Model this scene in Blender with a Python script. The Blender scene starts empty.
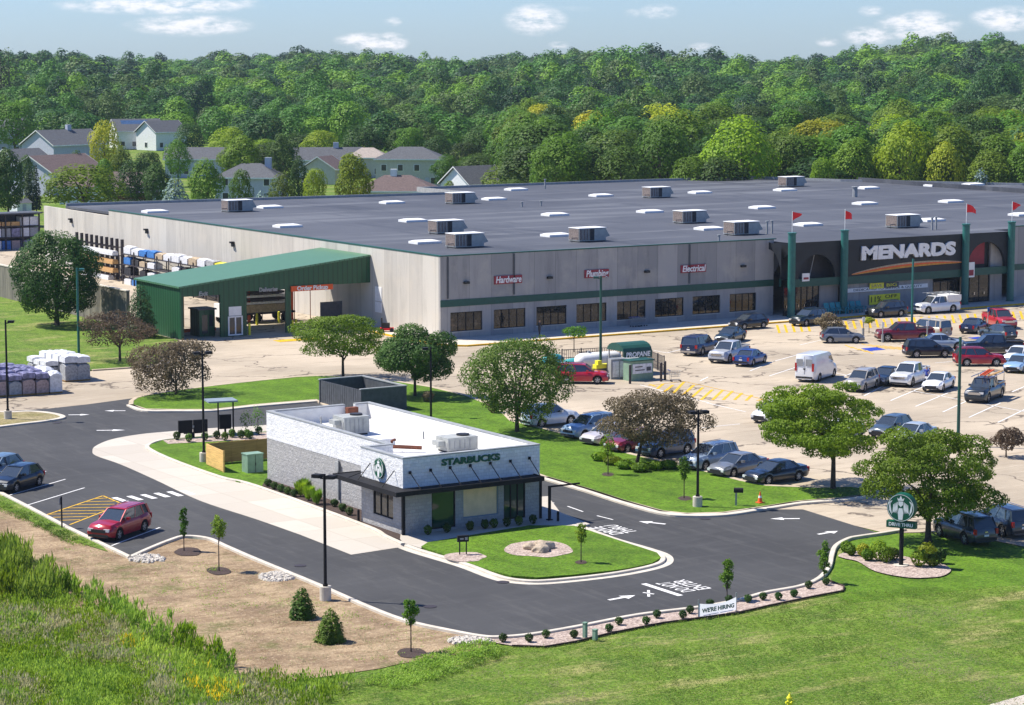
import bpy, bmesh, math, random
import numpy as np
from mathutils import Vector, Matrix, noise as mnoise
random.seed(7); RNG = np.random.default_rng(7)
scene = bpy.context.scene
COL = scene.collection
R = math.radians; PI = math.pi

# ------------------------------------------------------------------ survey
F = 2438.0; HZ = 50.0; CX, CY = 512.0, 352.5; H = 29.0
TH = math.atan((CY-HZ)/F); A = R(32.3)
def G(px, py, z=0.0):
    """where the sight line through a point of the photograph meets height z"""
    cx = (px-CX)/F; cy = -(py-CY)/F
    x = cx; y = math.cos(TH)+cy*math.sin(TH); zz = -math.sin(TH)+cy*math.cos(TH)
    t = (z-H)/zz; x *= t; y *= t
    return (x*math.cos(A)+y*math.sin(A), -x*math.sin(A)+y*math.cos(A))
def P(X, Y, Z):
    x = X*math.cos(A)-Y*math.sin(A); y = X*math.sin(A)+Y*math.cos(A); z = Z-H
    d = y*math.cos(TH)-z*math.sin(TH); u = y*math.sin(TH)+z*math.cos(TH)
    return (CX+F*x/d, CY-F*u/d)
def Xon(px, Y, z=0):
    lo, hi = -50., 900.
    for _ in range(50):
        m = (lo+hi)/2
        if P(m, Y, z)[0] < px: lo = m
        else: hi = m
    return lo
def Yon(px, X, z=0):
    lo, hi = 5., 900.
    for _ in range(50):
        m = (lo+hi)/2
        if P(X, m, z)[0] > px: lo = m
        else: hi = m
    return lo
def Zat(py, X, Y):
    lo, hi = -10., 60.
    for _ in range(50):
        m = (lo+hi)/2
        if P(X, Y, m)[1] > py: lo = m
        else: hi = m
    return lo
def at_depth(px, d):
    """ground point seen at column px, d metres out"""
    x = (px-CX)/F*d*1.0077; y = d
    return (x*math.cos(A)+y*math.sin(A), -x*math.sin(A)+y*math.cos(A))
def depth(X, Y): return X*math.sin(A)+Y*math.cos(A)
def lateral(X, Y): return X*math.cos(A)-Y*math.sin(A)

# ------------------------------------------------------------------ materials
MATS = {}
def srgb(h):
    h = h.lstrip('#'); v = [int(h[i:i+2], 16)/255 for i in (0, 2, 4)]
    return tuple((c/12.92 if c <= .04045 else ((c+.055)/1.055)**2.4) for c in v)
class NT:
    def __init__(s, name):
        s.m = bpy.data.materials.new(name); s.m.use_nodes = True
        s.t = s.m.node_tree; s.n = s.t.nodes; s.l = s.t.links
        s.b = s.n['Principled BSDF']; s.out = s.n['Material Output']
        s.tc = s.n.new('ShaderNodeTexCoord')
    def coord(s, kind='Object', scale=(1, 1, 1), rot=(0, 0, 0)):
        mp = s.n.new('ShaderNodeMapping'); mp.inputs['Scale'].default_value = scale
        mp.inputs['Rotation'].default_value = rot
        s.l.new(s.tc.outputs[kind], mp.inputs[0]); return mp.outputs[0]
    def noise(s, scale, detail=4, rough=.6, co=None, dist=0):
        x = s.n.new('ShaderNodeTexNoise'); x.inputs['Scale'].default_value = scale
        x.inputs['Detail'].default_value = detail; x.inputs['Roughness'].default_value = rough
        x.inputs['Distortion'].default_value = dist
        s.l.new(co if co else s.coord(), x.inputs['Vector']); return x.outputs['Fac']
    def ramp(s, fac, lo, hi):
        x = s.n.new('ShaderNodeMapRange'); x.interpolation_type = 'SMOOTHSTEP'
        x.inputs[1].default_value = lo; x.inputs[2].default_value = hi
        s.l.new(fac, x.inputs[0]); return x.outputs[0]
    def mix(s, fac, a, b, mode='MIX'):
        x = s.n.new('ShaderNodeMix'); x.data_type = 'RGBA'; x.blend_type = mode
        for i, v in ((0, fac), (6, a), (7, b)):
            if isinstance(v, (int, float)): x.inputs[i].default_value = v
            elif isinstance(v, tuple): x.inputs[i].default_value = (*v[:3], 1)
            else: s.l.new(v, x.inputs[i])
        return x.outputs[2]
    def math(s, op, a, b=0):
        x = s.n.new('ShaderNodeMath'); x.operation = op
        for i, v in ((0, a), (1, b)):
            if isinstance(v, (int, float)): x.inputs[i].default_value = v
            else: s.l.new(v, x.inputs[i])
        return x.outputs[0]
    def bump(s, h, strength=.3, dist=.05):
        x = s.n.new('ShaderNodeBump'); x.inputs['Strength'].default_value = strength
        x.inputs['Distance'].default_value = dist
        s.l.new(h, x.inputs['Height']); s.l.new(x.outputs[0], s.b.inputs['Normal'])
    def col(s, c):
        if isinstance(c, tuple): s.b.inputs['Base Color'].default_value = (*c[:3], 1)
        else: s.l.new(c, s.b.inputs['Base Color'])
    def set(s, rough=.7, metal=0, spec=.5):
        s.b.inputs['Roughness'].default_value = rough; s.b.inputs['Metallic'].default_value = metal
        s.b.inputs['Specular IOR Level'].default_value = spec
def M(name, c=(.5, .5, .5), rough=.7, metal=0, var=.18, scale=2.0, spec=.4, bump=0, bscale=20):
    """plain painted / cast surface with slight unevenness"""
    if name in MATS: return MATS[name]
    t = NT(name); t.set(rough, metal, spec)
    n = t.noise(scale, 5, .65)
    dk = tuple(v*(1-var) for v in c); lt = tuple(min(1, v*(1+var)) for v in c)
    t.col(t.mix(t.ramp(n, .3, .7), dk, lt))
    if bump: t.bump(t.noise(bscale, 4), bump, .03)
    MATS[name] = t.m; return t.m

def mk_materials():
    # weathered tan concrete-asphalt lot with cracks and stains
    t = NT('old_paving'); t.set(.85, 0, .3)
    c = t.mix(t.ramp(t.noise(.06, 5), .35, .65), srgb('#9c907e'), srgb('#b6a893'))
    c = t.mix(t.math('MULTIPLY', t.ramp(t.noise(.5, 7, .75, t.coord(scale=(.3, 1.8, 1))), .5, .72), .85), c, srgb('#8c7d6b'))
    c = t.mix(t.math('MULTIPLY', t.ramp(t.noise(.9, 6, .8, t.coord(scale=(.25, 2.2, 1), rot=(0, 0, .9))), .54, .7), .6), c, srgb('#cdbfaa'))
    c = t.mix(t.math('MULTIPLY', t.ramp(t.noise(3.5, 6, .75), .5, .8), .5), c, srgb('#8a7866'))
    v = t.n.new('ShaderNodeTexVoronoi'); v.feature = 'DISTANCE_TO_EDGE'; v.inputs['Scale'].default_value = .085
    mx = t.n.new('ShaderNodeMix'); mx.data_type = 'VECTOR'; mx.inputs[0].default_value = .12
    nz = t.n.new('ShaderNodeTexNoise'); nz.inputs['Scale'].default_value = .35; nz.inputs['Detail'].default_value = 6
    t.l.new(t.coord(), nz.inputs['Vector']); sc = t.n.new('ShaderNodeVectorMath'); sc.operation = 'SCALE'; sc.inputs[3].default_value = 60
    t.l.new(nz.outputs['Color'], sc.inputs[0]); t.l.new(t.coord(), mx.inputs[4]); t.l.new(sc.outputs[0], mx.inputs[5])
    t.l.new(mx.outputs[1], v.inputs['Vector'])
    crack = t.math('SUBTRACT', 1, t.ramp(v.outputs['Distance'], .006, .02))
    crack = t.math('MULTIPLY', crack, t.ramp(t.noise(.12, 3), .3, .45))
    c = t.mix(t.math('MULTIPLY', crack, .85), c, srgb('#5a5046'))
    t.col(c); MATS['old_paving'] = t.m
    # fresh asphalt
    t = NT('asphalt'); t.set(.82, 0, .35)
    c = t.mix(t.ramp(t.noise(.12, 5), .3, .7), (.030, .030, .031), (.048, .048, .049))
    c = t.mix(t.math('MULTIPLY', t.ramp(t.noise(.8, 5, .7, t.coord(scale=(.25, 1.5, 1), rot=(0, 0, .5))), .45, .75), .5), c, (.07, .069, .069))
    c = t.mix(t.math('MULTIPLY', t.noise(30, 3), .3), c, (.085, .085, .085))
    c = t.mix(t.math('MULTIPLY', t.ramp(t.noise(.35, 7, .8, t.coord(scale=(3, .35, 1), rot=(0, 0, -.2))), .5, .62), .45), c, (.085, .083, .08))
    c = t.mix(t.math('MULTIPLY', t.ramp(t.noise(1.7, 5, .8), .58, .72), .5), c, (.022, .022, .023))
    t.col(c); t.bump(t.noise(25, 3), .15, .01); MATS['asphalt'] = t.m
    # new concrete
    t = NT('new_concrete'); t.set(.8, 0, .3)
    br = t.n.new('ShaderNodeTexBrick'); br.inputs['Scale'].default_value = 1; br.offset = 0
    br.inputs['Brick Width'].default_value = 3.6; br.inputs['Row Height'].default_value = 3.6
    br.inputs['Mortar Size'].default_value = .03; br.inputs['Color1'].default_value = (*srgb('#bdb6aa'), 1)
    br.inputs['Color2'].default_value = (*srgb('#b2aa9e'), 1); br.inputs['Mortar'].default_value = (*srgb('#a39a8c'), 1)
    t.l.new(t.coord(), br.inputs['Vector'])
    c = t.mix(t.math('MULTIPLY', t.ramp(t.noise(.7, 6, .7), .4, .8), .35), br.outputs['Color'], srgb('#b0a695'))
    t.col(c); MATS['new_concrete'] = t.m
    M('curb_concrete', srgb('#c2baac'), .85, var=.12, scale=1.2)
    M('old_curb', srgb('#b3a48e'), .85, var=.15, scale=1.2)
    M('yellow_paint', srgb('#d6a819'), .6, var=.2, scale=3)
    M('white_paint', (.72, .71, .69), .6, var=.16, scale=5)
    # grasses
    def grass(name, a, b, dry, amt, lo=.5, hi=.7, stripe=True):
        t = NT(name); t.set(.9, 0, .15)
        c = t.mix(t.ramp(t.noise(.35, 6, .65), .32, .68), a, b)
        if stripe: c = t.mix(t.math('MULTIPLY', t.ramp(t.noise(.12, 2, .5, t.coord(scale=(5, .8, 1), rot=(0, 0, .3))), .42, .6), .35), c, tuple(v*1.35 for v in b))
        d = t.math('MULTIPLY', t.ramp(t.noise(.22, 8, .75, t.coord(scale=(.5, 1.5, 1), rot=(0, 0, .65))), lo, hi), amt)
        c = t.mix(d, c, dry)
        c = t.mix(t.math('MULTIPLY', t.ramp(t.noise(1.3, 6, .75), .45, .7), .45), c, tuple(v*.5 for v in a))
        c = t.mix(t.math('MULTIPLY', t.ramp(t.noise(4.5, 5, .8), .44, .6), .6), c, tuple(v*.35 for v in a))
        c = t.mix(t.math('MULTIPLY', t.ramp(t.noise(7.5, 4, .8), .5, .64), .6), c, tuple(v*.5+w*.6 for v, w in zip(b, dry)))
        t.col(c); t.bump(t.noise(9, 5, .7), .6, .08); MATS[name] = t.m
    grass('lawn_grass', (.060, .135, .008), (.115, .225, .014), (.20, .20, .06), .45, .55, .8)
    grass('field_grass', (.060, .135, .010), (.13, .22, .020), (.38, .34, .14), .85, .5, .65)
    grass('dry_grass', (.17, .16, .05), (.26, .22, .09), (.40, .33, .20), .8, .4, .6)
    # bare earth
    t = NT('bare_soil'); t.set(.95, 0, .15)
    c = t.mix(t.ramp(t.noise(.3, 6, .7), .35, .65), srgb('#84705a'), srgb('#b09a7c'))
    c = t.mix(t.math('MULTIPLY', t.ramp(t.noise(1.1, 8, .75, t.coord(scale=(.35, 1.6, 1), rot=(0, 0, .75))), .47, .66), .75), c, srgb('#7a644a'))
    c = t.mix(t.math('MULTIPLY', t.ramp(t.noise(.22, 7, .75), .54, .66), .75), c, (.13, .14, .045))
    c = t.mix(t.math('MULTIPLY', t.ramp(t.noise(8, 4, .7), .5, .68), .6), c, srgb('#5e4a35'))
    c = t.mix(t.math('MULTIPLY', t.ramp(t.noise(3.1, 7, .8), .54, .66), .6), c, srgb('#d8c3a2'))
    t.col(c); t.bump(t.noise(4, 7, .7), .9, .15); MATS['bare_soil'] = t.m
    t = NT('gravel'); t.set(.9, 0, .3)
    v = t.n.new('ShaderNodeTexVoronoi'); v.inputs['Scale'].default_value = 8; t.l.new(t.coord(), v.inputs['Vector'])
    hs = t.n.new('ShaderNodeSeparateColor'); t.l.new(v.outputs['Color'], hs.inputs[0])
    c = t.mix(hs.outputs[0], srgb('#84736a'), srgb('#bfaea2')); t.col(c); t.bump(v.outputs['Distance'], .8, .05); MATS['gravel'] = t.m
    M('mulch', (.055, .035, .028), .95, var=.4, scale=12, bump=.8, bscale=25)
    M('white_rock', (.50, .46, .40), .8, var=.3, scale=9, bump=.8, bscale=12)
    M('boulder', (.42, .34, .25), .85, var=.3, scale=3, bump=.8, bscale=6)
    # precast panels
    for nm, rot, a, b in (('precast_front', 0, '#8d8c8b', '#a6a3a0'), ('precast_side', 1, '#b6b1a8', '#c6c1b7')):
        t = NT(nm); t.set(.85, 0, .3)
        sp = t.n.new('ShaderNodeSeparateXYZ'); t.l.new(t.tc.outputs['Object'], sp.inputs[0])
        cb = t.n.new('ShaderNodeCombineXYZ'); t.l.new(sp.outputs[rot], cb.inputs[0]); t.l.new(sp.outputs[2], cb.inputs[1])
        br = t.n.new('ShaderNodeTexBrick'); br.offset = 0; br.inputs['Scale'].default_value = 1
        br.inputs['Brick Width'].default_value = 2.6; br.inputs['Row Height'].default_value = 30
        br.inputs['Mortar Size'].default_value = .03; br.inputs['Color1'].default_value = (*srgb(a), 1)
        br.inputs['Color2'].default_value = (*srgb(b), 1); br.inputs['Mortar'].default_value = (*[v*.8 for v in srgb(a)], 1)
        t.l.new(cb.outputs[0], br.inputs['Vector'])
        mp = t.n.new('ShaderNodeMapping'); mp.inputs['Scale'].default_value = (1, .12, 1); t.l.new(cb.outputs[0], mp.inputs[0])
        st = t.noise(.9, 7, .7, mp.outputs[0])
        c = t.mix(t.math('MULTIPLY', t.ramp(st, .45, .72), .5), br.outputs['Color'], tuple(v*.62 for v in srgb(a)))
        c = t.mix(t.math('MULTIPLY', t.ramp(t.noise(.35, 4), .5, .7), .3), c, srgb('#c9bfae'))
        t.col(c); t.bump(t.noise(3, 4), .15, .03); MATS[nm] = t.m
    # stained freestanding wall
    t = NT('stained_concrete'); t.set(.9, 0, .2)
    st = t.noise(.8, 7, .75, t.coord(scale=(1, 1, .1)))
    c = t.mix(t.ramp(st, .35, .68), srgb('#8b8578'), srgb('#54524c'))
    t.col(c); MATS['stained_concrete'] = t.m
    # membrane roof
    t = NT('roof_membrane'); t.set(.75, 0, .3)
    c = t.mix(t.ramp(t.noise(.05, 5), .3, .7), (.058, .063, .078), (.082, .088, .105))
    c = t.mix(t.math('MULTIPLY', t.ramp(t.noise(.1, 5, .6, t.coord(scale=(.25, 2.2, 1))), .5, .66), .36), c, (.20, .21, .225))
    c = t.mix(t.math('MULTIPLY', t.ramp(t.noise(.07, 7, .75, t.coord(scale=(3, .6, 1))), .5, .68), .7), c, (.035, .040, .055))
    w = t.n.new('ShaderNodeTexBrick'); w.offset = .5; w.inputs['Brick Width'].default_value = 18; w.inputs['Row Height'].default_value = 3.1
    w.inputs['Mortar Size'].default_value = .04; w.inputs['Scale'].default_value = 1; t.l.new(t.coord(), w.inputs['Vector'])
    c = t.mix(t.math('MULTIPLY', w.outputs['Fac'], .35), c, (.13, .14, .15))
    t.col(c); MATS['roof_membrane'] = t.m
    # split-face block
    for nm, a in (('white_block', (.86, .86, .86)), ('grey_block', (.43, .42, .41))):
        t = NT(nm); t.set(.85, 0, .25)
        sp = t.n.new('ShaderNodeSeparateXYZ'); t.l.new(t.tc.outputs['Object'], sp.inputs[0])
        cb = t.n.new('ShaderNodeCombineXYZ'); t.l.new(t.math('ADD', sp.outputs[0], sp.outputs[1]), cb.inputs[0]); t.l.new(sp.outputs[2], cb.inputs[1])
        br = t.n.new('ShaderNodeTexBrick'); br.inputs['Scale'].default_value = 1
        br.inputs['Brick Width'].default_value = .4; br.inputs['Row Height'].default_value = .2; br.inputs['Mortar Size'].default_value = .012
        br.inputs['Color1'].default_value = (*a, 1); br.inputs['Color2'].default_value = (*[v*.82 for v in a], 1); br.inputs['Mortar'].default_value = (*[v*.7 for v in a], 1)
        t.l.new(cb.outputs[0], br.inputs['Vector'])
        t.col(t.mix(t.math('MULTIPLY', t.ramp(t.noise(3, 5, .7), .4, .7), .35), br.outputs['Color'], tuple(v*.75 for v in a)))
        t.bump(t.noise(4.5, 5, .75), .8, .14); MATS[nm] = t.m
    # ribbed metal
    for nm, c0 in (('green_ribbed', (.012, .070, .030)), ('green_roof_metal', (.075, .18, .10))):
        t = NT(nm); t.set(.45, .1, .5)
        w = t.n.new('ShaderNodeTexWave'); w.inputs['Scale'].default_value = 1.1; w.bands_direction = 'DIAGONAL'
        t.l.new(t.coord(scale=(1, 1, 0)), w.inputs['Vector'])
        t.col(t.mix(t.ramp(w.outputs['Fac'], .8, .98), t.mix(t.noise(.6), c0, tuple(v*1.3 for v in c0)), tuple(v*.65 for v in c0))); t.bump(w.outputs['Fac'], .4, .04); MATS[nm] = t.m
    M('green_paint', (.014, .075, .055), .5, var=.12)
    M('teal_paint', (.02, .13, .11), .45, var=.12)
    M('black_metal', (.010, .010, .012), .7, var=.2, spec=.25)
    M('dark_fascia', (.010, .013, .018), .55, var=.25, scale=.6)
    M('dark_grey', (.075, .08, .09), .6, var=.2)
    M('grey_metal', (.30, .31, .31), .5, var=.15)
    M('unit_metal', (.36, .37, .35), .5, var=.12)
    M('unit_brown', (.20, .16, .14), .7, var=.3, scale=6)
    M('unit_dark', (.02, .02, .025), .6, var=.2)
    M('slate_blue', (.20, .25, .29), .6, var=.15)
    M('white_plain', (.78, .78, .77), .5, var=.06)
    M('roof_white', (.75, .74, .71), .6, var=.08, scale=.7)
    M('cream_panel', (.75, .56, .34), .8, var=.08)
    M('orange_paint', (.70, .10, .015), .5, var=.1)
    M('red_cloth', (.72, .015, .02), .7, var=.15)
    M('sign_red', (.28, .03, .045), .6, var=.1)
    M('sign_yellow', (.78, .72, .03), .5, var=.05)
    M('logo_green', (.0, .085, .045), .45, var=.05)
    M('transformer_green', (.20, .31, .22), .5, var=.12)
    M('rust', (.16, .05, .025), .8, var=.3)
    M('bark', (.07, .05, .038), .9, var=.35, scale=6)
    M('tire_rubber', (.012, .012, .012), .85, var=.2)
    M('rim_alloy', (.42, .43, .45), .35, .7, var=.05)
    M('black_plastic', (.018, .018, .02), .6, var=.1)
    M('chrome', (.5, .5, .52), .2, 1, var=.05)
    M('tail_red', (.4, .008, .012), .25, var=.05)
    M('amber_box', (.55, .25, .03), .6, var=.2)
    M('lamp_lens', (.62, .64, .66), .15, var=.05, spec=.8)
    M('blue_wrap', (.03, .16, .45), .45, var=.25, scale=3)
    M('white_wrap', (.66, .67, .69), .4, var=.18, scale=4, bump=.6, bscale=3)
    M('tan_stock', (.42, .33, .22), .8, var=.2, scale=4)
    M('lumber', (.50, .30, .12), .8, var=.2, scale=5)
    M('steel_dark', (.035, .028, .032), .6, var=.2)
    M('pink_stone', (.40, .30, .28), .8, var=.3, scale=6)
    M('grey_stone', (.33, .34, .35), .8, var=.3, scale=6)
    M('purple_wrap', (.20, .19, .30), .4, var=.6, scale=2.2, bump=.8, bscale=3)
    M('skin', (.42, .24, .16), .6, var=.05); M('hair', (.02, .013, .01), .7, var=.1)
    M('navy_cloth', (.02, .03, .06), .8, var=.1); M('blue_cloth', (.05, .08, .35), .8, var=.1)
    M('house_white', (.78, .80, .82), .7, var=.08); M('house_blue', (.46, .48, .58), .7, var=.08)
    M('house_beige', (.52, .50, .45), .7, var=.08)
    M('shingle_grey', (.085, .09, .10), .85, var=.25, scale=3); M('shingle_brown', (.12, .085, .08), .85, var=.25, scale=3)
    M('shingle_tan', (.34, .29, .25), .85, var=.2, scale=3); M('solar_blue', (.05, .10, .20), .2, var=.2, spec=.8)
    M('cone_orange', (.75, .12, .02), .5, var=.1)
    M('haze_blue', (.02, .05, .40), .4, var=.2)
    # glass
    for nm, c0, r in (('car_glass', (.035, .045, .055), .04), ('shop_glass', (.030, .026, .020), .05), ('green_glass', (.015, .055, .03), .05), ('house_glass', (.03, .04, .05), .1)):
        t = NT(nm); t.b.inputs['IOR'].default_value = 1.85 if nm == 'car_glass' else 1.5; t.set(r, 0, .6 if nm == 'car_glass' else .55); t.col(c0 if nm != 'shop_glass' else t.mix(t.ramp(t.noise(1.6, 5, .8), .5, .7), (.012, .012, .012), (.16, .11, .07))); MATS[nm] = t.m
    # car paint takes its colour from the object
    t = NT('car_paint'); t.set(.28, .15, .6)
    oi = t.n.new('ShaderNodeObjectInfo'); t.l.new(t.mix(t.math('MULTIPLY', t.ramp(t.noise(1.5, 5), .45, .8), .12), oi.outputs['Color'], (.25, .22, .18)), t.b.inputs['Base Color'])
    t.b.inputs['Coat Weight'].default_value = .6; t.b.inputs['Coat Roughness'].default_value = .06; MATS['car_paint'] = t.m
    # wood fence
    for nm, c0 in (('light_wood', srgb('#d0aa66')), ('brown_wood', srgb('#a8864f'))):
        t = NT(nm); t.set(.8, 0, .3)
        st = t.noise(1.5, 5, .6, t.coord(scale=(.6, .6, 9)))
        t.col(t.mix(t.ramp(st, .3, .7), tuple(v*.75 for v in c0), tuple(v*1.15 for v in c0))); MATS[nm] = t.m
def leaf_mat(name, a, b, c=None, trans=.25):
    t = NT(name); t.set(.6, 0, .25)
    n1 = t.noise(.6, 4, .6)
    oi = t.n.new('ShaderNodeObjectInfo')
    col = t.mix(t.ramp(n1, .35, .65), a, b)
    col = t.mix(t.math('MULTIPLY', t.ramp(t.noise(5, 2, .5), .5, .8), .5), col, c if c else tuple(v*1.5 for v in b))
    r = oi.outputs['Random']
    hs = t.n.new('ShaderNodeHueSaturation'); t.l.new(col, hs.inputs['Color'])
    t.l.new(t.math('ADD', t.math('MULTIPLY', r, .045), .478), hs.inputs['Hue'])
    t.l.new(t.math('ADD', t.math('MULTIPLY', t.math('FRACT', t.math('MULTIPLY', r, 7.3)), .65), .68), hs.inputs['Value'])
    t.l.new(hs.outputs[0], t.b.inputs['Base Color'])
    tr = t.n.new('ShaderNodeBsdfTranslucent'); t.l.new(hs.outputs[0], tr.inputs['Color'])
    ms = t.n.new('ShaderNodeMixShader'); ms.inputs[0].default_value = trans
    t.l.new(t.b.outputs[0], ms.inputs[1]); t.l.new(tr.outputs[0], ms.inputs[2]); t.l.new(ms.outputs[0], t.out.inputs[0])
    MATS[name] = t.m; return t.m
mk_materials()
leaf_mat('leaf_dark', (.032, .080, .012), (.065, .13, .018), trans=.35)
leaf_mat('leaf_mid', (.075, .155, .008), (.135, .235, .016), trans=.4)
leaf_mat('leaf_bright', (.14, .25, .008), (.24, .36, .020), trans=.45)
leaf_mat('leaf_yellow', (.28, .32, .010), (.46, .46, .03), trans=.4)
leaf_mat('leaf_olive', (.070, .14, .014), (.125, .22, .026), trans=.4)
leaf_mat('leaf_oak', (.065, .14, .014), (.12, .22, .028), (.28, .33, .10), trans=.4)
leaf_mat('leaf_spruce', (.028, .06, .018), (.055, .10, .028))
leaf_mat('leaf_bluespruce', (.12, .19, .16), (.20, .29, .26))
leaf_mat('leaf_purple', (.125, .092, .052), (.19, .15, .085), (.28, .22, .16), trans=.4)
leaf_mat('leaf_weed', (.19, .34, .03), (.31, .48, .06), (.48, .54, .16), trans=.5)
leaf_mat('weed_straw', (.33, .34, .15), (.46, .44, .24), trans=.5)
leaf_mat('flower_yellow', (.75, .60, .02), (.85, .70, .02), trans=.4)
def m(n): return MATS[n]

# ------------------------------------------------------------------ mesh tools
class MB:
    def __init__(s): s.v = []; s.f = []; s.mi = []
    def add(s, vs, fs, mi=0):
        o = len(s.v); s.v += [tuple(v) for v in vs]
        s.f += [tuple(i+o for i in f) for f in fs]; s.mi += [mi]*len(fs); return s
    def box(s, x0, x1, y0, y1, z0, z1, mi=0):
        if x0 > x1: x0, x1 = x1, x0
        if y0 > y1: y0, y1 = y1, y0
        return s.add([(x0, y0, z0), (x1, y0, z0), (x1, y1, z0), (x0, y1, z0), (x0, y0, z1), (x1, y0, z1), (x1, y1, z1), (x0, y1, z1)],
                     [(0, 3, 2, 1), (4, 5, 6, 7), (0, 1, 5, 4), (1, 2, 6, 5), (2, 3, 7, 6), (3, 0, 4, 7)], mi)
    def cyl(s, c, r, z0, z1, n=12, r2=None, mi=0):
        r2 = r if r2 is None else r2
        vs = [(c[0]+r*math.cos(2*PI*i/n), c[1]+r*math.sin(2*PI*i/n), z0) for i in range(n)] + \
             [(c[0]+r2*math.cos(2*PI*i/n), c[1]+r2*math.sin(2*PI*i/n), z1) for i in range(n)]
        fs = [(i, (i+1) % n, n+(i+1) % n, n+i) for i in range(n)] + [tuple(range(n-1, -1, -1)), tuple(range(n, 2*n))]
        return s.add(vs, fs, mi)
    def tube(s, pts, rs, n=6, mi=0):
        pts = [Vector(p) for p in pts]
        if not isinstance(rs, (list, tuple)): rs = [rs]*len(pts)
        vs = []
        for i, p in enumerate(pts):
            d = (pts[min(i+1, len(pts)-1)]-pts[max(i-1, 0)]).normalized()
            u = d.cross(Vector((0, 0, 1)));
            if u.length < .05: u = d.cross(Vector((1, 0, 0)))
            u.normalize(); w = d.cross(u).normalized()
            for k in range(n):
                a = 2*PI*k/n; vs.append(p+u*rs[i]*math.cos(a)+w*rs[i]*math.sin(a))
        fs = []
        for i in range(len(pts)-1):
            for k in range(n): fs.append((i*n+k, i*n+(k+1) % n, (i+1)*n+(k+1) % n, (i+1)*n+k))
        fs += [tuple(range(n-1, -1, -1)), tuple(range((len(pts)-1)*n, len(pts)*n))]
        return s.add(vs, fs, mi)
    def prism(s, pts, z0, z1, mi=0):
        n = len(pts)
        ar = sum(pts[i][0]*pts[(i+1) % n][1]-pts[(i+1) % n][0]*pts[i][1] for i in range(n))
        if ar < 0: pts = pts[::-1]
        vs = [(p[0], p[1], z0) for p in pts]+[(p[0], p[1], z1) for p in pts]
        return s.add(vs, [(i, (i+1) % n, n+(i+1) % n, n+i) for i in range(n)]+[tuple(range(n-1, -1, -1)), tuple(range(n, 2*n))], mi)
    def quad(s, *p, mi=0): return s.add(p, [tuple(range(len(p)))], mi)
    def build(s, name, mats, parent=None, smooth=False, loc=None):
        me = bpy.data.meshes.new(name); me.from_pydata(s.v, [], s.f)
        if not isinstance(mats, (list, tuple)): mats = [mats]
        for k in mats: me.materials.append(MATS[k] if isinstance(k, str) else k)
        me.polygons.foreach_set('material_index', s.mi)
        if smooth: me.polygons.foreach_set('use_smooth', [True]*len(s.f))
        me.update(); o = bpy.data.objects.new(name, me); COL.objects.link(o)
        if parent: o.parent = parent
        if loc is not None: o.location = loc
        return o
def tag(o, label=None, cat=None, group=None, kind=None):
    if label: o['label'] = label
    if cat: o['category'] = cat
    if group: o['group'] = group
    if kind: o['kind'] = kind
    return o
def empty(name, loc, rz=0, label=None, cat=None, group=None):
    o = bpy.data.objects.new(name, None); COL.objects.link(o); o.empty_display_size = .3
    o.location = (loc[0], loc[1], loc[2] if len(loc) > 2 else 0); o.rotation_euler = (0, 0, rz)
    return tag(o, label, cat, group)
CH = {}
def copy_tree(o, parent=None):
    c = o.copy(); COL.objects.link(c)
    if parent: c.parent = parent
    for ch in list(o.children): copy_tree(ch, c)
    return c
def struct(mb, name, mat): return tag(mb.build(name, mat), kind='structure')
def quads_obj(name, Q, mat, parent=None, mis=None):
    n, k = Q.shape[0], Q.shape[1]
    me = bpy.data.meshes.new(name); me.vertices.add(n*k); me.vertices.foreach_set('co', Q.reshape(-1).astype(np.float32))
    me.loops.add(n*k); me.loops.foreach_set('vertex_index', np.arange(n*k, dtype=np.int32))
    me.polygons.add(n); me.polygons.foreach_set('loop_start', np.arange(0, n*k, k, dtype=np.int32))
    for k_ in (mat if isinstance(mat, (list, tuple)) else [mat]): me.materials.append(MATS[k_])
    if mis is not None: me.polygons.foreach_set('material_index', mis.astype(np.int32))
    me.update(calc_edges=True); me.validate()
    o = bpy.data.objects.new(name, me); COL.objects.link(o)
    if parent: o.parent = parent
    return o
def text_mb(txt, size, ext=.03, bold=0, shear=0, align='CENTER'):
    """lettering as mesh data lying in the XY plane"""
    cu = bpy.data.curves.new('lettering', 'FONT'); cu.body = txt; cu.size = size; cu.extrude = ext
    cu.offset = bold; cu.shear = shear; cu.align_x = align; cu.align_y = 'CENTER'; cu.resolution_u = 3
    ob = bpy.data.objects.new('tmp', cu); COL.objects.link(ob)
    bpy.context.view_layer.update()
    me = bpy.data.meshes.new_from_object(ob.evaluated_get(bpy.context.evaluated_depsgraph_get()))
    bpy.data.objects.remove(ob); return me
def text_obj(name, txt, size, mat, M4, parent=None, ext=.03, bold=0, shear=0, width=None):
    me = text_mb(txt, size, ext, bold, shear)
    if width:
        xs = [v.co.x for v in me.vertices]; k = width/(max(xs)-min(xs)); me.transform(Matrix.Diagonal((k, 1, 1, 1)))
    me.materials.clear(); me.materials.append(MATS[mat])
    me.transform(M4); o = bpy.data.objects.new(name, me); COL.objects.link(o)
    if parent: o.parent = parent
    return o
def facing_front(x, y, z): return Matrix.Translation((x, y, z)) @ Matrix.Rotation(PI/2, 4, 'X')          # reads from -Y
def facing_side(x, y, z): return Matrix.Translation((x, y, z)) @ Matrix.Rotation(-PI/2, 4, 'Z') @ Matrix.Rotation(PI/2, 4, 'X')  # reads from -X
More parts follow.
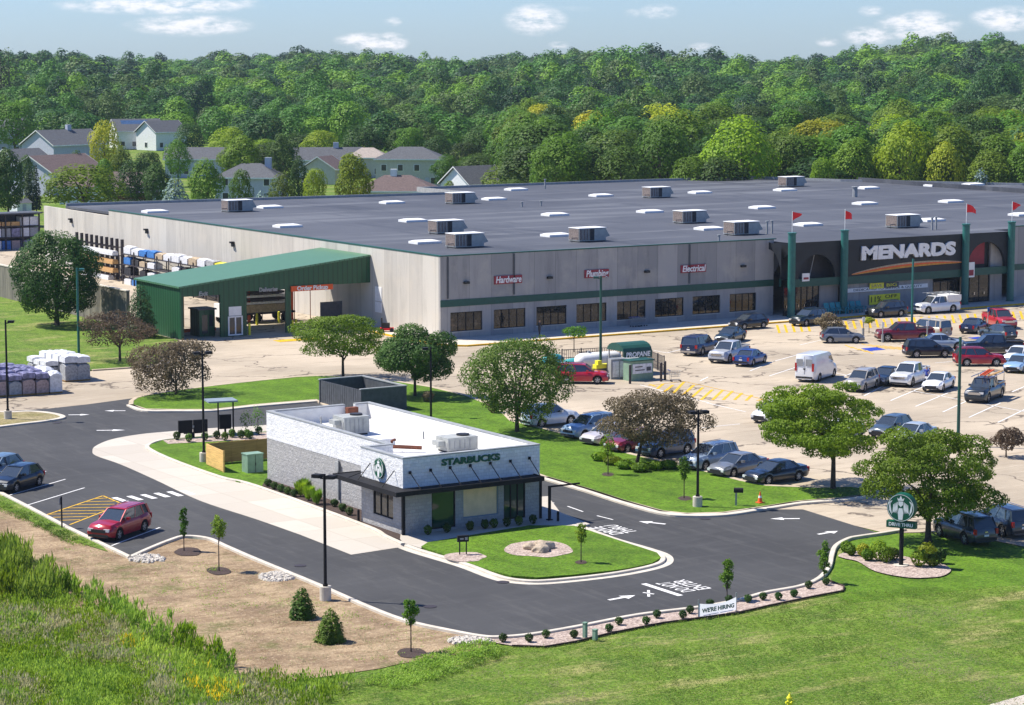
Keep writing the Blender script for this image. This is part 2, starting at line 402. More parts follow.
def smooth_pts(pts, closed=False, k=5):
    out = []; n = len(pts); rng = range(n if closed else n-1)
    for i in rng:
        p = [Vector(pts[(i+j) % n] if closed else pts[max(0, min(n-1, i+j))]) for j in (-1, 0, 1, 2)]
        for s in range(k):
            t = s/k
            q = .5*((2*p[1])+(-p[0]+p[2])*t+(2*p[0]-5*p[1]+4*p[2]-p[3])*t*t+(-p[0]+3*p[1]-3*p[2]+p[3])*t**3)
            out.append((q.x, q.y))
    if not closed: out.append(tuple(pts[-1][:2]))
    return out
def gp(pts): return [G(*p) for p in pts]
def sheet(name, pts_px, z, mat, sm=False, thick=0, world=False):
    pts = pts_px if world else gp(pts_px)
    if sm: pts = smooth_pts(pts, True, 4)
    mb = MB()
    if thick: mb.prism(pts, z-thick, z)
    else:
        n = len(pts); ar = sum(pts[i][0]*pts[(i+1) % n][1]-pts[(i+1) % n][0]*pts[i][1] for i in range(n))
        if ar < 0: pts = pts[::-1]
        mb.add([(p[0], p[1], z) for p in pts], [tuple(range(n))])
    return struct(mb, name, mat)
def sweep(mb, pts, prof, closed=False, mi=0):
    n = len(pts); k = len(prof); vs = []
    for i in range(n):
        a = Vector(pts[i-1] if (i or closed) else pts[0]); b = Vector(pts[(i+1) % n] if (i < n-1 or closed) else pts[-1])
        d = (b-a).normalized(); nn = Vector((-d.y, d.x))
        for (o, z) in prof: vs.append((pts[i][0]+nn.x*o, pts[i][1]+nn.y*o, z))
    fs = []
    for i in range(n if closed else n-1):
        j = (i+1) % n
        for q in range(k-1): fs.append((i*k+q, j*k+q, j*k+q+1, i*k+q+1))
    if not closed: fs += [tuple(range(k)), tuple(range(n*k-1, (n-1)*k-1, -1))]
    mb.add(vs, fs, mi)
def curb(name, pts_px, w=.32, h=.14, mat='curb_concrete', closed=False, sm=True, gutter=0):
    pts = gp(pts_px)
    if sm: pts = smooth_pts(pts, closed, 5)
    mb = MB(); sweep(mb, pts, [(-w/2, -.05), (-w/2, h-.02), (-w/2+.03, h), (w/2-.03, h), (w/2, h-.02), (w/2, -.05)], closed)
    if gutter: sweep(mb, pts, [(w/2, -.05), (w/2, .02), (w/2+gutter, .02), (w/2+gutter, -.05)] if gutter > 0 else [(-w/2+gutter, -.05), (-w/2+gutter, .02), (-w/2, .02), (-w/2, -.05)], closed)
    return struct(mb, name, mat)
def inpoly(x, y, poly):
    c = np.zeros(len(x), bool); n = len(poly)
    for i in range(n):
        x1, y1 = poly[i]; x2, y2 = poly[(i+1) % n]
        k = ((y1 > y) != (y2 > y)) & (x < (x2-x1)*(y-y1)/((y2-y1) or 1e-9)+x1); c ^= k
    return c
def scatter(poly, n, rng=RNG):
    P_ = np.array(poly); lo, hi = P_.min(0), P_.max(0); out = []
    while sum(map(len, out)) < n:
        q = rng.uniform(lo, hi, (n, 2)); out.append(q[inpoly(q[:, 0], q[:, 1], poly)])
    return np.concatenate(out)[:n]
# ------------------------------------------------------------------ ground
def terrain(d, lat):
    def ss(a, b, x):
        t = min(1, max(0, (x-a)/(b-a))); return t*t*(3-2*t)
    px = CX + lat/max(d, 1)*F
    z = 8.5*ss(470, 1350, d)
    z += 9*ss(600, 1300, d)*math.exp(-((px-1010)/150)**2)
    z += 2.0*ss(600, 1300, d)*math.sin(px*.021+1)
    return z-.04
def terrainXY(X, Y): return terrain(depth(X, Y), lateral(X, Y))
def make_ground():
    ds = [20, 60, 100, 140, 180, 250, 330, 420]+[470+i*60 for i in range(18)]+[1600, 1800, 2200, 3000, 4500]
    us = [-1.2, -.7, -.45]+[-.33+.03*i for i in range(23)]+[.45, .7, 1.2]
    mb = MB(); vs = []
    for d in ds:
        for u in us:
            lat = u*d if d > 60 else u*60; X, Y = (lat*math.cos(A)+d*math.sin(A), -lat*math.sin(A)+d*math.cos(A))
            vs.append((X, Y, terrain(d, lat)))
    n = len(us); fs = [(i*n+j, i*n+j+1, (i+1)*n+j+1, (i+1)*n+j) for i in range(len(ds)-1) for j in range(n-1)]
    mb.add(vs, fs); struct(mb, 'ground', 'field_grass')
make_ground()
Z0, Z1, Z2, Z3 = 0.0, .012, .024, .036
lotp = gp([(-90, 262), (-90, 424), (130, 402), (300, 470), (400, 500), (800, 512), (885, 533), (950, 531.5), (1100, 562), (1500, 500)])+[(420, 250), (420, 300), (250, 340), (60, 350)]
sheet('car_park', lotp, Z0, 'old_paving', world=True)
asph = [(-90, 416), (0, 411.5), (45, 409), (87, 404.5), (135, 398), (160, 405), (316, 402), (330, 409), (420, 436), (544, 479.5), (587, 492), (624, 504), (662, 514.5), (687, 517), (724, 516), (768, 509.5), (803, 509.5), (881, 534), (848, 539), (834, 547), (831, 555), (828, 568), (818, 579), (800, 587), (765, 593), (738, 601), (700, 608), (637, 616), (575, 628), (512, 637), (482, 637), (452, 632), (407, 622), (369, 608), (319, 586), (256, 560), (226, 547), (208, 539), (185, 537), (170, 541), (150, 549), (130, 558), (67.5, 528), (27.5, 507), (0, 493), (-90, 448)]
sheet('drive', asph, Z1, 'asphalt')
lane = smooth_pts(gp([(300, 422), (256, 426), (210, 428.5), (172, 431.5), (140, 434.5), (112, 439.5), (96, 446), (92.5, 451), (96, 456), (120, 464.5), (155, 480), (200, 501), (256, 519.5), (300, 535)]))+gp([(351, 555), (404, 547), (385, 538), (363, 526), (256, 487), (237, 483)])+smooth_pts(gp([(220, 478), (175, 462), (150, 451), (147.5, 446), (162, 441), (200, 437.5), (256, 433)]))+gp([(300, 429)])
sheet('drive_lane', lane, Z2, 'new_concrete', world=True)
sheet('bare_earth', [(-90, 430), (0, 490), (27, 508), (67, 529), (130, 559.5), (150, 550), (170, 542), (185, 538), (208, 540), (256, 561), (319, 587), (369, 609), (407, 623), (452, 633), (482, 638), (500, 640), (470, 652), (442, 657), (397, 664), (381, 668), (299, 680), (260, 690), (200, 680), (131, 660), (83, 640), (52, 625), (20, 610), (-90, 590)], -.01, 'bare_soil', sm=False)
sheet('roadside_grass', [(-40, 473), (0, 494), (27, 508), (67, 529), (100, 544), (108, 552), (60, 537), (20, 516), (-40, 490)], .03, 'field_grass')
# lawns
L1 = [(-90, 276), (0, 297.5), (98, 321.5), (150, 333.5), (180, 341.5), (172, 349), (160, 364), (147, 367), (92, 371), (0, 378), (-90, 385)]
sheet('lawn', L1, .1, 'field_grass', thick=.14)
L2 = [(131, 406), (131.5, 402), (136, 399), (148, 396), (180, 391), (220, 386), (256, 382), (296, 378), (316, 377), (360, 378), (400, 383), (431, 388), (468, 397), (500, 410), (512, 422), (545, 430), (562, 434.5), (589, 441), (630, 455), (660, 462), (712, 474), (742, 482), (768, 487), (818, 489), (850, 488), (866, 490), (871, 493.5), (867, 496.5), (840, 500), (800, 503), (768, 508), (724, 514.5), (687, 515.5), (662, 513), (624, 502.5), (587, 490.5), (544, 478), (420, 434.5), (330, 408), (316, 401), (256, 406), (212, 411), (175, 411), (145, 410.5)]
sheet('lawn', L2, .11, 'lawn_grass', thick=.15)
curb('kerb', L2, closed=True, sm=False, mat='old_curb', w=.4)
curb('kerb', [(130, 406), (145, 411.5), (175, 412), (212, 411.5), (256, 407), (316, 402)], w=.6)
curb('kerb', [(544, 479), (587, 491.5), (624, 503.5), (662, 514), (687, 516.5), (724, 515.7), (768, 509), (800, 504), (840, 501), (868, 497)], w=.7)
curb('kerb', [(92, 371), (147, 367), (160, 364), (172, 349), (180, 342)], mat='old_curb')
isl = [(-90, 408), (0, 413), (30, 412.5), (52, 414.5), (63, 418), (52, 421), (20, 425), (-90, 436)]
sheet('traffic_island', isl, .11, 'dry_grass', thick=.15, sm=True); curb('kerb', isl, closed=True, w=.45)
inner = [(149, 446.5), (163, 441.5), (200, 438), (256, 433.7), (300, 429.5), (300, 500), (268, 489), (256, 486.5), (237, 482.5), (220, 477.5), (175, 461.5), (152, 451)]
sheet('lawn', inner, .11, 'lawn_grass', thick=.15)
curb('kerb', [(256, 433.2), (200, 437.6), (163, 441), (148.5, 446), (151, 451), (175, 462), (220, 478), (256, 487), (363, 526), (385, 537), (403, 545.3)], w=.3, gutter=-.5)
sheet('planting_bed', [(163, 442), (200, 438.8), (256, 434.6), (300, 430.4), (300, 437), (256, 441), (205, 443.5), (168, 445.5)], .13, 'gravel')
sheet('planting_bed', [(262, 487.5), (363, 524.5), (385, 535.5), (404, 543.5), (425, 530), (300, 480), (268, 478)], .125, 'mulch')
sheet('footpath', [(400, 541), (404, 545), (421, 550), (427, 545), (470, 539), (530, 529), (574, 529), (590, 526), (560, 514), (548, 498), (520, 500), (450, 505), (403, 520)], .128, 'new_concrete', thick=.16)
isle = [(421, 549), (428, 544.5), (470, 537.5), (530, 527.5), (574, 528), (587, 532), (620, 543), (645, 551), (657, 555), (661, 560), (652, 565.5), (632, 570), (612, 573), (575, 577), (537, 580), (511, 578), (494, 574)]
sheet('lawn', isle, .15, 'lawn_grass', thick=.17)
curb('kerb', [(406.5, 546.8), (421, 552), (466, 565.5), (494, 576), (511, 580.5), (537, 582.5), (575, 579.5), (612, 575), (640, 570), (657, 565.5), (663, 561), (660, 555.5), (645, 550), (612, 540.5), (587, 531.5), (574, 526.5)], w=.3, gutter=-.45)
def blob(name, cx, cy, rx, ry, z, mat, seed=0):
    rg = random.Random(seed); pts = [(cx+rx*math.cos(a)*(1+rg.uniform(-.1, .1)), cy+ry*math.sin(a)*(1+rg.uniform(-.1, .1))) for a in [2*PI*i/14 for i in range(14)]]
    sheet(name, pts, z, mat, sm=True)
blob('planting_bed', 539, 551.5, 35, 8.3, .165, 'gravel', 1)
blob('planting_bed', 465, 559.5, 20, 5, .165, 'gravel', 2)
for i, (x, y, r) in enumerate([(188, 552, 13), (219, 571, 12), (411, 653, 15), (581, 565, 6), (685, 500, 7), (737, 600, 5), (608, 476, 6)]): blob('mulch_ring', x, y, r, r*.33, .17 if i in (3,) else .12 if i in (4, 6) else .02, 'mulch', 10+i)
strip = [(452, 636), (482, 638.5), (512, 638.5), (575, 629.5), (637, 617.5), (700, 609.5), (738, 602.5), (768, 594.5), (800, 588), (819, 580.5), (829, 582), (843, 587), (843, 591), (806, 598), (768, 606), (738, 613), (663, 623), (612, 633), (575, 642), (545, 647), (512, 646), (482, 641)]
sheet('gravel_bed', strip, .03, 'gravel')
mb = MB(); sweep(mb, gp([(512, 646.5), (545, 647.5), (575, 642.5), (612, 633.5), (663, 623.5), (738, 613.5), (768, 606.5), (806, 598.5), (843, 591.5), (844, 587), (830, 581.5)]), [(-.04, 0), (-.04, .09), (.04, .09), (.04, 0)]); struct(mb, 'bed_edging', 'mulch')
sheet('lawn', [(848, 541), (881, 535), (950, 533), (1100, 562), (1100, 590), (1024, 584), (940, 592), (848, 603), (830, 583), (836, 560)], -.034, 'lawn_grass')
sheet('planting_bed', [(838, 556), (850, 552), (880, 553), (905, 557), (940, 564), (951, 570), (944, 576), (930, 578), (908, 578), (876, 572), (858, 562), (845, 559)], .04, 'gravel', sm=True)
curb('kerb', [(905, 530.5), (881, 534.5), (860, 537.5), (848, 540), (836, 547), (832, 556), (829, 568), (819, 579.5), (800, 587.5), (765, 594), (738, 601.5), (700, 608.5), (637, 616.5), (575, 628.5), (530, 636), (500, 638.5), (482, 637.8), (452, 632.5), (407, 622.5), (369, 608.5), (319, 586.5), (256, 560.5), (226, 547.5), (208, 539.7), (185, 537.5), (170, 541.5), (150, 549.5), (130, 558.5)], w=.28, gutter=0)
curb('kerb', [(130, 558.5), (67.5, 528.5), (27.5, 507.5), (0, 493.5), (-90, 448.5)], w=.28, sm=False)
sheet('footpath', [(985, 706), (1024, 695), (1100, 672), (1100, 690), (1024, 720)], .01, 'new_concrete')
def stones(cx, cy, rx, ry, n, z, seed):
    rg = random.Random(seed); mb = MB()
    for _ in range(n):
        a, q = rg.uniform(0, 2*PI), math.sqrt(rg.random()); x, y = G(cx+rx*q*math.cos(a), cy+ry*q*math.sin(a)); r = rg.uniform(.06, .17); o = rg.uniform(0, 3)
        vs = [(x+r*rg.uniform(.7, 1.2)*math.cos(o+k*PI/3), y+r*rg.uniform(.7, 1.2)*math.sin(o+k*PI/3), z) for k in range(6)]
        vs += [(x+r*.6*math.cos(o+k*PI/3), y+r*.6*math.sin(o+k*PI/3), z+r*rg.uniform(.5, .9)) for k in range(6)]
        mb.add(vs, [(k, (k+1) % 6, 6+(k+1) % 6, 6+k) for k in range(6)]+[tuple(range(6, 12))])
    tag(mb.build('white_stones', 'white_rock'), 'loose white stones beside the kerb', kind='stuff')
stones(147, 559, 18, 4, 240, .0, 5); stones(277, 577, 18, 4.5, 240, -.01, 6); stones(470, 641, 22, 3.5, 260, .0, 7)
# ------------------------------------------------------------------ painted markings
mk = MB()
def stripe(mb, a, b, w, z):
    p, q = Vector(G(*a)), Vector(G(*b)); d = (q-p).normalized(); n = Vector((-d.y, d.x))*w/2
    mb.add([(*(p+n), z), (*(p-n), z), (*(q-n), z), (*(q+n), z)], [(0, 1, 2, 3)])
for a, b in [((864, 396), (893, 381)), ((890.5, 400.7), (923, 387)), ((915.5, 406.5), (948, 393)), ((943, 412), (967, 401)), ((969, 417.5), (1000.5, 403)), ((998, 422.5), (1030, 407)), ((843, 377), (865, 367.5)), ((838, 391), (845, 387)), ((769.4, 376), (797, 367)), ((768, 363), (797, 355)), ((750, 371), (775, 361)), ((653.6, 350.5), (667, 353)), ((667, 353), (684, 348.8)), ((913, 391), (1030, 412.5)), ((800, 366), (850, 376)), ((1012, 392), (1040, 380)), ((707, 403), (746, 412)), ((640, 385), (709, 403)), ((700, 381), (708, 377)), ((870, 372), (910, 380)), ((800, 345), (822, 340)), ((935, 363), (960, 361)), ((752, 420), (775, 415)), ((700, 428), (740, 424))]:
    stripe(mk, a, b, .13, Z1)
for a, b in [((7.7, 496), (65.5, 479.5)), ((27, 505.5), (84.6, 488)), ((111.5, 546), (160, 527.7)), ((30, 476), (46, 471.5)), ((512, 491), (523, 494)), ((539.5, 499), (554, 503.5)), ((567.5, 506.5), (583, 512)), ((597, 516), (613, 520)), ((487, 484), (497, 487))]: stripe(mk, a, b, .12, Z2)
stripe(mk, (643.5, 584), (680.5, 596), .35, Z2)
for a, b in [((114, 498), (126, 502)), ((129, 496.5), (141, 500.5)), ((142.5, 495), (155, 499)), ((156, 493.5), (168, 497.5)), ((169, 492), (181, 496.5)), ((182, 491), (193, 495))]: stripe(mk, a, b, .42, Z3)
def arrow(px, py, ang, L, z=Z2):
    x, y = G(px, py); c, s = math.cos(R(ang)), math.sin(R(ang))
    for pts in ([(-L*.42, -.12), (L*.05, -.12), (L*.05, .12), (-L*.42, .12)], [(L*.05, -.42), (L*.42, 0), (L*.05, .42)]):
        mk.add([(x+c*u-s*v, y+s*u+c*v, z) for u, v in pts], [tuple(range(len(pts)))])
for a in [(79, 415, -28, 2.0), (115, 411, 150, 2.0), (111, 430.5, -28, 2.6), (652, 523, 118, 2.2), (785, 519, 150, 2.2), (622, 598, 5, 2.2), (828, 533, 5, 2.0)]: arrow(*a)
stripe(mk, (643, 592.8), (654, 594.5), .15, Z2); stripe(mk, (648.5, 590.5), (648.8, 597), .15, Z2)
struct(mk, 'road_marking', 'white_paint')
yk = MB()
for a, b in [((46.8, 515), (103, 496)), ((103, 496), (122.6, 504.3)), ((122.6, 504.3), (69.8, 525))]: stripe(yk, a, b, .12, Z2)
hx = [(103, 496), (122.6, 504.3), (69.8, 525), (46.8, 515)]
for i in range(8):
    yy = 499+i*3.1; cr = []
    for (x1, y1), (x2, y2) in zip(hx, hx[1:]+hx[:1]):
        if (y1 > yy) != (y2 > yy): cr.append(x1+(x2-x1)*(yy-y1)/(y2-y1))
    stripe(yk, (min(cr)+.5, yy), (max(cr)-.5, yy-.8), .13, Z2)
for a, b in [((663, 384), (657, 389)), ((673, 385), (664, 392)), ((684, 382), (673, 393.6)), ((694, 385), (682, 396)), ((703, 387.5), (691, 398)), ((712.5, 389.6), (701, 400)), ((723, 390), (712.5, 400)), ((732.7, 391), (723, 400)), ((742, 393), (734.5, 400)), ((752, 395), (746, 400.6)), ((764, 399), (757, 400.6)), ((650, 384.5), (656, 386.5))]: stripe(yk, a, b, .26, Z1)
for a, b in [((648, 385.5), (684, 381.5)), ((684, 381.5), (767, 400))]: stripe(yk, a, b, .12, Z1+.004)
WY = 209.6; KY = G(600, 336.5)[1]
for i in range(36):
    px = 778+i*7.6
    if 812 < px < 838 and i % 2: continue
    yu = 324.5-.057*(px-789); stripe(yk, (px-1, yu), (px+1.5, yu+8), .26, Z1)
for i in range(9):
    X0, Y0 = G(862+i*7, 345.5+i*.6); yk.add([(X0, Y0-2.6, Z1), (X0+.2, Y0-2.6, Z1), (X0+.9, Y0+1, Z1), (X0+.7, Y0+1, Z1)], [(0, 1, 2, 3)])
for i in range(4): stripe(yk, (845+i*7, 345+i*2), (852+i*7, 348+i*2), .18, Z1)
stripe(yk, (1012, 372), (1034, 374), 1.2, Z1)
sweep(yk, [(121.6, 224), (121.6, KY+3), (122.3, KY+1.2), (123.6, KY-.05), (135, KY-.05), (300, KY-.05)], [(-.12, .0), (-.12, .16), (.14, .16), (.14, .0)])
x, y = G(294, 340); yk.box(x-2, x+2.6, y-.9, y+.7, .0, .03)
struct(yk, 'yellow_marking', 'yellow_paint')
dk = MB()
for px, py in ((57, 423), (503, 582.5), (232, 480), (705, 519), (430, 607), (300, 566)):
    x, y = G(px, py); dk.cyl((x, y), .36, Z2+.001, Z2+.012, 14)
struct(dk, 'drain_cover', 'steel_dark')
bk = MB(); x, y = G(871, 349.3); bk.add([(x-1, y-1, Z1), (x+1, y-1, Z1), (x+1.6, y+1, Z1), (x-.4, y+1, Z1)], [(0, 1, 2, 3)])
x, y = G(976, 338); bk.add([(x-.8, y-.6, Z1), (x+.8, y-.6, Z1), (x+1, y+.6, Z1), (x-.6, y+.6, Z1)], [(0, 1, 2, 3)])
struct(bk, 'blue_marking', 'haze_blue')
# words painted on the road, read by drivers coming the other way
WA = math.degrees(math.atan2(G(643.5, 584)[1]-G(680.5, 596)[1], G(643.5, 584)[0]-G(680.5, 596)[0]))
def road_words(lines, px, py, ang, size, width, z):
    x, y = G(px, py)
    for i, t in enumerate(lines):
        Mx = Matrix.Translation((x, y, z)) @ Matrix.Rotation(R(ang), 4, 'Z') @ Matrix.Translation((0, -i*size*1.05+size*.5, 0))
        o = text_obj('road_lettering', t, size*1.25, 'white_paint', Mx, ext=0, bold=.012*size, width=width); tag(o, kind='structure')
road_words(['DO NOT', 'ENTER'], 684, 586.3, WA, 1.0, 2.6, Z2+.004)
road_words(['DRIVE', 'THRU'], 614, 530, WA, 1.0, 2.6, Z2+.004)
sheet('footpath', [(121.8, 221), (121.8, KY+3), (122.5, KY+1), (123.8, KY), (330, KY), (330, WY+4), (124.5, WY+4), (124.5, 221)], .15, 'curb_concrete', thick=.17, world=True)

# ------------------------------------------------------------------ building helpers
def wall_y(mb, x0, x1, y0, y1, z0, z1, ops, mi=0):
    """wall slab along X with real openings (xa, xb, za, zb)"""
    xs = sorted({x0, x1, *[o[0] for o in ops], *[o[1] for o in ops]})
    for a, b in zip(xs, xs[1:]):
        col = sorted([(o[2], o[3]) for o in ops if o[0] <= a+1e-6 and o[1] >= b-1e-6]); z = z0
        for lo, hi in col:
            if lo > z: mb.box(a, b, y0, y1, z, lo, mi)
            z = hi
        if z < z1: mb.box(a, b, y0, y1, z, z1, mi)
def wall_x(mb, x0, x1, y0, y1, z0, z1, ops, mi=0):
    ys = sorted({y0, y1, *[o[0] for o in ops], *[o[1] for o in ops]})
    for a, b in zip(ys, ys[1:]):
        col = sorted([(o[2], o[3]) for o in ops if o[0] <= a+1e-6 and o[1] >= b-1e-6]); z = z0
        for lo, hi in col:
            if lo > z: mb.box(x0, x1, a, b, z, lo, mi)
            z = hi
        if z < z1: mb.box(x0, x1, a, b, z, z1, mi)
def window_y(parent, xa, xb, za, zb, y, n=4, frame='black_metal', glass='shop_glass', name='window', th=.07):
    mb = MB(); mb.box(xa, xb, y-.05, y+.05, za, za+th); mb.box(xa, xb, y-.05, y+.05, zb-th, zb)
    for i in range(n+1):
        x = xa+(xb-xa-th)*i/n; mb.box(x, x+th, y-.048, y+.048, za+th, zb-th)
    w = mb.build(name, frame, parent)
    g = MB(); g.box(xa+.01, xb-.01, y+.0, y+.02, za+.01, zb-.01); g.build('pane', glass, w); return w
def window_x(parent, ya, yb, za, zb, x, n=3, frame='black_metal', glass='shop_glass', name='window', th=.07):
    mb = MB(); mb.box(x-.05, x+.05, ya, yb, za, za+th); mb.box(x-.05, x+.05, ya, yb, zb-th, zb)
    for i in range(n+1):
        y = ya+(yb-ya-th)*i/n; mb.box(x-.048, x+.048, y, y+th, za+th, zb-th)
    w = mb.build(name, frame, parent)
    g = MB(); g.box(x, x+.02, ya+.01, yb-.01, za+.01, zb-.01); g.build('pane', glass, w); return w

# ------------------------------------------------------------------ the big store
HW = 8.5; SX = 124.0
store = empty('store_building', (SX, WY, 0), 0, 'huge grey concrete home improvement store with flat dark roof and green stripe', 'store')
def sp(mb, name, mats, parent=None, label=None):
    o = mb.build(name, mats, store)
    o.location = (-SX, -WY, 0)
    if parent: o.parent = parent; o.location = (0, 0, 0)
    if label: o['label'] = label
    return o
class SubParent: pass
# front wall with shop windows
XE0 = Xon(773, WY); XE1 = Xon(1012, WY)
wins = []
for a, b in [(450.5, 482.5), (494, 525.5), (536.5, 566.5), (576.5, 606.5), (617, 645.5), (655, 683.5), (692.5, 720), (729.5, 756)]:
    xa, xb = Xon(a, WY), Xon(b, WY); wins.append((xa, xb, .8, 2.75))
mb = MB(); wall_y(mb, SX, XE0, WY, WY+.35, 0, HW-.05, wins); f = sp(mb, 'front_wall', 'precast_front')
mb = MB(); mb.box(XE1, 330, WY, WY+.35, 0, HW-.05); sp(mb, 'front_wall', 'precast_front')
mb = MB(); YB = Yon(110, SX)
mb.box(SX, SX+.35, WY+.352, YB, 0, HW-.05); mb.add([(SX+.0, YB, 0), (SX+.35, YB, 0), (SX+.35, 316, 0), (SX, 316, 0), (SX, YB, 7.75), (SX+.35, YB, 7.75), (SX+.35, 316, 7.85), (SX, 316, 7.85)], [(0, 3, 2, 1), (4, 5, 6, 7), (0, 1, 5, 4), (1, 2, 6, 5), (2, 3, 7, 6), (3, 0, 4, 7)])
sp(mb, 'side_wall', 'precast_side')
mb = MB(); wall_y(mb, SX-.02, XE0-.0, WY-.06, WY-.002, 3.35, 4.05, []); mb.box(XE1, 330, WY-.06, WY-.002, 3.35, 4.05); sp(mb, 'green_stripe', 'green_paint')
# roof
zr = HW-.3
rp = [(SX+.355, WY+.355), (330, WY+.355), (330, 262), (268.5, 277), (252.3, 301), (247, 315.3), (225, 318), (184.2, 318), (184.2, 304), (SX+.355, 309)]
mb = MB(); mb.prism(rp, zr-.3, zr); roof = sp(mb, 'roof', 'roof_membrane')
rp2 = [(330, 248), (255, 263), (253.5, 300.5), (268.5, 277.5), (330, 262.5)]
mb = MB(); mb.box(254.2, 254.6, 240, 299, zr+.003, zr+.65); sp(mb, 'roof_kerb', 'roof_membrane')
mb = MB(); mb.box(SX-.04, XE0+.3, WY-.05, WY+.32, HW-.05, HW+.06); mb.box(SX-.04, SX+.4, WY+.321, YB, HW-.05, HW+.06)
mb.box(XE1-.3, 330, WY-.05, WY+.32, HW-.05, HW+.06)
sp(mb, 'parapet_cap', 'green_paint')
mb = MB(); sweep(mb, [(SX+.4, 309), (184.2, 304), (184.2, 318), (225, 318), (247, 315.3), (252.3, 301), (268.5, 277), (330, 262)], [(-.15, zr-.4), (-.15, zr+.35), (.15, zr+.35), (.15, zr-.4)]); sp(mb, 'rear_parapet', 'grey_metal')
mb = MB()
for x0, x1, y0, y1 in ((SX+.5, SX+1, 300, 308.5),): mb.box(x0, x1, y0, y1, 0, zr-.4)
mb.box(SX+.36, 184, 308.2, 308.7, 0, zr-.35); mb.box(184, 247, 314.6, 315, 0, zr-.35); sp(mb, 'rear_wall', 'precast_front')
for i, (xa, xb, za, zb) in enumerate(wins):
    w = window_y(store, xa, xb, za, zb, WY+.16, 4); w.location = (-SX, -WY, 0)
    mb = MB(); mb.box(xa-.06, xb+.06, WY-.03, WY+.06, za-.09, za-.002); mb.build('sill', 'curb_concrete', w)
# department signs
for word, a, b, yy in (('Hardware', 494, 521.5, 279.5), ('Plumbing', 584, 608, 273.5), ('Electrical', 680, 705, 268.5)):
    xa, xb = Xon(a, WY), Xon(b, WY); zc = Zat(yy, (xa+xb)/2, WY)
    mb = MB(); mb.box(xa, xb, WY-.12, WY-.002, zc-.42, zc+.42); s_ = sp(mb, 'sign', 'sign_red')
    text_obj('lettering', word, .95, 'white_plain', facing_front((xa+xb)/2, WY-.14, zc), s_, .03, .02, .15, (xb-xa)*.92)
# wall lamps and fittings
for px, yy in ((466, 282.5), (549, 277.5), (646, 271.5), (742, 266)):
    x = Xon(px, WY); z = Zat(yy, x, WY); mb = MB(); mb.box(x-.3, x+.3, WY-.3, WY-.01, z-.12, z+.12); sp(mb, 'wall_lamp', 'black_plastic')
for px, yy in ((73, 220.5), (148.5, 231), (234.5, 244)):
    y = Yon(px, SX); z = Zat(yy, SX, y); mb = MB(); mb.box(SX-.25, SX-.01, y-.25, y+.25, z-.3, z+.3); mb.box(SX-.5, SX-.25, y-.2, y+.2, z+.1, z+.3); sp(mb, 'wall_lamp', 'black_plastic')
for px in (447, 513, 688):
    x = Xon(px, WY); mb = MB(); mb.box(x, x+.18, WY-.12, WY-.062, 4.2, HW-.1); sp(mb, 'downpipe', 'dark_grey')
y = Yon(378, SX); mb = MB(); mb.box(SX-.06, SX-.002, y-.9, y+.5, 2.9, 4.4); mb.box(SX-.06, SX-.002, y-.9, y+.5, 1.7, 2.8); sp(mb, 'notice_board', 'white_plain')
y = Yon(381, SX); mb = MB()
# ---- entrance front
EY = WY-2.6
c1, c2, c3, c4 = [Xon(p, EY-.4) for p in (791.5, 844, 965, 1010.5)]
HE = 8.5
def arch_panel(mb, x0, x1, xa, xb, zs, ztop, y0, y1, zbase, n=18):
    """panel with a round-headed opening springing at zs"""
    cx, r = (xa+xb)/2, (xb-xa)/2; hz = min(ztop-.45-zs, r)
    if x0 < xa: mb.box(x0, xa, y0, y1, zbase, ztop)
    if xb < x1: mb.box(xb, x1, y0, y1, zbase, ztop)
    for i in range(n):
        a0, a1 = PI-PI*i/n, PI-PI*(i+1)/n
        xs_, xe = cx+r*math.cos(a0), cx+r*math.cos(a1); za, zb = zs+hz*math.sin(a0), zs+hz*math.sin(a1)
        mb.add([(xs_, y0, za), (xe, y0, zb), (xe, y0, ztop), (xs_, y0, ztop), (xs_, y1, za), (xe, y1, zb), (xe, y1, ztop), (xs_, y1, ztop)],
               [(0, 1, 2, 3), (5, 4, 7, 6), (3, 2, 6, 7), (4, 5, 1, 0)])
mb = MB()
arch_panel(mb, c1+.2, c2-.2, c1+1.2, c2-1.0, 4.2, HE-.3, EY, EY+.4, 4.2)
arch_panel(mb, c3+.2, c4-.2, c3+.6, c4-.6, 4.2, HE-.3, EY, EY+.4, 4.2)
mb.box(c2+.2, c3-.2, EY-.05, EY+.4, 4.15, HE-.3)
# left return with a half arch
for i in range(10):
    a0, a1 = i/10*PI/2, (i+1)/10*PI/2; ya, yb = EY+.4+2.2*(1-math.cos(a0)), EY+.4+2.2*(1-math.cos(a1))
    za, zb = 4.2+3.2*math.sin(a0), 4.2+3.2*math.sin(a1)
    mb.add([(c1-.9, ya, za), (c1-.9, yb, zb), (c1-.9, yb, HE-.35), (c1-.9, ya, HE-.35)], [(0, 1, 2, 3)])
sl = XE0
mb.add([(sl, WY-.02, HE-.35), (c1-.2, EY, HE-.3), (c1-.2, EY, 7.0), (sl+.6, WY-.6, 6.2), (sl, WY-.02, 4.6)], [(0, 1, 2, 3, 4)])
fas = sp(mb, 'fascia', 'dark_fascia')
mb = MB()
mb.box(c1+.2, c2-.2, EY+.0, EY+.4, 3.35, 4.2); mb.box(c2+.2, c3-.2, EY-.05, EY+.4, 3.3, 4.14); mb.box(c3+.2, c4-.2, EY+.0, EY+.4, 3.35, 4.2); mb.box(sl, c1-.2, EY+1.2, EY+1.6, 3.35, 4.2)
sp(mb, 'green_stripe', 'green_paint')
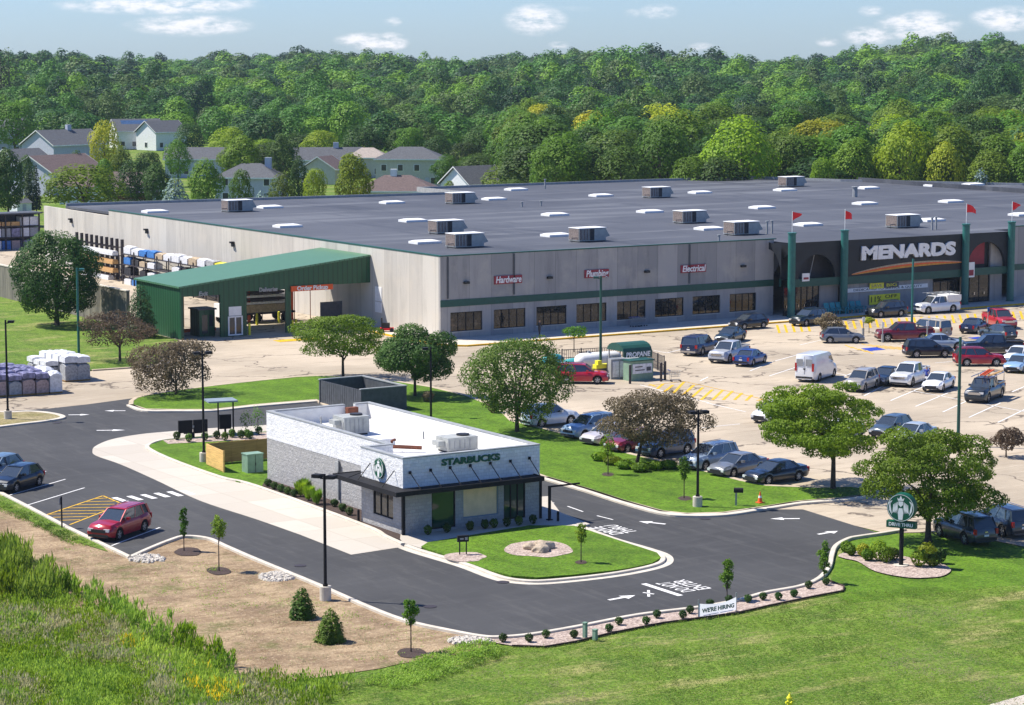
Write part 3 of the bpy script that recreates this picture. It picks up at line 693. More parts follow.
mb = MB(); mb.add([(sl, WY, HE-.29), (c1, EY-.02, HE-.29), (c4, EY-.02, HE-.29), (c4, WY+.6, HE-.29), (sl, WY+.6, HE-.29)], [(0, 1, 2, 3, 4)]); 
mb.box(c4, c4+.3, EY+.4, WY-.1, HW-.4, HE-.32)
sp(mb, 'entrance_roof', 'roof_membrane')
for cx_ in (c1, c2, c3, c4):
    mb = MB(); mb.cyl((cx_, EY-.3), .42, 0, 9.25, 16); mb.cyl((cx_, EY-.3), .5, 9.25, 9.37, 16); mb.cyl((cx_, EY-.3), .5, 0, .25, 16); sp(mb, 'column', 'teal_paint')
# recessed entrance walls, doors and glazing
mb = MB(); xw0, xw1 = c1+2.9, c3-3.2
for b_ in ((xw0+2.0, c2+.2, EY+.9, EY+1.2, .15, 3.34), (c2+.3, c3-4.2, EY+.45, EY+.75, .15, 3.28), (c3+5.0, c4-.2, EY+.9, EY+1.2, .15, HE-.5)):
    mb = MB(); mb.box(*b_); sp(mb, 'entrance_wall', 'precast_front')
def doors(x0, x1, y, z1, n):
    w = window_y(store, x0, x1, .15, z1, y, n, name='door', th=.1); w.location = (-SX, -WY, 0)
    mb = MB()
    for i in range(n): mb.box(x0+(x1-x0)*(i+.45)/n, x0+(x1-x0)*(i+.52)/n, y-.12, y-.06, 1.0, 1.3)
    mb.build('handle', 'chrome', w)
doors(sl+.1, xw0+2.0, EY+1.0, 3.34, 6); doors(c3+.3, c3+4.9, EY+1.0, 3.34, 3); doors(c3-4.0, c3-.5, EY+.7, 2.9, 3)
mb = MB(); mb.box(sl, c2+.2, EY+1.4, EY+1.5, 4.0, HE-.6); sp(mb, 'transom_glass', 'unit_dark')
mb = MB(); mb.box(c3, c3+5, EY+1.4, EY+1.5, 4.0, HE-.6); sp(mb, 'transom_glass', 'unit_dark')
mb = MB(); mb.box(c3+1.8, c3+4.3, EY+1.2, EY+1.38, 4.5, 7.2); sp(mb, 'sign', 'sign_red')
for a in (.6, 1.1): mb = MB(); mb.tube([(c1+a*3.4, EY+1.2, 4.3), (c1+a*3.4+.6, EY+.9, 7.6)], .05); sp(mb, 'arch_bracing', 'grey_metal')
for px, y0_, y1_ in ((803, 281, 273), (968, 277, 262)):
    x = Xon(px, EY+.3); za, zb = Zat(y0_, x, EY+.3), Zat(y1_, x, EY+.3)
    mb = MB(); mb.box(x-.5, x+.5, EY-.12, EY-.02, za, zb); s_ = sp(mb, 'door_sign', 'white_plain')
    mb = MB(); mb.box(x-.35, x+.35, EY-.14, EY-.122, za+.2, (za+zb)/2); mb.build('sign_face', 'sign_red', s_)
# fascia lettering
xa, xb = Xon(858.5, EY), Xon(952.5, EY); xm = (xa+xb)/2; zc = Zat(251.3, xm, EY)
text_obj('lettering', 'MENARDS', 1.95, 'white_plain', Matrix.Translation((-SX, -WY, 0)) @ facing_front(xm, EY-.17, zc), store, .1, .11, .03, xb-xa)
text_obj('lettering_edge', 'MENARDS', 1.95, 'black_plastic', Matrix.Translation((-SX, -WY, 0)) @ facing_front(xm-.12, EY-.08, zc-.1), store, .02, .16, .03, xb-xa+.15)
mb = MB(); xa, xb = Xon(850.5, EY), Xon(960, EY); n = 24; zA, zB, zC = Zat(274.5, xa, EY), Zat(264.8, (xa+xb)/2, EY), Zat(262, xb, EY)
for k, mi in ((0, 0), (1, 1), (2, 2)):
    for i in range(n):
        vs = []
        for t in (i/n, (i+1)/n):
            x = xa+(xb-xa)*t; zmid = zA*(1-t)*(1-2*t)+zB*4*t*(1-t)+zC*t*(2*t-1); th_ = .05+.24*math.sin(PI*t)**.6
            vs.append((x, zmid-th_+2*th_*k/3, zmid-th_+2*th_*(k+1)/3))
        (xA, l0, h0), (xB, l1, h1) = vs; mb.add([(xA, EY-.1, l0), (xB, EY-.1, l1), (xB, EY-.1, h1), (xA, EY-.1, h0)], [(0, 1, 2, 3)], mi)
sp(mb, 'swoosh', ['amber_box', 'orange_paint', 'tan_stock'])
# banners under the fascia
def banner(name, a, b, yt, yb_, mat, txts, y):
    xa, xb = Xon(a, y), Xon(b, y); z1, z0 = Zat(yt, (xa+xb)/2, y), Zat(yb_, (xa+xb)/2, y)
    mb = MB(); mb.box(xa, xb, y-.05, y, z0, z1); s_ = sp(mb, name, mat)
    for (t, fx, fz, sz, w, tm) in txts: text_obj('lettering', t, sz, tm, facing_front(xa+(xb-xa)*fx, y-.07, z0+(z1-z0)*fz), s_, .012, .0, 0, (xb-xa)*w)
BY = EY+.3
banner('banner', 846.5, 927, 286, 290, 'white_plain', [('DEDICATED TO SERVICE & QUALITY', .5, .5, .36, .85, 'dark_grey')], BY)
banner('banner', 869, 899.5, 294, 303.8, 'sign_yellow', [('11%', .2, .5, .95, .34, 'black_plastic'), ('OFF', .7, .74, .5, .4, 'black_plastic'), ('EVERYTHING', .7, .27, .45, .5, 'black_plastic')], BY)
banner('banner', 869, 883, 283, 288.5, 'sign_yellow', [('SAVE', .5, .5, .5, .8, 'tan_stock')], BY-.1)
banner('banner', 883.5, 898, 282.2, 287.4, 'dark_grey', [('BIG', .5, .5, .5, .7, 'sign_yellow')], BY-.1)
# roof details: skylights are part of the roof
for px, py in [(155, 211), (270, 206.5), (287.5, 225.5), (392, 202), (413, 220), (425, 241.5), (494, 198.5), (516, 189), (601, 195), (555, 214), (556, 234.5), (650, 211), (700, 192), (709, 228), (762, 207), (785, 189.5), (868, 187.5), (865, 203), (808, 224), (935, 185), (951, 201), (973, 184), (1022, 214), (1026, 190), (931, 219.5)]:
    x, y = G(px, py, zr+.2); mb = MB(); mb.box(x-1.5, x+1.5, y-1.0, y+1.0, zr+.003, zr+.26)
    mb.add([(x-1.4, y-.9, zr+.26), (x+1.4, y-.9, zr+.26), (x+1.4, y+.9, zr+.26), (x-1.4, y+.9, zr+.26), (x-1.0, y-.5, zr+.38), (x+1.0, y-.5, zr+.38), (x+1.0, y+.5, zr+.38), (x-1.0, y+.5, zr+.38)], [(0, 1, 5, 4), (1, 2, 6, 5), (2, 3, 7, 6), (3, 0, 4, 7), (4, 5, 6, 7)])
    o = mb.build('skylight', 'white_plain', roof)
for px, py in ((541, 206), (522, 207), (767, 234), (772, 233.5), (932, 230), (936, 229.5), (855, 197), (545, 189), (719, 241)):
    x, y = G(px, py, zr); mb = MB(); mb.cyl((x, y), .12 if px != 855 else .35, zr, zr+(1.4 if px not in (541, 522, 719) else .6), 8); mb.cyl((x, y), .2 if px != 855 else .5, zr+(1.4 if px not in (541, 522, 719) else .6), zr+(1.5 if px not in (541, 522, 719) else .7), 8); mb.build('vent_pipe', 'grey_metal', roof)
# rooftop air units stand on the roof: things of their own
def rtu():
    t = empty('rooftop_unit', (0, 0, zr), 0)
    mb = MB(); mb.box(-2.05, 2.05, -1.2, 1.2, .12, 1.5); mb.build('casing', 'unit_metal', t)
    mb = MB(); mb.box(-2.1, 2.1, -1.25, 1.25, 1.553, 1.62); mb.build('lid', 'white_plain', t)
    mb = MB(); mb.box(-1.95, 1.95, -1.1, 1.1, 0, .118); mb.build('base_rail', 'unit_dark', t)
    mb = MB(); mb.box(-1.98, -.4, -1.24, -1.203, .25, 1.45); mb.box(-2.09, -2.053, -1.1, 1.1, .25, 1.5); mb.build('coil_grille', 'unit_brown', t)
    mb = MB(); mb.box(-.38, .25, -1.235, -1.203, .2, 1.5); mb.build('fan_opening', 'unit_dark', t)
    for x in (-1.55, -1.1, -.65): mb = MB(); mb.box(x, x+.08, -1.27, -1.242, .2, 1.52); mb.build('rib', 'unit_metal', t)
    mb = MB(); mb.add([(2.052, -1.1, 1.5), (2.052, 1.1, 1.5), (2.75, 1.1, .6), (2.75, -1.1, .6), (2.052, -1.1, .45), (2.052, 1.1, .45)], [(0, 3, 2, 1), (0, 4, 3), (1, 2, 5), (3, 4, 5, 2)]); mb.build('intake_hood', 'unit_metal', t)
    mb = MB(); mb.tube([(-2.05, -.8, .5), (-2.9, -.8, .5), (-2.9, -.8, .02)], .06); mb.build('gas_pipe', 'dark_grey', t)
    return t
ru = rtu()
RL = ['leftmost air unit standing alone on the dark store roof', 'pale air unit just above the store corner, nearest the camera', 'air unit right behind the one nearest the store corner', 'air unit near the back notch of the store roof, left half', 'air unit on the front strip of roof above the Plumbing sign', 'small looking air unit far back in the middle of the roof', 'air unit behind and left of the one above the last wall bay', 'air unit at the roof front just left of the dark entrance fascia', 'farthest air unit, near the rear edge of the roof', 'air unit on the roof right above the big white store name']
for i, (px, py) in enumerate([(237.5, 212), (466, 248), (447, 234), (461, 204), (589, 242), (658, 198), (691.5, 223.5), (743.5, 235.3), (793, 186.8), (905.5, 228)]):
    o = ru if i == 0 else copy_tree(ru); x, y = G(px, py, zr); o.location = (x+.45, y+1.0, zr); o.scale = (.86, .86, .95)
    tag(o, RL[i], 'air unit', 'air conditioning units on the store roof')
# flags on the column tops
for i, (cx_, l, d) in enumerate(((c1, 'leftmost red flag, above the first green column', 0), (c2, 'red flag above the second green column, left of the store name', .5), (c3, 'drooping red flag above the third green column, right of the store name', 1), (c4, 'rightmost red flag, above the last green column', .2))):
    t = empty('flag', (cx_, EY-.3, 9.37), 0, l, 'flag', 'red flags over the entrance')
    mb = MB(); mb.cyl((0, 0), .035, 0, 2.3, 6); mb.build('mast', 'white_plain', t)
    mb = MB(); W_ = (1.25, 1.0, 1.5, 1.3)[i]; n = 8; vs = []
    for k in range(n+1):
        u = k/n; x = W_*u; y = .12*math.sin(u*6+i); dz = -.5*d*u*u; hh = 1.0*(1-u*(.9, .45, .55, .85)[i])
        vs += [(x+.04, y, 2.25+dz-(.5*(1.25-hh) if i in (1,) else .25*u)), (x+.04, y, 2.25+dz-(.5*(1.25-hh) if i in (1,) else .25*u)-hh)]
    mb.add(vs, [(2*k, 2*k+2, 2*k+3, 2*k+1) for k in range(n)]); mb.build('cloth', 'red_cloth', t)

# ------------------------------------------------------------------ drive-through yard canopy
CYy = G(181, 340)[1]; CX0 = G(181, 340)[0]; CX1 = SX-.05
CYb = None
z0c = 5.2
cb = G(137, 280, z0c); CYb = cb[1]
z1c = Zat(256.5, CX1, CYy)
t = empty('yard_gatehouse', (CX0, CYy, 0), 0, 'dark green metal drive-through canopy sloping up to the store side wall', 'canopy')
def gpart(mb, name, mat, parent=None):
    o = mb.build(name, mat, parent or t)
    if not parent: o.location = (-CX0, -CYy, 0)
    return o
xs = lambda px: Xon(px, CYy)
def zroof(x): return z0c+(z1c-z0c)*(x-CX0)/(CX1-CX0)
o1, o2, o3, o4, o5, o6 = xs(181.5), xs(221), xs(247), xs(286.5), xs(291.5), xs(332)
zo1, zo2 = Zat(297, o1, CYy), Zat(291.5, o3, CYy)
mb = MB()
def fpan(x0, x1, za):
    mb.add([(x0, CYy, za), (x1, CYy, za), (x1, CYy, zroof(x1)), (x0, CYy, zroof(x0)), (x0, CYy+.3, za), (x1, CYy+.3, za), (x1, CYy+.3, zroof(x1)), (x0, CYy+.3, zroof(x0))], [(0, 1, 2, 3), (5, 4, 7, 6), (4, 5, 1, 0), (1, 5, 6, 2), (0, 3, 7, 4)])
fpan(CX0, o1+.3, 0); fpan(o1+.3, o2, zo1); fpan(o2, o3, 0); fpan(o3, o4, zo2); fpan(o4, o5, 0); fpan(o5, CX1, zo2+.2)
gpart(mb, 'front_panel', 'green_ribbed')
mb = MB(); mb.add([(CX0, CYy+.31, 0), (CX0, CYb, 0), (CX0, CYb, z0c), (CX0, CYy+.31, z0c), (CX0+.2, CYy+.31, 0), (CX0+.2, CYb, 0), (CX0+.2, CYb, z0c), (CX0+.2, CYy+.31, z0c)], [(0, 3, 2, 1), (4, 5, 6, 7), (0, 1, 5, 4), (1, 2, 6, 5), (3, 7, 6, 2)]); gpart(mb, 'side_panel', 'green_ribbed')
mb = MB(); mb.add([(CX0-.2, CYy-.15, z0c+.02), (CX1, CYy-.15, z1c+.02), (CX1, CYb+.2, z1c+.02), (CX0-.2, CYb+.2, z0c+.02), (CX0-.2, CYy-.15, z0c+.2), (CX1, CYy-.15, z1c+.2), (CX1, CYb+.2, z1c+.2), (CX0-.2, CYb+.2, z0c+.2)], [(0, 3, 2, 1), (4, 5, 6, 7), (0, 1, 5, 4), (1, 2, 6, 5), (2, 3, 7, 6), (3, 0, 4, 7)]); gpart(mb, 'roof', 'green_roof_metal')
for px in (181.5, 222, 290, 334):
    x = xs(px)+.4
    mb = MB(); mb.box(x, x+.25, CYb-.4, CYb-.15, 0, zroof(x)); gpart(mb, 'post', 'orange_paint' if px > 200 else 'rust')
w = window_y(t, xs(228), xs(242.5), .1, Zat(316, xs(235), CYy), CYy-.07, 2, frame='white_plain', glass='house_glass', name='door', th=.14); w.location = (-CX0, -CYy, 0)
mb = MB(); mb.box(xs(229), xs(241.5), CYy-.08, CYy-.02, Zat(315.5, xs(235), CYy), Zat(306.5, xs(235), CYy)); gpart(mb, 'notice_board', 'white_plain')
mb = MB(); mb.box(xs(291), xs(332.5), CYy-.2, CYy-.02, Zat(290.3, xs(312), CYy), Zat(285, xs(312), CYy)); s_ = gpart(mb, 'sign', 'orange_paint')
zc = (Zat(290.3, xs(312), CYy)+Zat(285, xs(312), CYy))/2
text_obj('lettering', 'Order Pickup', .62, 'white_plain', facing_front(xs(312), CYy-.22, zc), s_, .02, .02, 0, 3.6)
for wd, px, py in (('Exit', 203.5, 293.7), ('Deliveries', 268.5, 289.5)):
    text_obj('lettering', wd, .6, 'grey_metal', Matrix.Translation((-CX0, -CYy, 0)) @ facing_front(xs(px), CYy-.06, Zat(py, xs(px), CYy)), t, .03, .02, .1, 1.0 if wd == 'Exit' else 2.1)
for k in range(5):
    x = xs(292)+k*(xs(358)-xs(292))/4; mb = MB(); mb.box(x, x+.07, CYb-.1, CYb-.03, 0, 4.2); gpart(mb, 'fence_post', 'rust')
mb = MB(); mb.box(xs(334), xs(356), CYy+3.0, CYy+3.06, .2, 2.6); gpart(mb, 'gate_panel', 'dark_grey')
tb = empty('guard_booth', (xs(213.5), CYy+1.5, 0), 0, 'small dark green guard booth with glazed front inside the canopy exit', 'booth')
mb = MB(); wall_y(mb, -.9, .9, 0, .1, 0, 2.7, [(-.55, .1, .3, 2.2), (.25, .7, 1, 2.2)]); mb.box(-.9, -.8, .1, 2, 0, 2.7); mb.box(.8, .9, .1, 2, 0, 2.7); mb.box(-.9, .9, 2, 2.1, 0, 2.7); mb.build('wall', 'green_ribbed', tb)
mb = MB(); mb.box(-1.05, 1.05, -.15, 2.25, 2.703, 2.85); mb.build('roof', 'dark_grey', tb)
mb = MB(); mb.box(-.55, .1, .03, .06, .3, 2.2); mb.box(.25, .7, .03, .06, 1, 2.2); mb.build('window', 'house_glass', tb)
def bollard(name, px, py, h, r, mat, label, group=None, xy=None):
    x, y = xy or G(px, py); mb = MB(); mb.cyl((0, 0), r, 0, h-.05, 10); mb.cyl((0, 0), r, h-.05, h, 10, r2=r*.5)
    o = mb.build(name, mat, loc=(x, y, 0)); return tag(o, label, 'bollard', group)
bg = 'yellow bollards at the yard canopy'
for px, py, l in ((292.5, 332, 'left one of the yellow bollard pair in front of the canopy post'), (296, 331, 'right one of the yellow bollard pair in front of the canopy post'), (249.5, 335, 'single yellow bollard right of the white framed canopy door'), (257, 325, 'yellow bollard inside the canopy under the word Deliveries'), (279, 323, 'yellow bollard inside the canopy near the lumber truck'), (210.5, 327, 'yellow bollard beside the guard booth')): bollard('bollard', px, py, 1.25, .13, 'sign_yellow', l, bg)
# ------------------------------------------------------------------ coffee shop
BX, BYf, BE, BR, BH, BS, BM = 71.3, 125.0, 81.05, 146.7, 4.75, 73.1, 130.2
cafe = empty('coffee_shop', (BX, BYf, 0), 0, 'small white and grey block coffee shop with flat white roof and black awning', 'cafe')
def cp(mb, name, mat, parent=None):
    o = mb.build(name, mat, parent or cafe)
    if not parent: o.location = (-BX, -BYf, 0)
    return o
xf = lambda px: Xon(px, BYf)
zi = 3.75; zg = 2.95; zf = 2.72
fw = [(xf(432), xf(455.7), .25, 2.65), (xf(463), xf(498.6), .7, 2.6), (xf(504), xf(525.5), .3, 2.68)]
sw = [(Yon(393, BX), Yon(373, BX), .85, 2.45)]
mb = MB(); wall_y(mb, BX, BE, BYf, BYf+.3, zf, BH, []); mb.box(BX, BX+.3, BYf+.3, BM, zf, BH); mb.box(BX+.3, BS+.3, BM-.3, BM, zi-.3, BH)
mb.box(BS, BS+.3, BM, BR, zg, BH); xn0, xn1 = G(340, 404, BH)[0], G(346, 402, BH)[0]
mb.box(BS+.3, xn0, BR-.3, BR, 0, BH); mb.box(xn1, BE, BR-.3, BR, 0, BH); mb.box(xn0, xn1, BR-.3, BR, 0, BH-.9)
mb.box(BE-.3, BE, BYf+.3, BR-.3, zg, BH); cp(mb, 'upper_wall', 'white_block')
mb = MB(); wall_y(mb, BX+.02, BE, BYf+.02, BYf+.3, .1, zf-.002, fw); wall_x(mb, BX+.02, BX+.3, BYf+.302, BM, .1, zf-.002, sw)
mb.box(BS+.02, BS+.3, BM+.001, BR, .05, zg-.002); mb.box(BX+.3, BS+.3, BM-.28, BM-.02, .1, zi-.301); mb.box(BE-.3, BE-.02, BYf+.302, BR-.3, .1, zg-.002)
cp(mb, 'lower_wall', 'grey_block')
mb = MB(); mb.prism([(BX+.305, BYf+.305), (BE-.305, BYf+.305), (BE-.305, BR-.305), (BS+.305, BR-.305), (BS+.305, BM-.305), (BX+.305, BM-.305)], zi-.2, zi); croof = cp(mb, 'roof', 'roof_white')
mb = MB()
for x0, x1, y0, y1 in ((BX-.03, BE+.03, BYf-.03, BYf+.34), (BX-.03, BX+.34, BYf+.341, BM+.03), (BX+.341, BS+.34, BM-.34, BM+.03), (BS-.03, BS+.339, BM+.031, BR+.03), (BS+.34, xn0, BR-.34, BR+.03), (xn1, BE+.03, BR-.34, BR+.03), (BE-.34, BE+.03, BYf+.341, BR-.341)): mb.box(x0, x1, y0, y1, BH+.002, BH+.07)
cp(mb, 'parapet_cap', 'grey_metal')
mb = MB(); mb.box(BX+.32, BE-.32, BYf+.301, BYf+.33, zi, BH-.02); mb.box(BE-.33, BE-.301, BYf+.34, BR-.34, zi, BH-.02); mb.box(BS+.32, xn0-.02, BR-.33, BR-.301, zi, BH-.02); mb.box(xn1+.02, BE-.34, BR-.33, BR-.301, zi, BH-.02); mb.box(BX+.301, BX+.33, BYf+.34, BM-.34, zi, BH-.02); mb.box(BS+.301, BS+.33, BM, BR-.34, zi, BH-.02)
cp(mb, 'parapet_lining', 'roof_white')
for (xa, xb, za, zb), gl, n in zip(fw, ('green_glass', 'cream_panel', 'green_glass'), (1, 1, 3)):
    w = window_y(cafe, xa, xb, za, zb, BYf+.12, n, glass=gl, frame='black_metal' if gl != 'cream_panel' else 'slate_blue'); w.location = (-BX, -BYf, 0)
w = window_x(cafe, sw[0][0], sw[0][1], .85, 2.45, BX+.12, 3, glass='shop_glass'); w.location = (-BX, -BYf, 0)
mb = MB(); mb.box(BE-.02, BE+.16, BYf-.02, BYf+.2, .14, zf-.2); mb.box(BX-.06, BX+.12, BYf-.06, BYf+.1, .14, zf-.1); cp(mb, 'corner_post', 'black_metal')
# awning with hanger rods
za_ = 2.72; ya_end = Yon(333, BX-1.15)
mb = MB(); X0, Y0, X1 = BX-1.15, BYf-1.2, Xon(544.5, BYf-1.2)
mb.box(X0, X1, Y0, Y0+.1, za_, za_+.28); mb.box(X0, X0+.1, Y0+.1, ya_end, za_, za_+.28); mb.box(X1-.1, X1, Y0+.1, BYf-.05, za_, za_+.28)
mb.box(X0+.1, BS-.02, ya_end-.1, ya_end, za_, za_+.28)
mb.box(X0+.1, X1-.1, Y0+.1, BYf-.01, za_+.2, za_+.24)
mb.box(X0+.1, BX-.01, BYf-.009, BM, za_+.2, za_+.24); mb.box(X0+.1, BS-.02, BM+.001, ya_end-.1, za_+.2, za_+.24)
mb.box(BX-.12, BX-.02, BYf, BM, za_+.02, za_+.24)
cp(mb, 'awning', 'black_metal')
for px, py in ((410, 472.5), (430.5, 470), (450, 467.5), (470, 465.5), (490, 463), (510, 461), (529, 458)):
    x = xf(px); z = Zat(py, x, BYf-.03); mb = MB(); mb.tube([(x, BYf-.03, z), (x+.15, Y0+.12, za_+.29)], .03, 5); mb.cyl((x, BYf-.05), .09, z-.08, z+.08, 8); cp(mb, 'hanger_rod', 'black_metal')
for px, py in ((395, 470.5), (371, 463), (362, 462.5)):
    y = Yon(px, BX); xw = BX if px > 364 else BS; z = Zat(py, xw, y); mb = MB(); mb.tube([(xw-.02, y, z), (BX-1.0, y-.2, za_+.29)], .03, 5); cp(mb, 'hanger_rod', 'black_metal')
xa, xb = xf(441.5), xf(499.5)
text_obj('lettering', 'STARBUCKS', .55, 'logo_green', Matrix.Translation((-BX, -BYf, 0)) @ facing_front((xa+xb)/2, BYf-.05, Zat(459.8, (xa+xb)/2, BYf)), cafe, .04, .022, 0, xb-xa)
# round emblem built up in flat layers
def emblem(parent, M4, r, name='emblem', th=.1):
    def disc(rr, z0, z1, mat, nm, cyls=40):
        mb = MB(); mb.cyl((0, 0), rr, z0, z1, cyls); o = mb.build(nm, mat, None); o.data.transform(M4); o.parent = parent; return o
    b = disc(r, -th, 0, 'logo_green', name)
    mb = MB(); ring = [(r*.96*math.cos(a), r*.96*math.sin(a)) for a in np.linspace(0, 2*PI, 49)[:-1]]; ring2 = [(p[0]*.96, p[1]*.96) for p in ring]; n = 48
    mb.add([(*p, .004) for p in ring]+[(*p, .004) for p in ring2], [(i, (i+1) % n, n+(i+1) % n, n+i) for i in range(n)])
    def poly(pts): 
        pts = [(x*r, y*r, .006) for x, y in pts]; ar = sum(pts[i][0]*pts[(i+1) % len(pts)][1]-pts[(i+1) % len(pts)][0]*pts[i][1] for i in range(len(pts)))
        mb.add(pts if ar > 0 else pts[::-1], [tuple(range(len(pts)))])
    # crown
    poly([(-.2, .5), (-.26, .72), (-.12, .62), (0, .88), (.12, .62), (.26, .72), (.2, .5)])
    # face
    poly([(-.17, .46), (-.17, .22), (0, .06), (.17, .22), (.17, .46)])
    for s in (1, -1):
        for k in range(4):   # locks of hair
            x0 = .22+.09*k; poly([(s*x0, .42-.06*k), (s*(x0+.05), .40-.06*k), (s*(x0+.1), -.05-.12*k), (s*(x0+.04), -.45+.03*k), (s*(x0-.01), -.05-.05*k)])
        poly([(s*.62, -.55), (s*.82, -.2), (s*.86, .2), (s*.72, .5), (s*.74, .15), (s*.68, -.15)])   # raised tail
        poly([(s*.70, .46), (s*.92, .32), (s*.84, .1), (s*.6, .5)])
    poly([(-.13, -.02), (.13, -.02), (.2, -.35), (.15, -.85), (-.15, -.85), (-.2, -.35)])
    o = mb.build('mark', 'white_plain', None); o.data.transform(M4); o.parent = b
    return b
ye = Yon(381, BX); ze = Zat(468, BX, ye)
e_ = emblem(cafe, Matrix.Translation((-BX, -BYf, 0)) @ facing_side(BX-.16, ye, ze), .62)
e_['label'] = 'round green and white emblem'
yc_ = Yon(340, BS); mb = MB(); mb.box(BS-.12, BS-.02, yc_, yc_+.12, .3, 2.9); mb.box(BS-.2, BS-.121, yc_-.15, yc_+.25, 2.2, 2.8); cp(mb, 'conduit', 'grey_metal')
# roof kit on the cafe: units top-level, ducts and pipes parts
def cafe_unit(px, py, w, d_, h, label):
    x, y = G(px, py, zi); t = empty('rooftop_unit', (x, y+d_/2, zi), 0, label, 'air unit', 'air units on the cafe roof')
    mb = MB(); mb.box(-w/2, w/2, -d_/2, d_/2, .12, h); mb.build('casing', 'transformer_green' if 0 else 'unit_metal', t)
    mb = MB(); mb.box(-w/2+.1, w/2-.1, -d_/2+.1, d_/2-.1, 0, .118); mb.build('base_rail', 'unit_dark', t)
    mb = MB(); mb.cyl((w*.2, 0), .42, h+.002, h+.1, 20); mb.build('fan_guard', 'unit_dark', t)
    mb = MB()
    for k in range(5): mb.box(-w/2+.1+k*w*.17, -w/2+.1+k*w*.17+.08, -d_/2-.03, -d_/2-.003, .25, h-.15)
    mb.box(-w/2-.03, -w/2-.003, -d_/2+.1, d_/2-.1, .3, h-.3); mb.build('panel_seams', 'grey_metal', t)
    mb = MB(); mb.box(-w/2-.5, -w/2-.032, -.4, .4, h-.5, h-.2); mb.build('intake_hood', 'unit_metal', t)
cafe_unit(357, 435.5, 1.9, 1.6, 1.25, 'tall grey green air unit at the back of the white cafe roof')
cafe_unit(463, 452, 2.2, 1.5, .95, 'low grey green air unit at the front right of the white cafe roof')
for px, py in ((423.5, 439), (321, 424), (438, 445)):
    x, y = G(px, py, zi); mb = MB(); mb.cyl((x, y), .07, zi, zi+.5, 8); mb.build('vent_pipe', 'grey_metal', croof)
x, y = G(380, 447, zi); mb = MB(); mb.box(x-.9, x+.9, y-.4, y+.4, zi+.1, zi+.55); mb.box(x-2.2, x-.9, y-.2, y+.3, zi+.1, zi+.4); mb.build('duct', 'white_plain', croof)
x, y = G(394, 452, zi); mb = MB(); mb.tube([(x-.5, y+.3, zi+.35), (x+.2, y-.2, zi+.35), (x+1.4, y-1.1, zi+.3)], .13); mb.tube([(x-.1, y+.1, zi), (x-.1, y+.1, zi+.7), (x+.2, y+.2, zi+.75)], .1); mb.build('gas_pipe', 'rust', croof)
mb = MB(); mb.box(xn0-.1, xn1-.1, BR-.9, BR-.5, zi, zi+.9); mb.build('roof_hatch', 'rust', croof)

# ------------------------------------------------------------------ lamp posts
def lamp_post(px, py, ytop, heads, label, mat='black_metal', base=True, r=.09, face=0, xy=None):
    x, y = xy or G(px, py); h = Zat(ytop, x, y)
    t = empty('street_lamp', (x, y, 0), R(-32+face), label, 'lamp post')
    zb = .75 if base else 0
    if base: mb = MB(); mb.cyl((0, 0), .31, 0, zb, 18); mb.build('concrete_base', 'curb_concrete', t, )
    mb = MB(); mb.cyl((0, 0), r*1.5, zb, zb+.12, 10); mb.cyl((0, 0), r, zb+.12, h, 10, r2=r*.8); mb.build('pole', mat, t)
    for s in heads:
        mb = MB(); mb.box(0 if s > 0 else -.25, .25 if s > 0 else 0, -.04, .04, h-.28, h-.2); mb.build('arm', mat, t)
        mb = MB(); mb.box(s*.2, s*.66, -.24, .24, h-.22, h-.04); hd = mb.build('lamp_head', mat, t)
        mb = MB(); mb.box(s*.26, s*.6, -.16, .16, h-.24, h-.223); mb.build('lens', 'lamp_lens', hd)
lamp_post(325.5, 600, 474, (1, -1), 'black double-headed lamp post on the dirt beside the drive, by two little conifers', face=-25)
lamp_post(697.5, 508, 410, (1, -1), 'black double-headed lamp post on a concrete base at the tip of the cafe lawn', face=20)
lamp_post(8, 420, 320, (1,), 'black single-headed lamp post on the small straw coloured island at the left edge')
lamp_post(204, 463, 351, (1, -1), 'black double-headed lamp post beside the drive-thru menu boards', face=20)
lamp_post(431, 418, 347, (-1,), 'black lamp post behind the cafe roof, by the round dark green tree', base=False)
lamp_post(79, 361, 268, (1,), 'tall teal lamp post on the lawn right of the huge round tree', 'teal_paint', False, .13)
lamp_post(600.5, 378, 276, (-1,), 'tall dark green lamp post behind the propane cage', 'green_paint', False, .13)
lamp_post(911.5, 341, 259, (), 'green pole in front of the big white store name', 'teal_paint', False, .13)
lamp_post(958, 446, 337, (), 'tall green pole rising from behind the tree at the round sign', 'green_paint', False, .13)
lamp_post(947, 537, 466, (-1,), 'short black lamp post hidden in the crown of the tree by the round sign', base=False)
# ------------------------------------------------------------------ round cafe sign on a pole
x, y = G(901, 566); t = empty('pole_sign', (x, y, 0), R(-58), 'round green and white drive-thru sign on a black pole in a gravel bed', 'sign')
hz_ = Zat(507, x, y); mb = MB(); mb.cyl((0, 0), .13, 0, hz_-.9, 12); mb.build('pole', 'black_metal', t)
mb = MB(); mb.cyl((0, 0), .45, 0, .08, 12); mb.build('footing', 'curb_concrete', t)
b = emblem(t, Matrix.Translation((0, -.3, hz_)) @ Matrix.Rotation(PI/2, 4, 'X'), .8, 'round_sign', .6)
mb = MB(); mb.box(-.85, .85, -.2, .2, hz_-1.18, hz_-.8); pl = mb.build('sign_panel', 'logo_green', t)
text_obj('lettering', 'DRIVE THRU', .26, 'white_plain', facing_front(0, -.215, hz_-.99), pl, .008, .008, 0, 1.4)
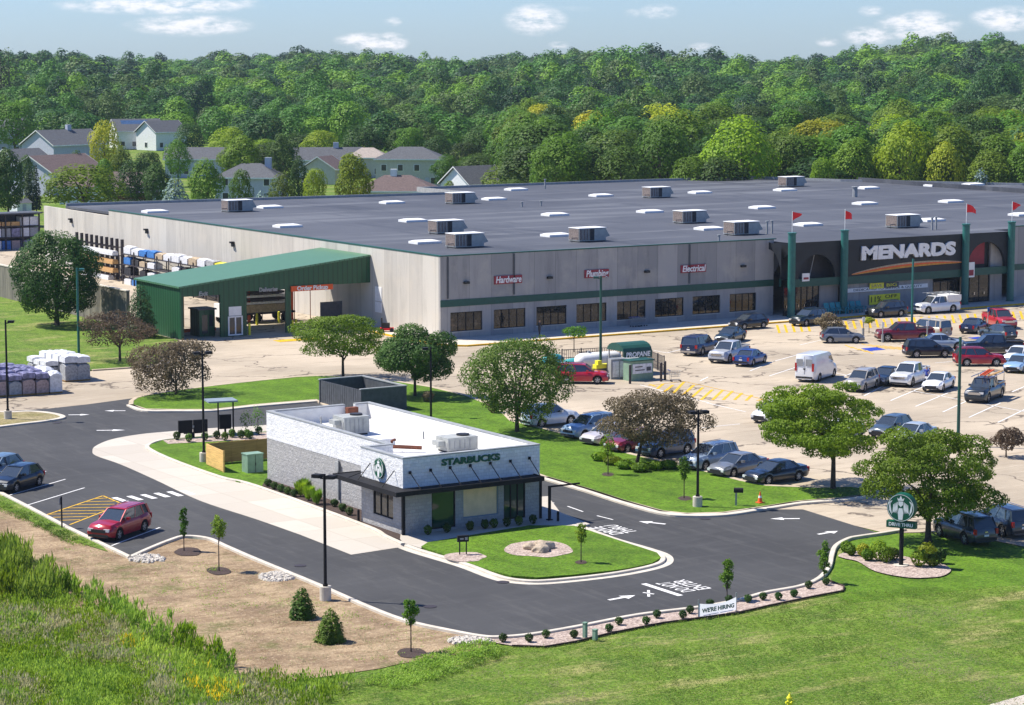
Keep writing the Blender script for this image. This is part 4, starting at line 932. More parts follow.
# ------------------------------------------------------------------ menu boards, canopy, fence
x, y = G(193, 439); t = empty('menu_board', (x, y, 0), R(-10), 'wide black double menu board seen from behind on a short post', 'menu board')
mb = MB(); mb.cyl((0, 0), .14, 0, .5, 10); mb.box(-.7, .7, -.06, .06, .42, .5); mb.build('post', 'black_metal', t)
for s in (-1, 1): mb = MB(); mb.box(min(s*.04, s*1.12), max(s*.04, s*1.12), -.1, .1, .5, 1.45); mb.build('panel', 'black_metal', t)
mb = MB(); mb.cyl((0, -.14), .07, .9, 1.05, 8); mb.build('badge', 'grey_metal', t)
x, y = G(226, 436); t = empty('order_canopy', (x, y, 0), R(-12), 'black order point canopy on two posts with a flat blue grey roof', 'canopy')
for px in (-.58, .58): mb = MB(); mb.box(px-.05, px+.05, -.05, .05, 0, 2.6); mb.build('post', 'black_metal', t)
mb = MB(); mb.box(-1.35, .9, -.25, 1.5, 2.6, 2.72); mb.build('roof', 'slate_blue', t)
mb = MB(); mb.box(-.42, .48, .25, .4, .5, 1.6); mb.box(-.05, .1, .28, .36, 0, .5); mb.build('order_screen', 'black_metal', t)
hF = 1.5; fa, fb_, fc_ = G(206.5, 466), G(224, 474), G(270, 460.4)
t = empty('wood_fence', (*fa, .1), 0, 'tan board fence around the utility yard beside the cafe', 'fence')
for q_, mt_, n_ in ((fb_, 'light_wood', 1), (fc_, 'brown_wood', 5)):
    L_ = math.dist(fa, q_); an_ = math.atan2(q_[1]-fa[1], q_[0]-fa[0])
    for k in range(n_):
        mb = MB(); mb.box(k*L_/n_+.05, (k+1)*L_/n_-.05, -.04, .04, .05, hF); o = mb.build('fence_panel', mt_, t); o.rotation_euler.z = an_
        mb = MB(); mb.box((k+1)*L_/n_-.05, (k+1)*L_/n_+.05, -.06, .06, 0, hF+.03); o = mb.build('post', mt_, t); o.rotation_euler.z = an_
x, y = G(254, 473); t = empty('utility_cabinet', (x, y, .1), 0, 'pale green utility cabinet on the grass beside the wood fence', 'cabinet')
mb = MB(); mb.box(-.7, .5, -.45, .45, 0, 1.25); mb.build('casing', 'transformer_green', t); mb = MB(); mb.box(-.74, .54, -.49, .49, 1.252, 1.32); mb.build('lid', 'transformer_green', t)
mb = MB(); mb.box(-.12, -.06, -.475, -.453, .5, .7); mb.build('handle', 'black_metal', t); mb = MB(); mb.box(-.11, -.08, -.46, -.452, .02, 1.24); mb.build('door_seam', 'black_metal', t)
# dumpster enclosure
hE = 2.0; q = [G(316, 380, hE), G(361, 390, hE), G(406, 386, hE), G(360, 376, hE)]
ex0, ey0, ex1, ey1 = q[1][0], q[1][1], q[2][0], q[0][1]
t = empty('bin_enclosure', (ex0, ey0, 0), 0, 'grey open-topped bin enclosure with dark slatted gates behind the cafe', 'enclosure')
w_, d_ = ex1-ex0, ey1-ey0
mb = MB(); mb.box(0, w_, 0, .2, 0, hE); mb.box(w_-.2, w_, .2, d_, 0, hE); mb.box(0, w_-.2, d_-.2, d_, 0, hE); mb.build('wall', 'dark_grey', t)
mb = MB(); mb.box(-.05, w_+.05, -.05, .25, hE+.002, hE+.08); mb.box(w_-.25, w_+.05, .251, d_+.05, hE+.002, hE+.08); mb.box(-.05, w_-.251, d_-.25, d_+.05, hE+.002, hE+.08); mb.build('coping', 'grey_metal', t)
for k in range(2):
    g_ = MB(); n = 9
    for j in range(n): y0 = .22+(d_-.5)/2*(k+j/n); g_.box(.02, .1, y0, y0+(d_-.5)/2/n-.05, .1, hE-.02)
    g_.box(.101, .15, .22+(d_-.5)/2*k, .2+(d_-.5)/2*(k+1), .4, .5); g_.box(.101, .15, .22+(d_-.5)/2*k, .2+(d_-.5)/2*(k+1), 1.5, 1.6); g_.build('gate', 'dark_grey', t)
# clearance bar, bollards, little signs
x, y = G(549.5, 522); t = empty('clearance_bar', (x, y, .12), 0, 'black post with a long horizontal clearance arm at the cafe corner', 'height bar')
hb = Zat(485.5, x, y); mb = MB(); mb.box(-.07, .07, -.07, .07, 0, hb-.15); mb.box(-.16, .16, -.16, .16, 0, .06); mb.build('post', 'black_metal', t)
x2, y2 = G(583, 481.5, hb); mb = MB(); mb.tube([(0, 0, hb-.2), ((x2-x)*.9, (y2-y)*.9, hb-.2)], .06, 6); mb.build('arm', 'black_metal', t)
bollard('bollard', 558, 523, .75, .08, 'black_metal', 'black bollard beside the clearance bar post'); bollard('bollard', 358.5, 523, .85, .08, 'black_metal', 'black bollard at the end of the drive-thru planting bed')
x, y = G(463, 557); t = empty('small_sign', (x, y, .15), R(-15), 'small black direction sign on two posts in a mulch circle', 'sign')
for s in (-.2, .2): mb = MB(); mb.box(s-.03, s+.03, -.03, .03, 0, .75); mb.build('post', 'black_metal', t)
mb = MB(); mb.box(-.34, .34, -.07, .07, .75, 1.12); p_ = mb.build('panel', 'black_metal', t)
mb = MB(); mb.box(-.2, .02, -.08, -.072, .88, .98); mb.box(.1, .26, -.08, -.072, .85, 1.02); mb.build('sign_face', 'grey_metal', p_)
x, y = G(736, 507); t = empty('mailbox', (x, y, .1), R(-40), 'black mailbox on a grey post beside the lawn kerb', 'mailbox')
mb = MB(); mb.box(-.06, .06, -.06, .06, 0, .85); mb.build('post', 'grey_metal', t); mb = MB(); mb.box(-.15, .45, -.14, .14, .85, 1.02); mb.tube([(-.15, 0, 1.02), (.45, 0, 1.02)], .14, 10); mb.build('box', 'black_metal', t)
x, y = G(760, 504.5); t = empty('traffic_cone', (x, y, .12), 0, 'orange traffic cone on the kerb near the mailbox', 'traffic cone')
mb = MB(); mb.cyl((0, 0), .17, .04, .72, 14, r2=.03); mb.build('cone_body', 'cone_orange', t); mb = MB(); mb.box(-.22, .22, -.22, .22, 0, .04); mb.build('base', 'cone_orange', t); mb = MB(); mb.cyl((0, 0), .122, .32, .46, 14, r2=.095); mb.build('band', 'white_plain', t)
x, y = G(62, 528); t = empty('parking_sign', (x, y, .03), R(30), 'thin black post of the accessible parking sign, seen edge on', 'sign'); hp = Zat(497, x, y)
mb = MB(); mb.box(-.035, .035, -.035, .035, 0, hp); mb.build('post', 'black_metal', t); mb = MB(); mb.box(-.02, .02, .037, .05, hp-.5, hp-.05); mb.box(-.15, .15, .05, .06, hp-.5, hp-.05); mb.build('panel', 'grey_metal', t)
# banner on stakes
leaf_mat('banner_cloth', (.78, .80, .82), (.85, .86, .87), (.85, .86, .87), trans=.5)
(xa, ya), (xb, yb) = G(699, 618.5), G(736.5, 611.5); t = empty('banner_sign', (xa, ya, 0), math.atan2(yb-ya, xb-xa), 'white fabric banner sagging between two stakes in the gravel strip', 'banner')
Lb = math.dist((xa, ya), (xb, yb)); n = 16; mb = MB(); vs = []
for i in range(n+1):
    u = i/n; sag = .16*4*u*(1-u); vs += [(u*Lb, .03*math.sin(u*7), .08-sag*.2), (u*Lb, .03*math.sin(u*7), .78-sag)]
mb.add(vs, [(2*i, 2*i+2, 2*i+3, 2*i+1) for i in range(n)]); fb = mb.build('fabric', 'banner_cloth', t)
for s in (0, Lb): mb = MB(); mb.cyl((s, .04), .03, 0, 1.0, 6); mb.build('stake', 'grey_metal', t)
text_obj('lettering', "WE'RE HIRING", .3, 'teal_paint', Matrix.Translation((Lb/2, -.04, .36)) @ Matrix.Rotation(PI/2, 4, 'X'), fb, .004, .012, 0, Lb*.86)
mb = MB(); mb.box(Lb*.1, Lb*.5, -.05, -.042, .11, .14); mb.box(Lb*.55, Lb*.9, -.05, -.042, .11, .14); mb.build('underline', 'blue_wrap', fb)
for i, (px, py, h, w) in enumerate(((585, 634, .75, .18), (595, 636, .5, .2))):
    x, y = G(px, py+4); t = empty('utility_pedestal', (x, y, 0), .3, ('taller grey green utility pedestal in the gravel strip', 'shorter grey green utility pedestal in the gravel strip')[i], 'utility box')
    mb = MB(); mb.box(-w/2, w/2, -w/2, w/2, 0, h); mb.build('casing', 'transformer_green', t); mb = MB(); mb.box(-w/2-.02, w/2+.02, -w/2-.02, w/2+.02, h, h+.05); mb.build('cap', 'transformer_green', t)
x, y = G(789.5, 711); t = empty('fire_hydrant', (x, y, 0), 0, 'yellow fire hydrant at the bottom edge of the grass', 'hydrant')
mb = MB(); mb.cyl((0, 0), .15, 0, .08, 12); mb.cyl((0, 0), .11, .08, .6, 12); mb.cyl((0, 0), .14, .56, .62, 12); mb.build('barrel', 'sign_yellow', t)
mb = MB(); mb.cyl((0, 0), .12, .62, .76, 12, r2=.05); mb.cyl((0, 0), .035, .76, .82, 6); mb.build('bonnet', 'sign_yellow', t)
mb = MB(); mb.tube([(-.22, 0, .42), (.22, 0, .42)], .055, 8); mb.tube([(0, -.2, .42), (0, 0, .42)], .07, 8); mb.build('outlet', 'sign_yellow', t)
# boulders
for i, (px, py, r) in enumerate(((531, 551.5, .42), (543, 551, .55), (541, 554, .48))):
    x, y = G(px, py); bm = bmesh.new(); bmesh.ops.create_icosphere(bm, subdivisions=3, radius=r)
    for v in bm.verts:
        nn = mnoise.noise(v.co*2.2+Vector((i*9, 0, 0))); v.co *= 1+.35*nn; v.co.z *= .62; v.co.x *= 1.2
    me = bpy.data.meshes.new('boulder'); bm.to_mesh(me); bm.free(); me.materials.append(m('boulder'))
    o = bpy.data.objects.new('boulder', me); COL.objects.link(o); o.location = (x, y, .15+r*.3)
    tag(o, ('leftmost tan boulder in the round gravel bed', 'rear and largest tan boulder in the round gravel bed', 'front tan boulder in the round gravel bed')[i], 'boulder', 'boulders on the cafe lawn')

# ------------------------------------------------------------------ yard: screen wall, racks, pallets
wx0, wy0 = G(98, 321); ya, yb = G(-60, 283)[1], 226.5
ya = Yon(-70, wx0); t = empty('concrete_wall', (wx0, yb, 0), 0, 'tall weather-stained concrete screen wall behind the huge round tree', 'wall')
hw = Zat(285.5, wx0, wy0); yb = CYb+2
mb = MB(); mb.box(0, .35, 0, ya-yb, 0, hw); mb.build('panel', 'stained_concrete', t); t.location.y = yb
mb = MB(); mb.box(-.06, .41, 0, ya-yb, hw+.002, hw+.12); mb.build('coping', 'curb_concrete', t)
def bundle(w, d_, h, seed, cap=True):
    """strapped load with a slightly slumped top"""
    rg = random.Random(seed); mb = MB(); n = 5
    for i in range(n):
        for j in range(n):
            pass
    vs = []; nx, ny = 4, 4
    top = [[h*(1-.12*(abs(i-nx/2)/(nx/2))**3-.12*(abs(j-ny/2)/(ny/2))**3)+rg.uniform(-.04, .03) for j in range(ny+1)] for i in range(nx+1)]
    for i in range(nx+1):
        for j in range(ny+1): vs.append((-w/2+w*i/nx, -d_/2+d_*j/ny, top[i][j]))
    fs = [(i*(ny+1)+j, (i+1)*(ny+1)+j, (i+1)*(ny+1)+j+1, i*(ny+1)+j+1) for i in range(nx) for j in range(ny)]
    mb.add(vs, fs)
    def side(idx):
        k = len(idx); b_ = len(mb.v); mb.v += [vs[i] for i in idx]+[(vs[i][0]*1.0, vs[i][1]*1.0, 0) for i in idx]
        for a in range(k-1): mb.f.append((b_+a, b_+k+a, b_+k+a+1, b_+a+1)); mb.mi.append(0)
    I = lambda i, j: i*(ny+1)+j
    side([I(i, 0) for i in range(nx+1)][::-1] if 0 else [I(i, 0) for i in range(nx+1)]); side([I(nx-i, ny) for i in range(nx+1)]); side([I(0, ny-j) for j in range(ny+1)]); side([I(nx, j) for j in range(ny+1)])
    return mb
def pallet(x, y, z, w, d_, h, mat, capmat, label, group, name='pallet_load', rz=0, seed=0):
    t = empty(name, (x, y, z), rz, label, 'pallet', group)
    mb = MB()
    for k in (-.45, 0, .4): mb.box(-w/2, w/2, k*d_, k*d_+.08, 0, .1)
    mb.box(-w/2, w/2, -d_/2, d_/2, .101, .14); mb.build('pallet', 'brown_wood', t)
    b = bundle(w*.96, d_*.96, h*(.72 if capmat else 1), seed).build('goods', mat, t, loc=(0, 0, .142))
    if capmat: bundle(w*1.0, d_*1.0, h*.3, seed+5).build('wrapping', capmat, t, loc=(0, 0, .142+h*.70))
    return t
# front-left block of stone pallets
for r_ in range(4):
    for k in range(7):
        px = 57-k*13.6; py = 393.6+k*.9
        x, y = G(px, py); x -= 0; y += r_*1.55+.7
        if k > 5 and r_ > 2: continue
        if k == 0 and r_ == 3: continue
        mt = ('grey_stone', 'pink_stone', 'pink_stone', 'grey_stone', 'pink_stone', 'pink_stone', 'grey_stone')[k]
        cm = None if (k == 0) else 'purple_wrap'
        if k == 0: mt = 'white_wrap'
        lab = {(0, 0): 'white wrapped pallet at the right end of the front row of stone pallets', (1, 0): 'pink stone pallet, second from the right in the front row', (2, 0): 'pink stone pallet, third from the right in the front row', (3, 0): 'grey stone pallet between two pinkish ones in the front row', (4, 0): 'pinkish stone pallet right beside the black lamp post'}.get((k, r_), 'purple and white bagged stone pallet in the crowded block at the left edge')
        pallet(x, y, 0, 1.12, 1.25, 1.8+random.uniform(-.12, .15)+(.15 if r_ else 0), mt, cm, lab, 'stone pallets at the left edge', seed=r_*9+k)
for r_ in range(4):
    for k in range(3):
        x, y = G(84.5-k*12.5, 381+k*.9); y += r_*1.6+.7
        if k == 2 and r_ == 0: continue
        pallet(x, y, 0, 1.2, 1.3, 2.15-(.5 if k == 2 else 0)+random.uniform(-.1, .1), 'grey_stone', 'white_wrap', 'grey pallet at the right front corner of the white-topped block' if (k, r_) == (0, 0) else 'white-topped grey pallet in the block left of the teal lamp post', 'white-topped pallets beside the lawn', seed=60+r_*5+k)
# cantilever rack against the side wall
ry0, ry1 = Yon(115, SX-2.2), Yon(70, SX-2.2); rx = SX-2.2
t = empty('cantilever_rack', (rx, ry0, 0), 0, 'black cantilever rack with yellow lumber against the store side wall', 'rack')
nr = 10
for i in range(nr):
    y = (ry1-ry0)*i/(nr-1); mb = MB(); mb.box(.9, 1.25, y-.14, y+.14, 0, 5.2); mb.build('upright', 'steel_dark', t)
    for z in (1.0, 2.1, 3.2, 4.3): mb = MB(); mb.box(-.3, .898, y-.08, y+.08, z-.12, z); mb.build('arm', 'steel_dark', t)
for z, mt, l, a, b in ((1.0, 'lumber', 'lower bundle of yellow lumber on the black cantilever rack', 0, .75), (2.1, 'lumber', 'upper bundle of yellow lumber on the black cantilever rack', .0, .95), (3.2, 'white_wrap', 'white wrapped bundle high on the black cantilever rack', .0, .7), (0, 'white_wrap', 'white wrapped bundle on the ground under the cantilever rack', .1, .7)):
    mb = MB(); L_ = (ry1-ry0); mb.box(-.3, .5, a*L_, b*L_-.1, 0, .38); mb.box(-.2, .45, a*L_+.1, b*L_, .381, .55)
    o = mb.build('lumber_bundle', mt, loc=(rx, ry0, z+.005)); tag(o, l, 'lumber', 'bundles on the cantilever rack')
# pallet rack with loads
def pallet_rack(xr, y0, y1, levels, h, label, n, along='y', d_=1.3):
    t = empty('pallet_rack', (xr, y0, 0), 0 if along == 'y' else -PI/2, label, 'rack')
    L_ = abs(y1-y0)
    for i in range(n+1):
        mb = MB(); y = L_*i/n
        for x in (0, d_): mb.box(x-.05, x+.05, y-.05, y+.05, 0, h)
        for k in range(6): mb.tube([(0, y, h*k/6), (d_, y, h*(k+1)/6)] if k % 2 else [(d_, y, h*k/6), (0, y, h*(k+1)/6)], .025, 4)
        mb.build('upright', 'steel_dark', t)
    for z in levels:
        mb = MB(); mb.box(-.04, .04, .05, L_-.05, z-.13, z); mb.box(d_-.04, d_+.04, .05, L_-.05, z-.13, z); mb.box(.05, d_-.05, .05, L_-.05, z-.04, z-.01); mb.build('shelf', 'steel_dark', t)
    return t
px0, px1 = 232, 123; xr = SX-3.0
y0, y1 = Yon(px0, xr), Yon(px1, xr); pallet_rack(xr, y0, y1, (1.25, 2.55, 3.85), 4.2, 'long dark pallet rack of bagged goods beside the canopy', 9)
cols = ['white_wrap', 'white_wrap', 'blue_wrap', 'blue_wrap', 'tan_stock', 'white_wrap', 'white_wrap', 'white_wrap', 'tan_stock', 'white_wrap', 'grey_stone', 'sign_yellow', 'sign_yellow']
mid = ['white_wrap', 'unit_dark', 'blue_wrap', 'grey_stone', 'white_wrap', 'unit_dark', 'white_wrap', 'white_wrap', 'tan_stock', 'white_wrap', 'white_wrap']
cn = {'white_wrap': 'white', 'blue_wrap': 'blue', 'tan_stock': 'tan', 'grey_stone': 'grey', 'sign_yellow': 'yellow', 'unit_dark': 'black'}
for lv, z in enumerate((0, 1.25, 2.55, 3.85)):
    n = 13
    for i in range(n):
        yy = y1-(y1-y0)*(i+.5)/n
        mt = cols[i] if lv == 3 else (mid[(i*(1+lv)+lv) % 11] if lv else ('white_wrap', 'blue_wrap', 'tan_stock')[i % 3])
        if lv == 0 and i > 5: continue
        if random.random() < .12 and lv < 3: continue
        o = bundle(1.15, (y1-y0)/n*.84, random.uniform(.75, 1.0), lv*20+i).build('goods_load', mt, loc=(xr+.65, yy, z+.005))
        tag(o, f"{cn[mt]} wrapped load on the {('bottom','second','third','top')[lv]} level of the long pallet rack beside the canopy", 'load', f'{cn[mt]} loads on the {("bottom","second","third","top")[lv]} rack level')
# far racks at the left edge
xa, yF = G(40, 248); xb = Xon(-45, yF)
t = empty('pallet_rack', (xb, yF, 0), 0, 'roofed storage rack of building stock at the left edge beyond the yard', 'rack')
Lr = xa-xb; hr = Zat(212, xa, yF)
for i in range(6): mb = MB(); mb.box(Lr*i/5-.1, Lr*i/5+.1, 0, .2, 0, hr-.2); mb.box(Lr*i/5-.1, Lr*i/5+.1, 2.3, 2.5, 0, hr-.2); mb.build('upright', 'steel_dark', t)
for z in (1.8, 3.4): mb = MB(); mb.box(0, Lr, .05, 2.4, z-.15, z); mb.build('shelf', 'steel_dark', t)
mb = MB(); mb.box(-.3, Lr+.3, -.5, 3.2, hr-.2, hr); mb.build('roof', 'dark_grey', t); mb = MB(); mb.box(0, Lr, 2.6, 2.7, 0, hr-.3); mb.build('back_panel', 'dark_grey', t)
for lv, z in enumerate((0, 1.8, 3.4)):
    for i in range(9):
        w_ = Lr/9; mt = (('white_wrap', 'blue_wrap', 'pink_stone', 'purple_wrap')[(i+lv) % 4], ('white_wrap', 'purple_wrap', 'grey_stone')[(i*2+lv) % 3], 'lumber' if i < 7 else 'white_wrap')[lv]
        mb = MB(); mb.box(-w_*.44, w_*.44, 0, 1.8, 0, .6 if mt == 'lumber' else 1.25); o = mb.build('goods_load', mt, loc=(xb+w_*(i+.5), yF+.2, z+.005))
        nm = {'lumber': 'yellow lumber', 'white_wrap': 'white', 'blue_wrap': 'blue', 'pink_stone': 'pink', 'purple_wrap': 'purple', 'grey_stone': 'grey'}[mt]
        tag(o, f"{nm} load on the {('ground','middle','upper')[lv]} level of the roofed rack at the left edge", 'load', f"{nm} loads, {('ground','middle','upper')[lv]} level, far rack")

# ------------------------------------------------------------------ propane corner
def fence_px(pts, h, label, mat='dark_grey', post='steel_dark', name='cage_fence'):
    w = gp(pts); t = empty(name, (*w[0], 0), 0, label, 'fence')
    for a, b in zip(w, w[1:]):
        L_ = math.dist(a, b); n = max(1, round(L_/2)); ang = math.atan2(b[1]-a[1], b[0]-a[0])
        for i in range(n+1):
            x, y = a[0]+(b[0]-a[0])*i/n-w[0][0], a[1]+(b[1]-a[1])*i/n-w[0][1]; mb = MB(); mb.cyl((x, y), .06, 0, h+.1, 6); mb.build('post', post, t)
        mb = MB(); a_ = (a[0]-w[0][0], a[1]-w[0][1]); b_ = (b[0]-w[0][0], b[1]-w[0][1])
        for k in range(int(L_/.22)):
            u = k*.22/L_; x, y = a_[0]+(b_[0]-a_[0])*u, a_[1]+(b_[1]-a_[1])*u; mb.box(x-.015, x+.015, y-.015, y+.015, .1, h)
        for z in (.1, h*.5, h): mb.tube([(*a_, z), (*b_, z)], .03, 4)
        mb.build('mesh_panel', mat, t)
    return t
fence_px([(562, 366), (600, 364), (640, 362.5), (664, 373)], 1.5, 'dark wire fence behind the white propane tank', 'steel_dark')
x, y = G(598, 372.5); t = empty('propane_tank', (x, y, 0), R(-2), 'long white propane tank lying behind the wire cage', 'tank')
mb = MB(); mb.tube([(-2.4, 0, 1.15), (-2.2, 0, 1.15), (-1.8, 0, 1.15), (1.8, 0, 1.15), (2.2, 0, 1.15), (2.4, 0, 1.15)], [.15, .55, .72, .72, .55, .15], 16); mb.build('vessel', 'white_plain', t, smooth=True)
for s in (-1.4, 1.4): mb = MB(); mb.box(s-.15, s+.15, -.55, .55, 0, .6); mb.build('saddle', 'grey_metal', t)
mb = MB(); mb.cyl((-1, 0), .14, 1.83, 2.05, 8); mb.build('valve', 'grey_metal', t)
# green barrel roofed kiosk
(xa, ya), (xb, yb) = G(622, 376), G(647.5, 373); t = empty('propane_kiosk', (xa, ya, 0), 0, 'green barrel-roofed propane filling canopy with white lettering', 'kiosk')
Lk = xb-xa; hk = 2.6; mb = MB(); n = 8
for i in range(n):
    a0, a1 = PI*i/n, PI*(i+1)/n
    f0, f1 = (1.1-1.3*math.cos(a0), hk-.4+.7*math.sin(a0)), (1.1-1.3*math.cos(a1), hk-.4+.7*math.sin(a1))
    mb.add([(0, f0[0], f0[1]), (Lk, f0[0], f0[1]), (Lk, f1[0], f1[1]), (0, f1[0], f1[1])], [(0, 1, 2, 3)])
for x in (0, Lk): mb.add([(x, 1.1-1.3*math.cos(PI*i/n), hk-.4+.7*math.sin(PI*i/n)) for i in range(n+1)], [tuple(range(n+1))])
mb.box(-.02, Lk+.02, -.22, -.15, hk-1.05, hk-.4); kr = mb.build('canopy', 'green_paint', t)
text_obj('lettering', 'PROPANE', .6, 'white_plain', facing_front(Lk/2, -.26, hk-.73), kr, .01, .02, .1, Lk*.85)
for x in (.1, Lk-.1):
    for yy in (-.1, 2.2): mb = MB(); mb.box(x-.05, x+.05, yy-.05, yy+.05, 0, hk-.4); mb.build('post', 'grey_metal', t)
mb = MB(); mb.box(.6, 2.6, .5, 1.5, 0, 1.3); mb.build('pump_cabinet', 'grey_metal', t)
(xa, ya), (xb, yb) = G(631, 381.5), G(658, 380.5); t = empty('cylinder_cage', (xa, ya, 0), 0, 'green exchange cage for gas cylinders with a white printed panel', 'cage')
Lk = xb-xa; mb = MB(); mb.box(0, Lk, 0, 1.2, 0, 1.75); mb.build('cage_body', 'transformer_green', t); mb = MB(); mb.box(-.1, Lk+.1, -.1, 1.3, 1.752, 1.85); mb.build('lid', 'green_paint', t)
mb = MB(); mb.box(.15, Lk-.15, -.05, -.002, .65, 1.5); pn = mb.build('printed_panel', 'white_wrap', t); mb = MB(); mb.box(Lk*.68, Lk*.88, -.06, -.052, .85, 1.2); mb.box(.4, Lk*.5, -.06, -.052, 1.2, 1.3); mb.box(.4, Lk*.6, -.06, -.052, .9, 1.0); mb.build('print', 'dark_grey', pn)
(xa, ya), (xb, yb) = G(611, 379.5), G(629, 382.5); t = empty('ice_cabinet', (xa, ya, 0), R(-12), 'grey metal locker between the red car and the green cylinder cage', 'locker')
mb = MB(); mb.box(0, 1.6, 0, 1, 0, 1.8); mb.box(1.62, 3.0, .05, 1, 0, 1.75); mb.build('casing', 'grey_metal', t); mb = MB(); mb.box(.15, .75, -.03, -.003, .2, 1.6); mb.box(.85, 1.45, -.03, -.003, .2, 1.6); mb.build('door', 'white_wrap', t)
for i, (px, py) in enumerate(((661, 381.5), (665, 380), (630, 383.8), (587, 369), (594, 373.5))): bollard('bollard', px, py, 1.7, .11, 'steel_dark', 'dark steel post guarding the propane corner', 'dark guard posts round the propane corner')
# shopping carts
def cart():
    t = empty('shopping_cart', (0, 0, 0)); mb = MB()
    for z, w, l in ((.45, .22, .35), (.65, .26, .42), (.95, .3, .5)):
        for a, b in (((-l, -w), (l, -w)), ((l, -w), (l, w)), ((l, w), (-l, w)), ((-l, w), (-l, -w))): mb.tube([(*a, z), (*b, z)], .015, 4)
    for k in range(7):
        u = -1+2*k/6
        for s in (-1, 1): mb.tube([(u*.35, s*.22, .45), (u*.5, s*.3, .95)], .01, 4)
    mb.build('basket', 'grey_metal', t)
    mb = MB(); mb.tube([(-.5, -.3, .98), (-.58, -.3, 1.05), (-.58, .3, 1.05), (-.5, .3, .98)], .022, 5); mb.build('handle', 'blue_cloth', t)
    mb = MB(); mb.box(-.4, .5, -.25, -.22, .15, .19); mb.box(-.4, .5, .22, .25, .15, .19); mb.tube([(-.4, -.24, .17), (-.45, -.24, .95)], .015, 4); mb.tube([(-.4, .24, .17), (-.45, .24, .95)], .015, 4); mb.build('frame', 'grey_metal', t)
    for x in (-.35, .45):
        for y in (-.24, .24): mb = MB(); mb.tube([(x, y-.02, .07), (x, y+.02, .07)], .07, 8); mb.build('wheel', 'tire_rubber', t)
    return t
c0 = cart(); spots = [(634.5, 328.3), (637, 328), (639.5, 327.8), (642, 327.6)]
for i, (px, py) in enumerate(spots):
    o = c0 if i == 0 else copy_tree(c0); x, y = G(px, py); o.location = (x, y, .15); o.rotation_euler.z = 0
    tag(o, 'shopping cart nested in the row against the store wall', 'shopping cart', 'carts in a row by the store wall')
o = copy_tree(c0); x, y = G(675, 381.5); o.location = (x, y, 0); o.rotation_euler.z = R(-20); tag(o, 'lone shopping cart beside the yellow hatched paving', 'shopping cart', 'stray carts')
# chairs by the entrance
def chair():
    t = empty('patio_chair', (0, 0, 0)); mb = MB()
    for k in range(5): mb.box(-.3+k*.125, -.2+k*.125, -.3, .3, .36+.0*k, .39)
    mb.build('seat', 'teal_seat', t); mb = MB()
    for k in range(5): mb.add([(-.28+k*.12, .25, .38), (-.18+k*.12, .25, .38), (-.2+k*.125, .5, 1.1), (-.3+k*.125, .5, 1.1), (-.28+k*.12, .28, .38), (-.18+k*.12, .28, .38), (-.2+k*.125, .53, 1.1), (-.3+k*.125, .53, 1.1)], [(0, 1, 2, 3), (5, 4, 7, 6), (3, 2, 6, 7), (0, 3, 7, 4), (1, 5, 6, 2)])
    mb.build('backrest', 'teal_seat', t)
    for s in (-1, 1):
        mb = MB(); mb.box(s*.38-.07, s*.38+.07, -.35, .35, .6, .64); mb.build('armrest', 'teal_seat', t)
        mb = MB(); mb.box(s*.36-.04, s*.36+.04, -.3, -.2, 0, .6); mb.box(s*.36-.04, s*.36+.04, .2, .3, 0, .6); mb.build('leg', 'teal_seat', t)
    return t
M('teal_seat', (.05, .32, .33), .5, var=.08)
c0 = chair()
for i, px in enumerate((829, 835, 841, 849, 855, 861)):
    o = c0 if i == 0 else copy_tree(c0); x = Xon(px, EY-.7); o.location = (x, EY-.7 if not 843 < px < 846 else EY-1.2, .15); o.scale = (1.15, 1.15, 1.15)
    tag(o, 'turquoise garden chair ' + ('leftmost in the row by the entrance', 'second from the left in the row by the entrance', 'just left of the second green column', 'first to the right of the second green column', 'second to the right of the second green column', 'rightmost in the row under the long banner')[i], 'chair', 'turquoise chairs by the entrance')
x, y = G(387, 333); t = empty('lawn_mower', (x, y, .1), R(-30), 'small red and black machine parked by the store side wall', 'mower')
mb = MB(); mb.box(-.7, .7, -.4, .4, .2, .45); mb.build('deck', 'red_cloth', t); mb = MB(); mb.box(-.5, .3, -.3, .3, .45, .95); mb.box(-.6, -.45, -.3, .3, .5, 1.5); mb.build('seat', 'black_plastic', t)
for a in (-.5, .5):
    for b in (-.42, .42): mb = MB(); mb.tube([(a, b-.06, .22), (a, b+.06, .22)], .22, 12); mb.build('wheel', 'tire_rubber', t)
# sign posts and planters in the car park
for i, (px, py, yt, lab, bc) in enumerate(((988, 326, 307, 'grey post with a small blue sign left of the red truck', 'blue_wrap'), (882.5, 342.5, 322, 'grey post in front of the maroon pickup bonnet', 'white_plain'), (863, 336, 317, 'post beside the round topiary bush', 'white_plain'), (927, 343, 321, 'pale post in front of the maroon pickup bed', 'white_plain'), (1008, 322, 309, 'post left of the red truck at the right edge', 'white_plain'))):
    x, y = G(px, py); h = Zat(yt, x, y); t = empty('sign_post', (x, y, 0), R(0), lab, 'sign post')
    mb = MB(); mb.box(-.05, .05, -.03, .03, 0, h); mb.build('post', 'grey_metal', t); mb = MB(); mb.box(-.17, .17, -.06, -.032, h-.5, h); mb.build('panel', bc, t)
    mb = MB(); mb.cyl((0, 0), .13, 0, .8, 8); mb.build('guard', 'sign_yellow' if i in (3,) else 'grey_metal', t)
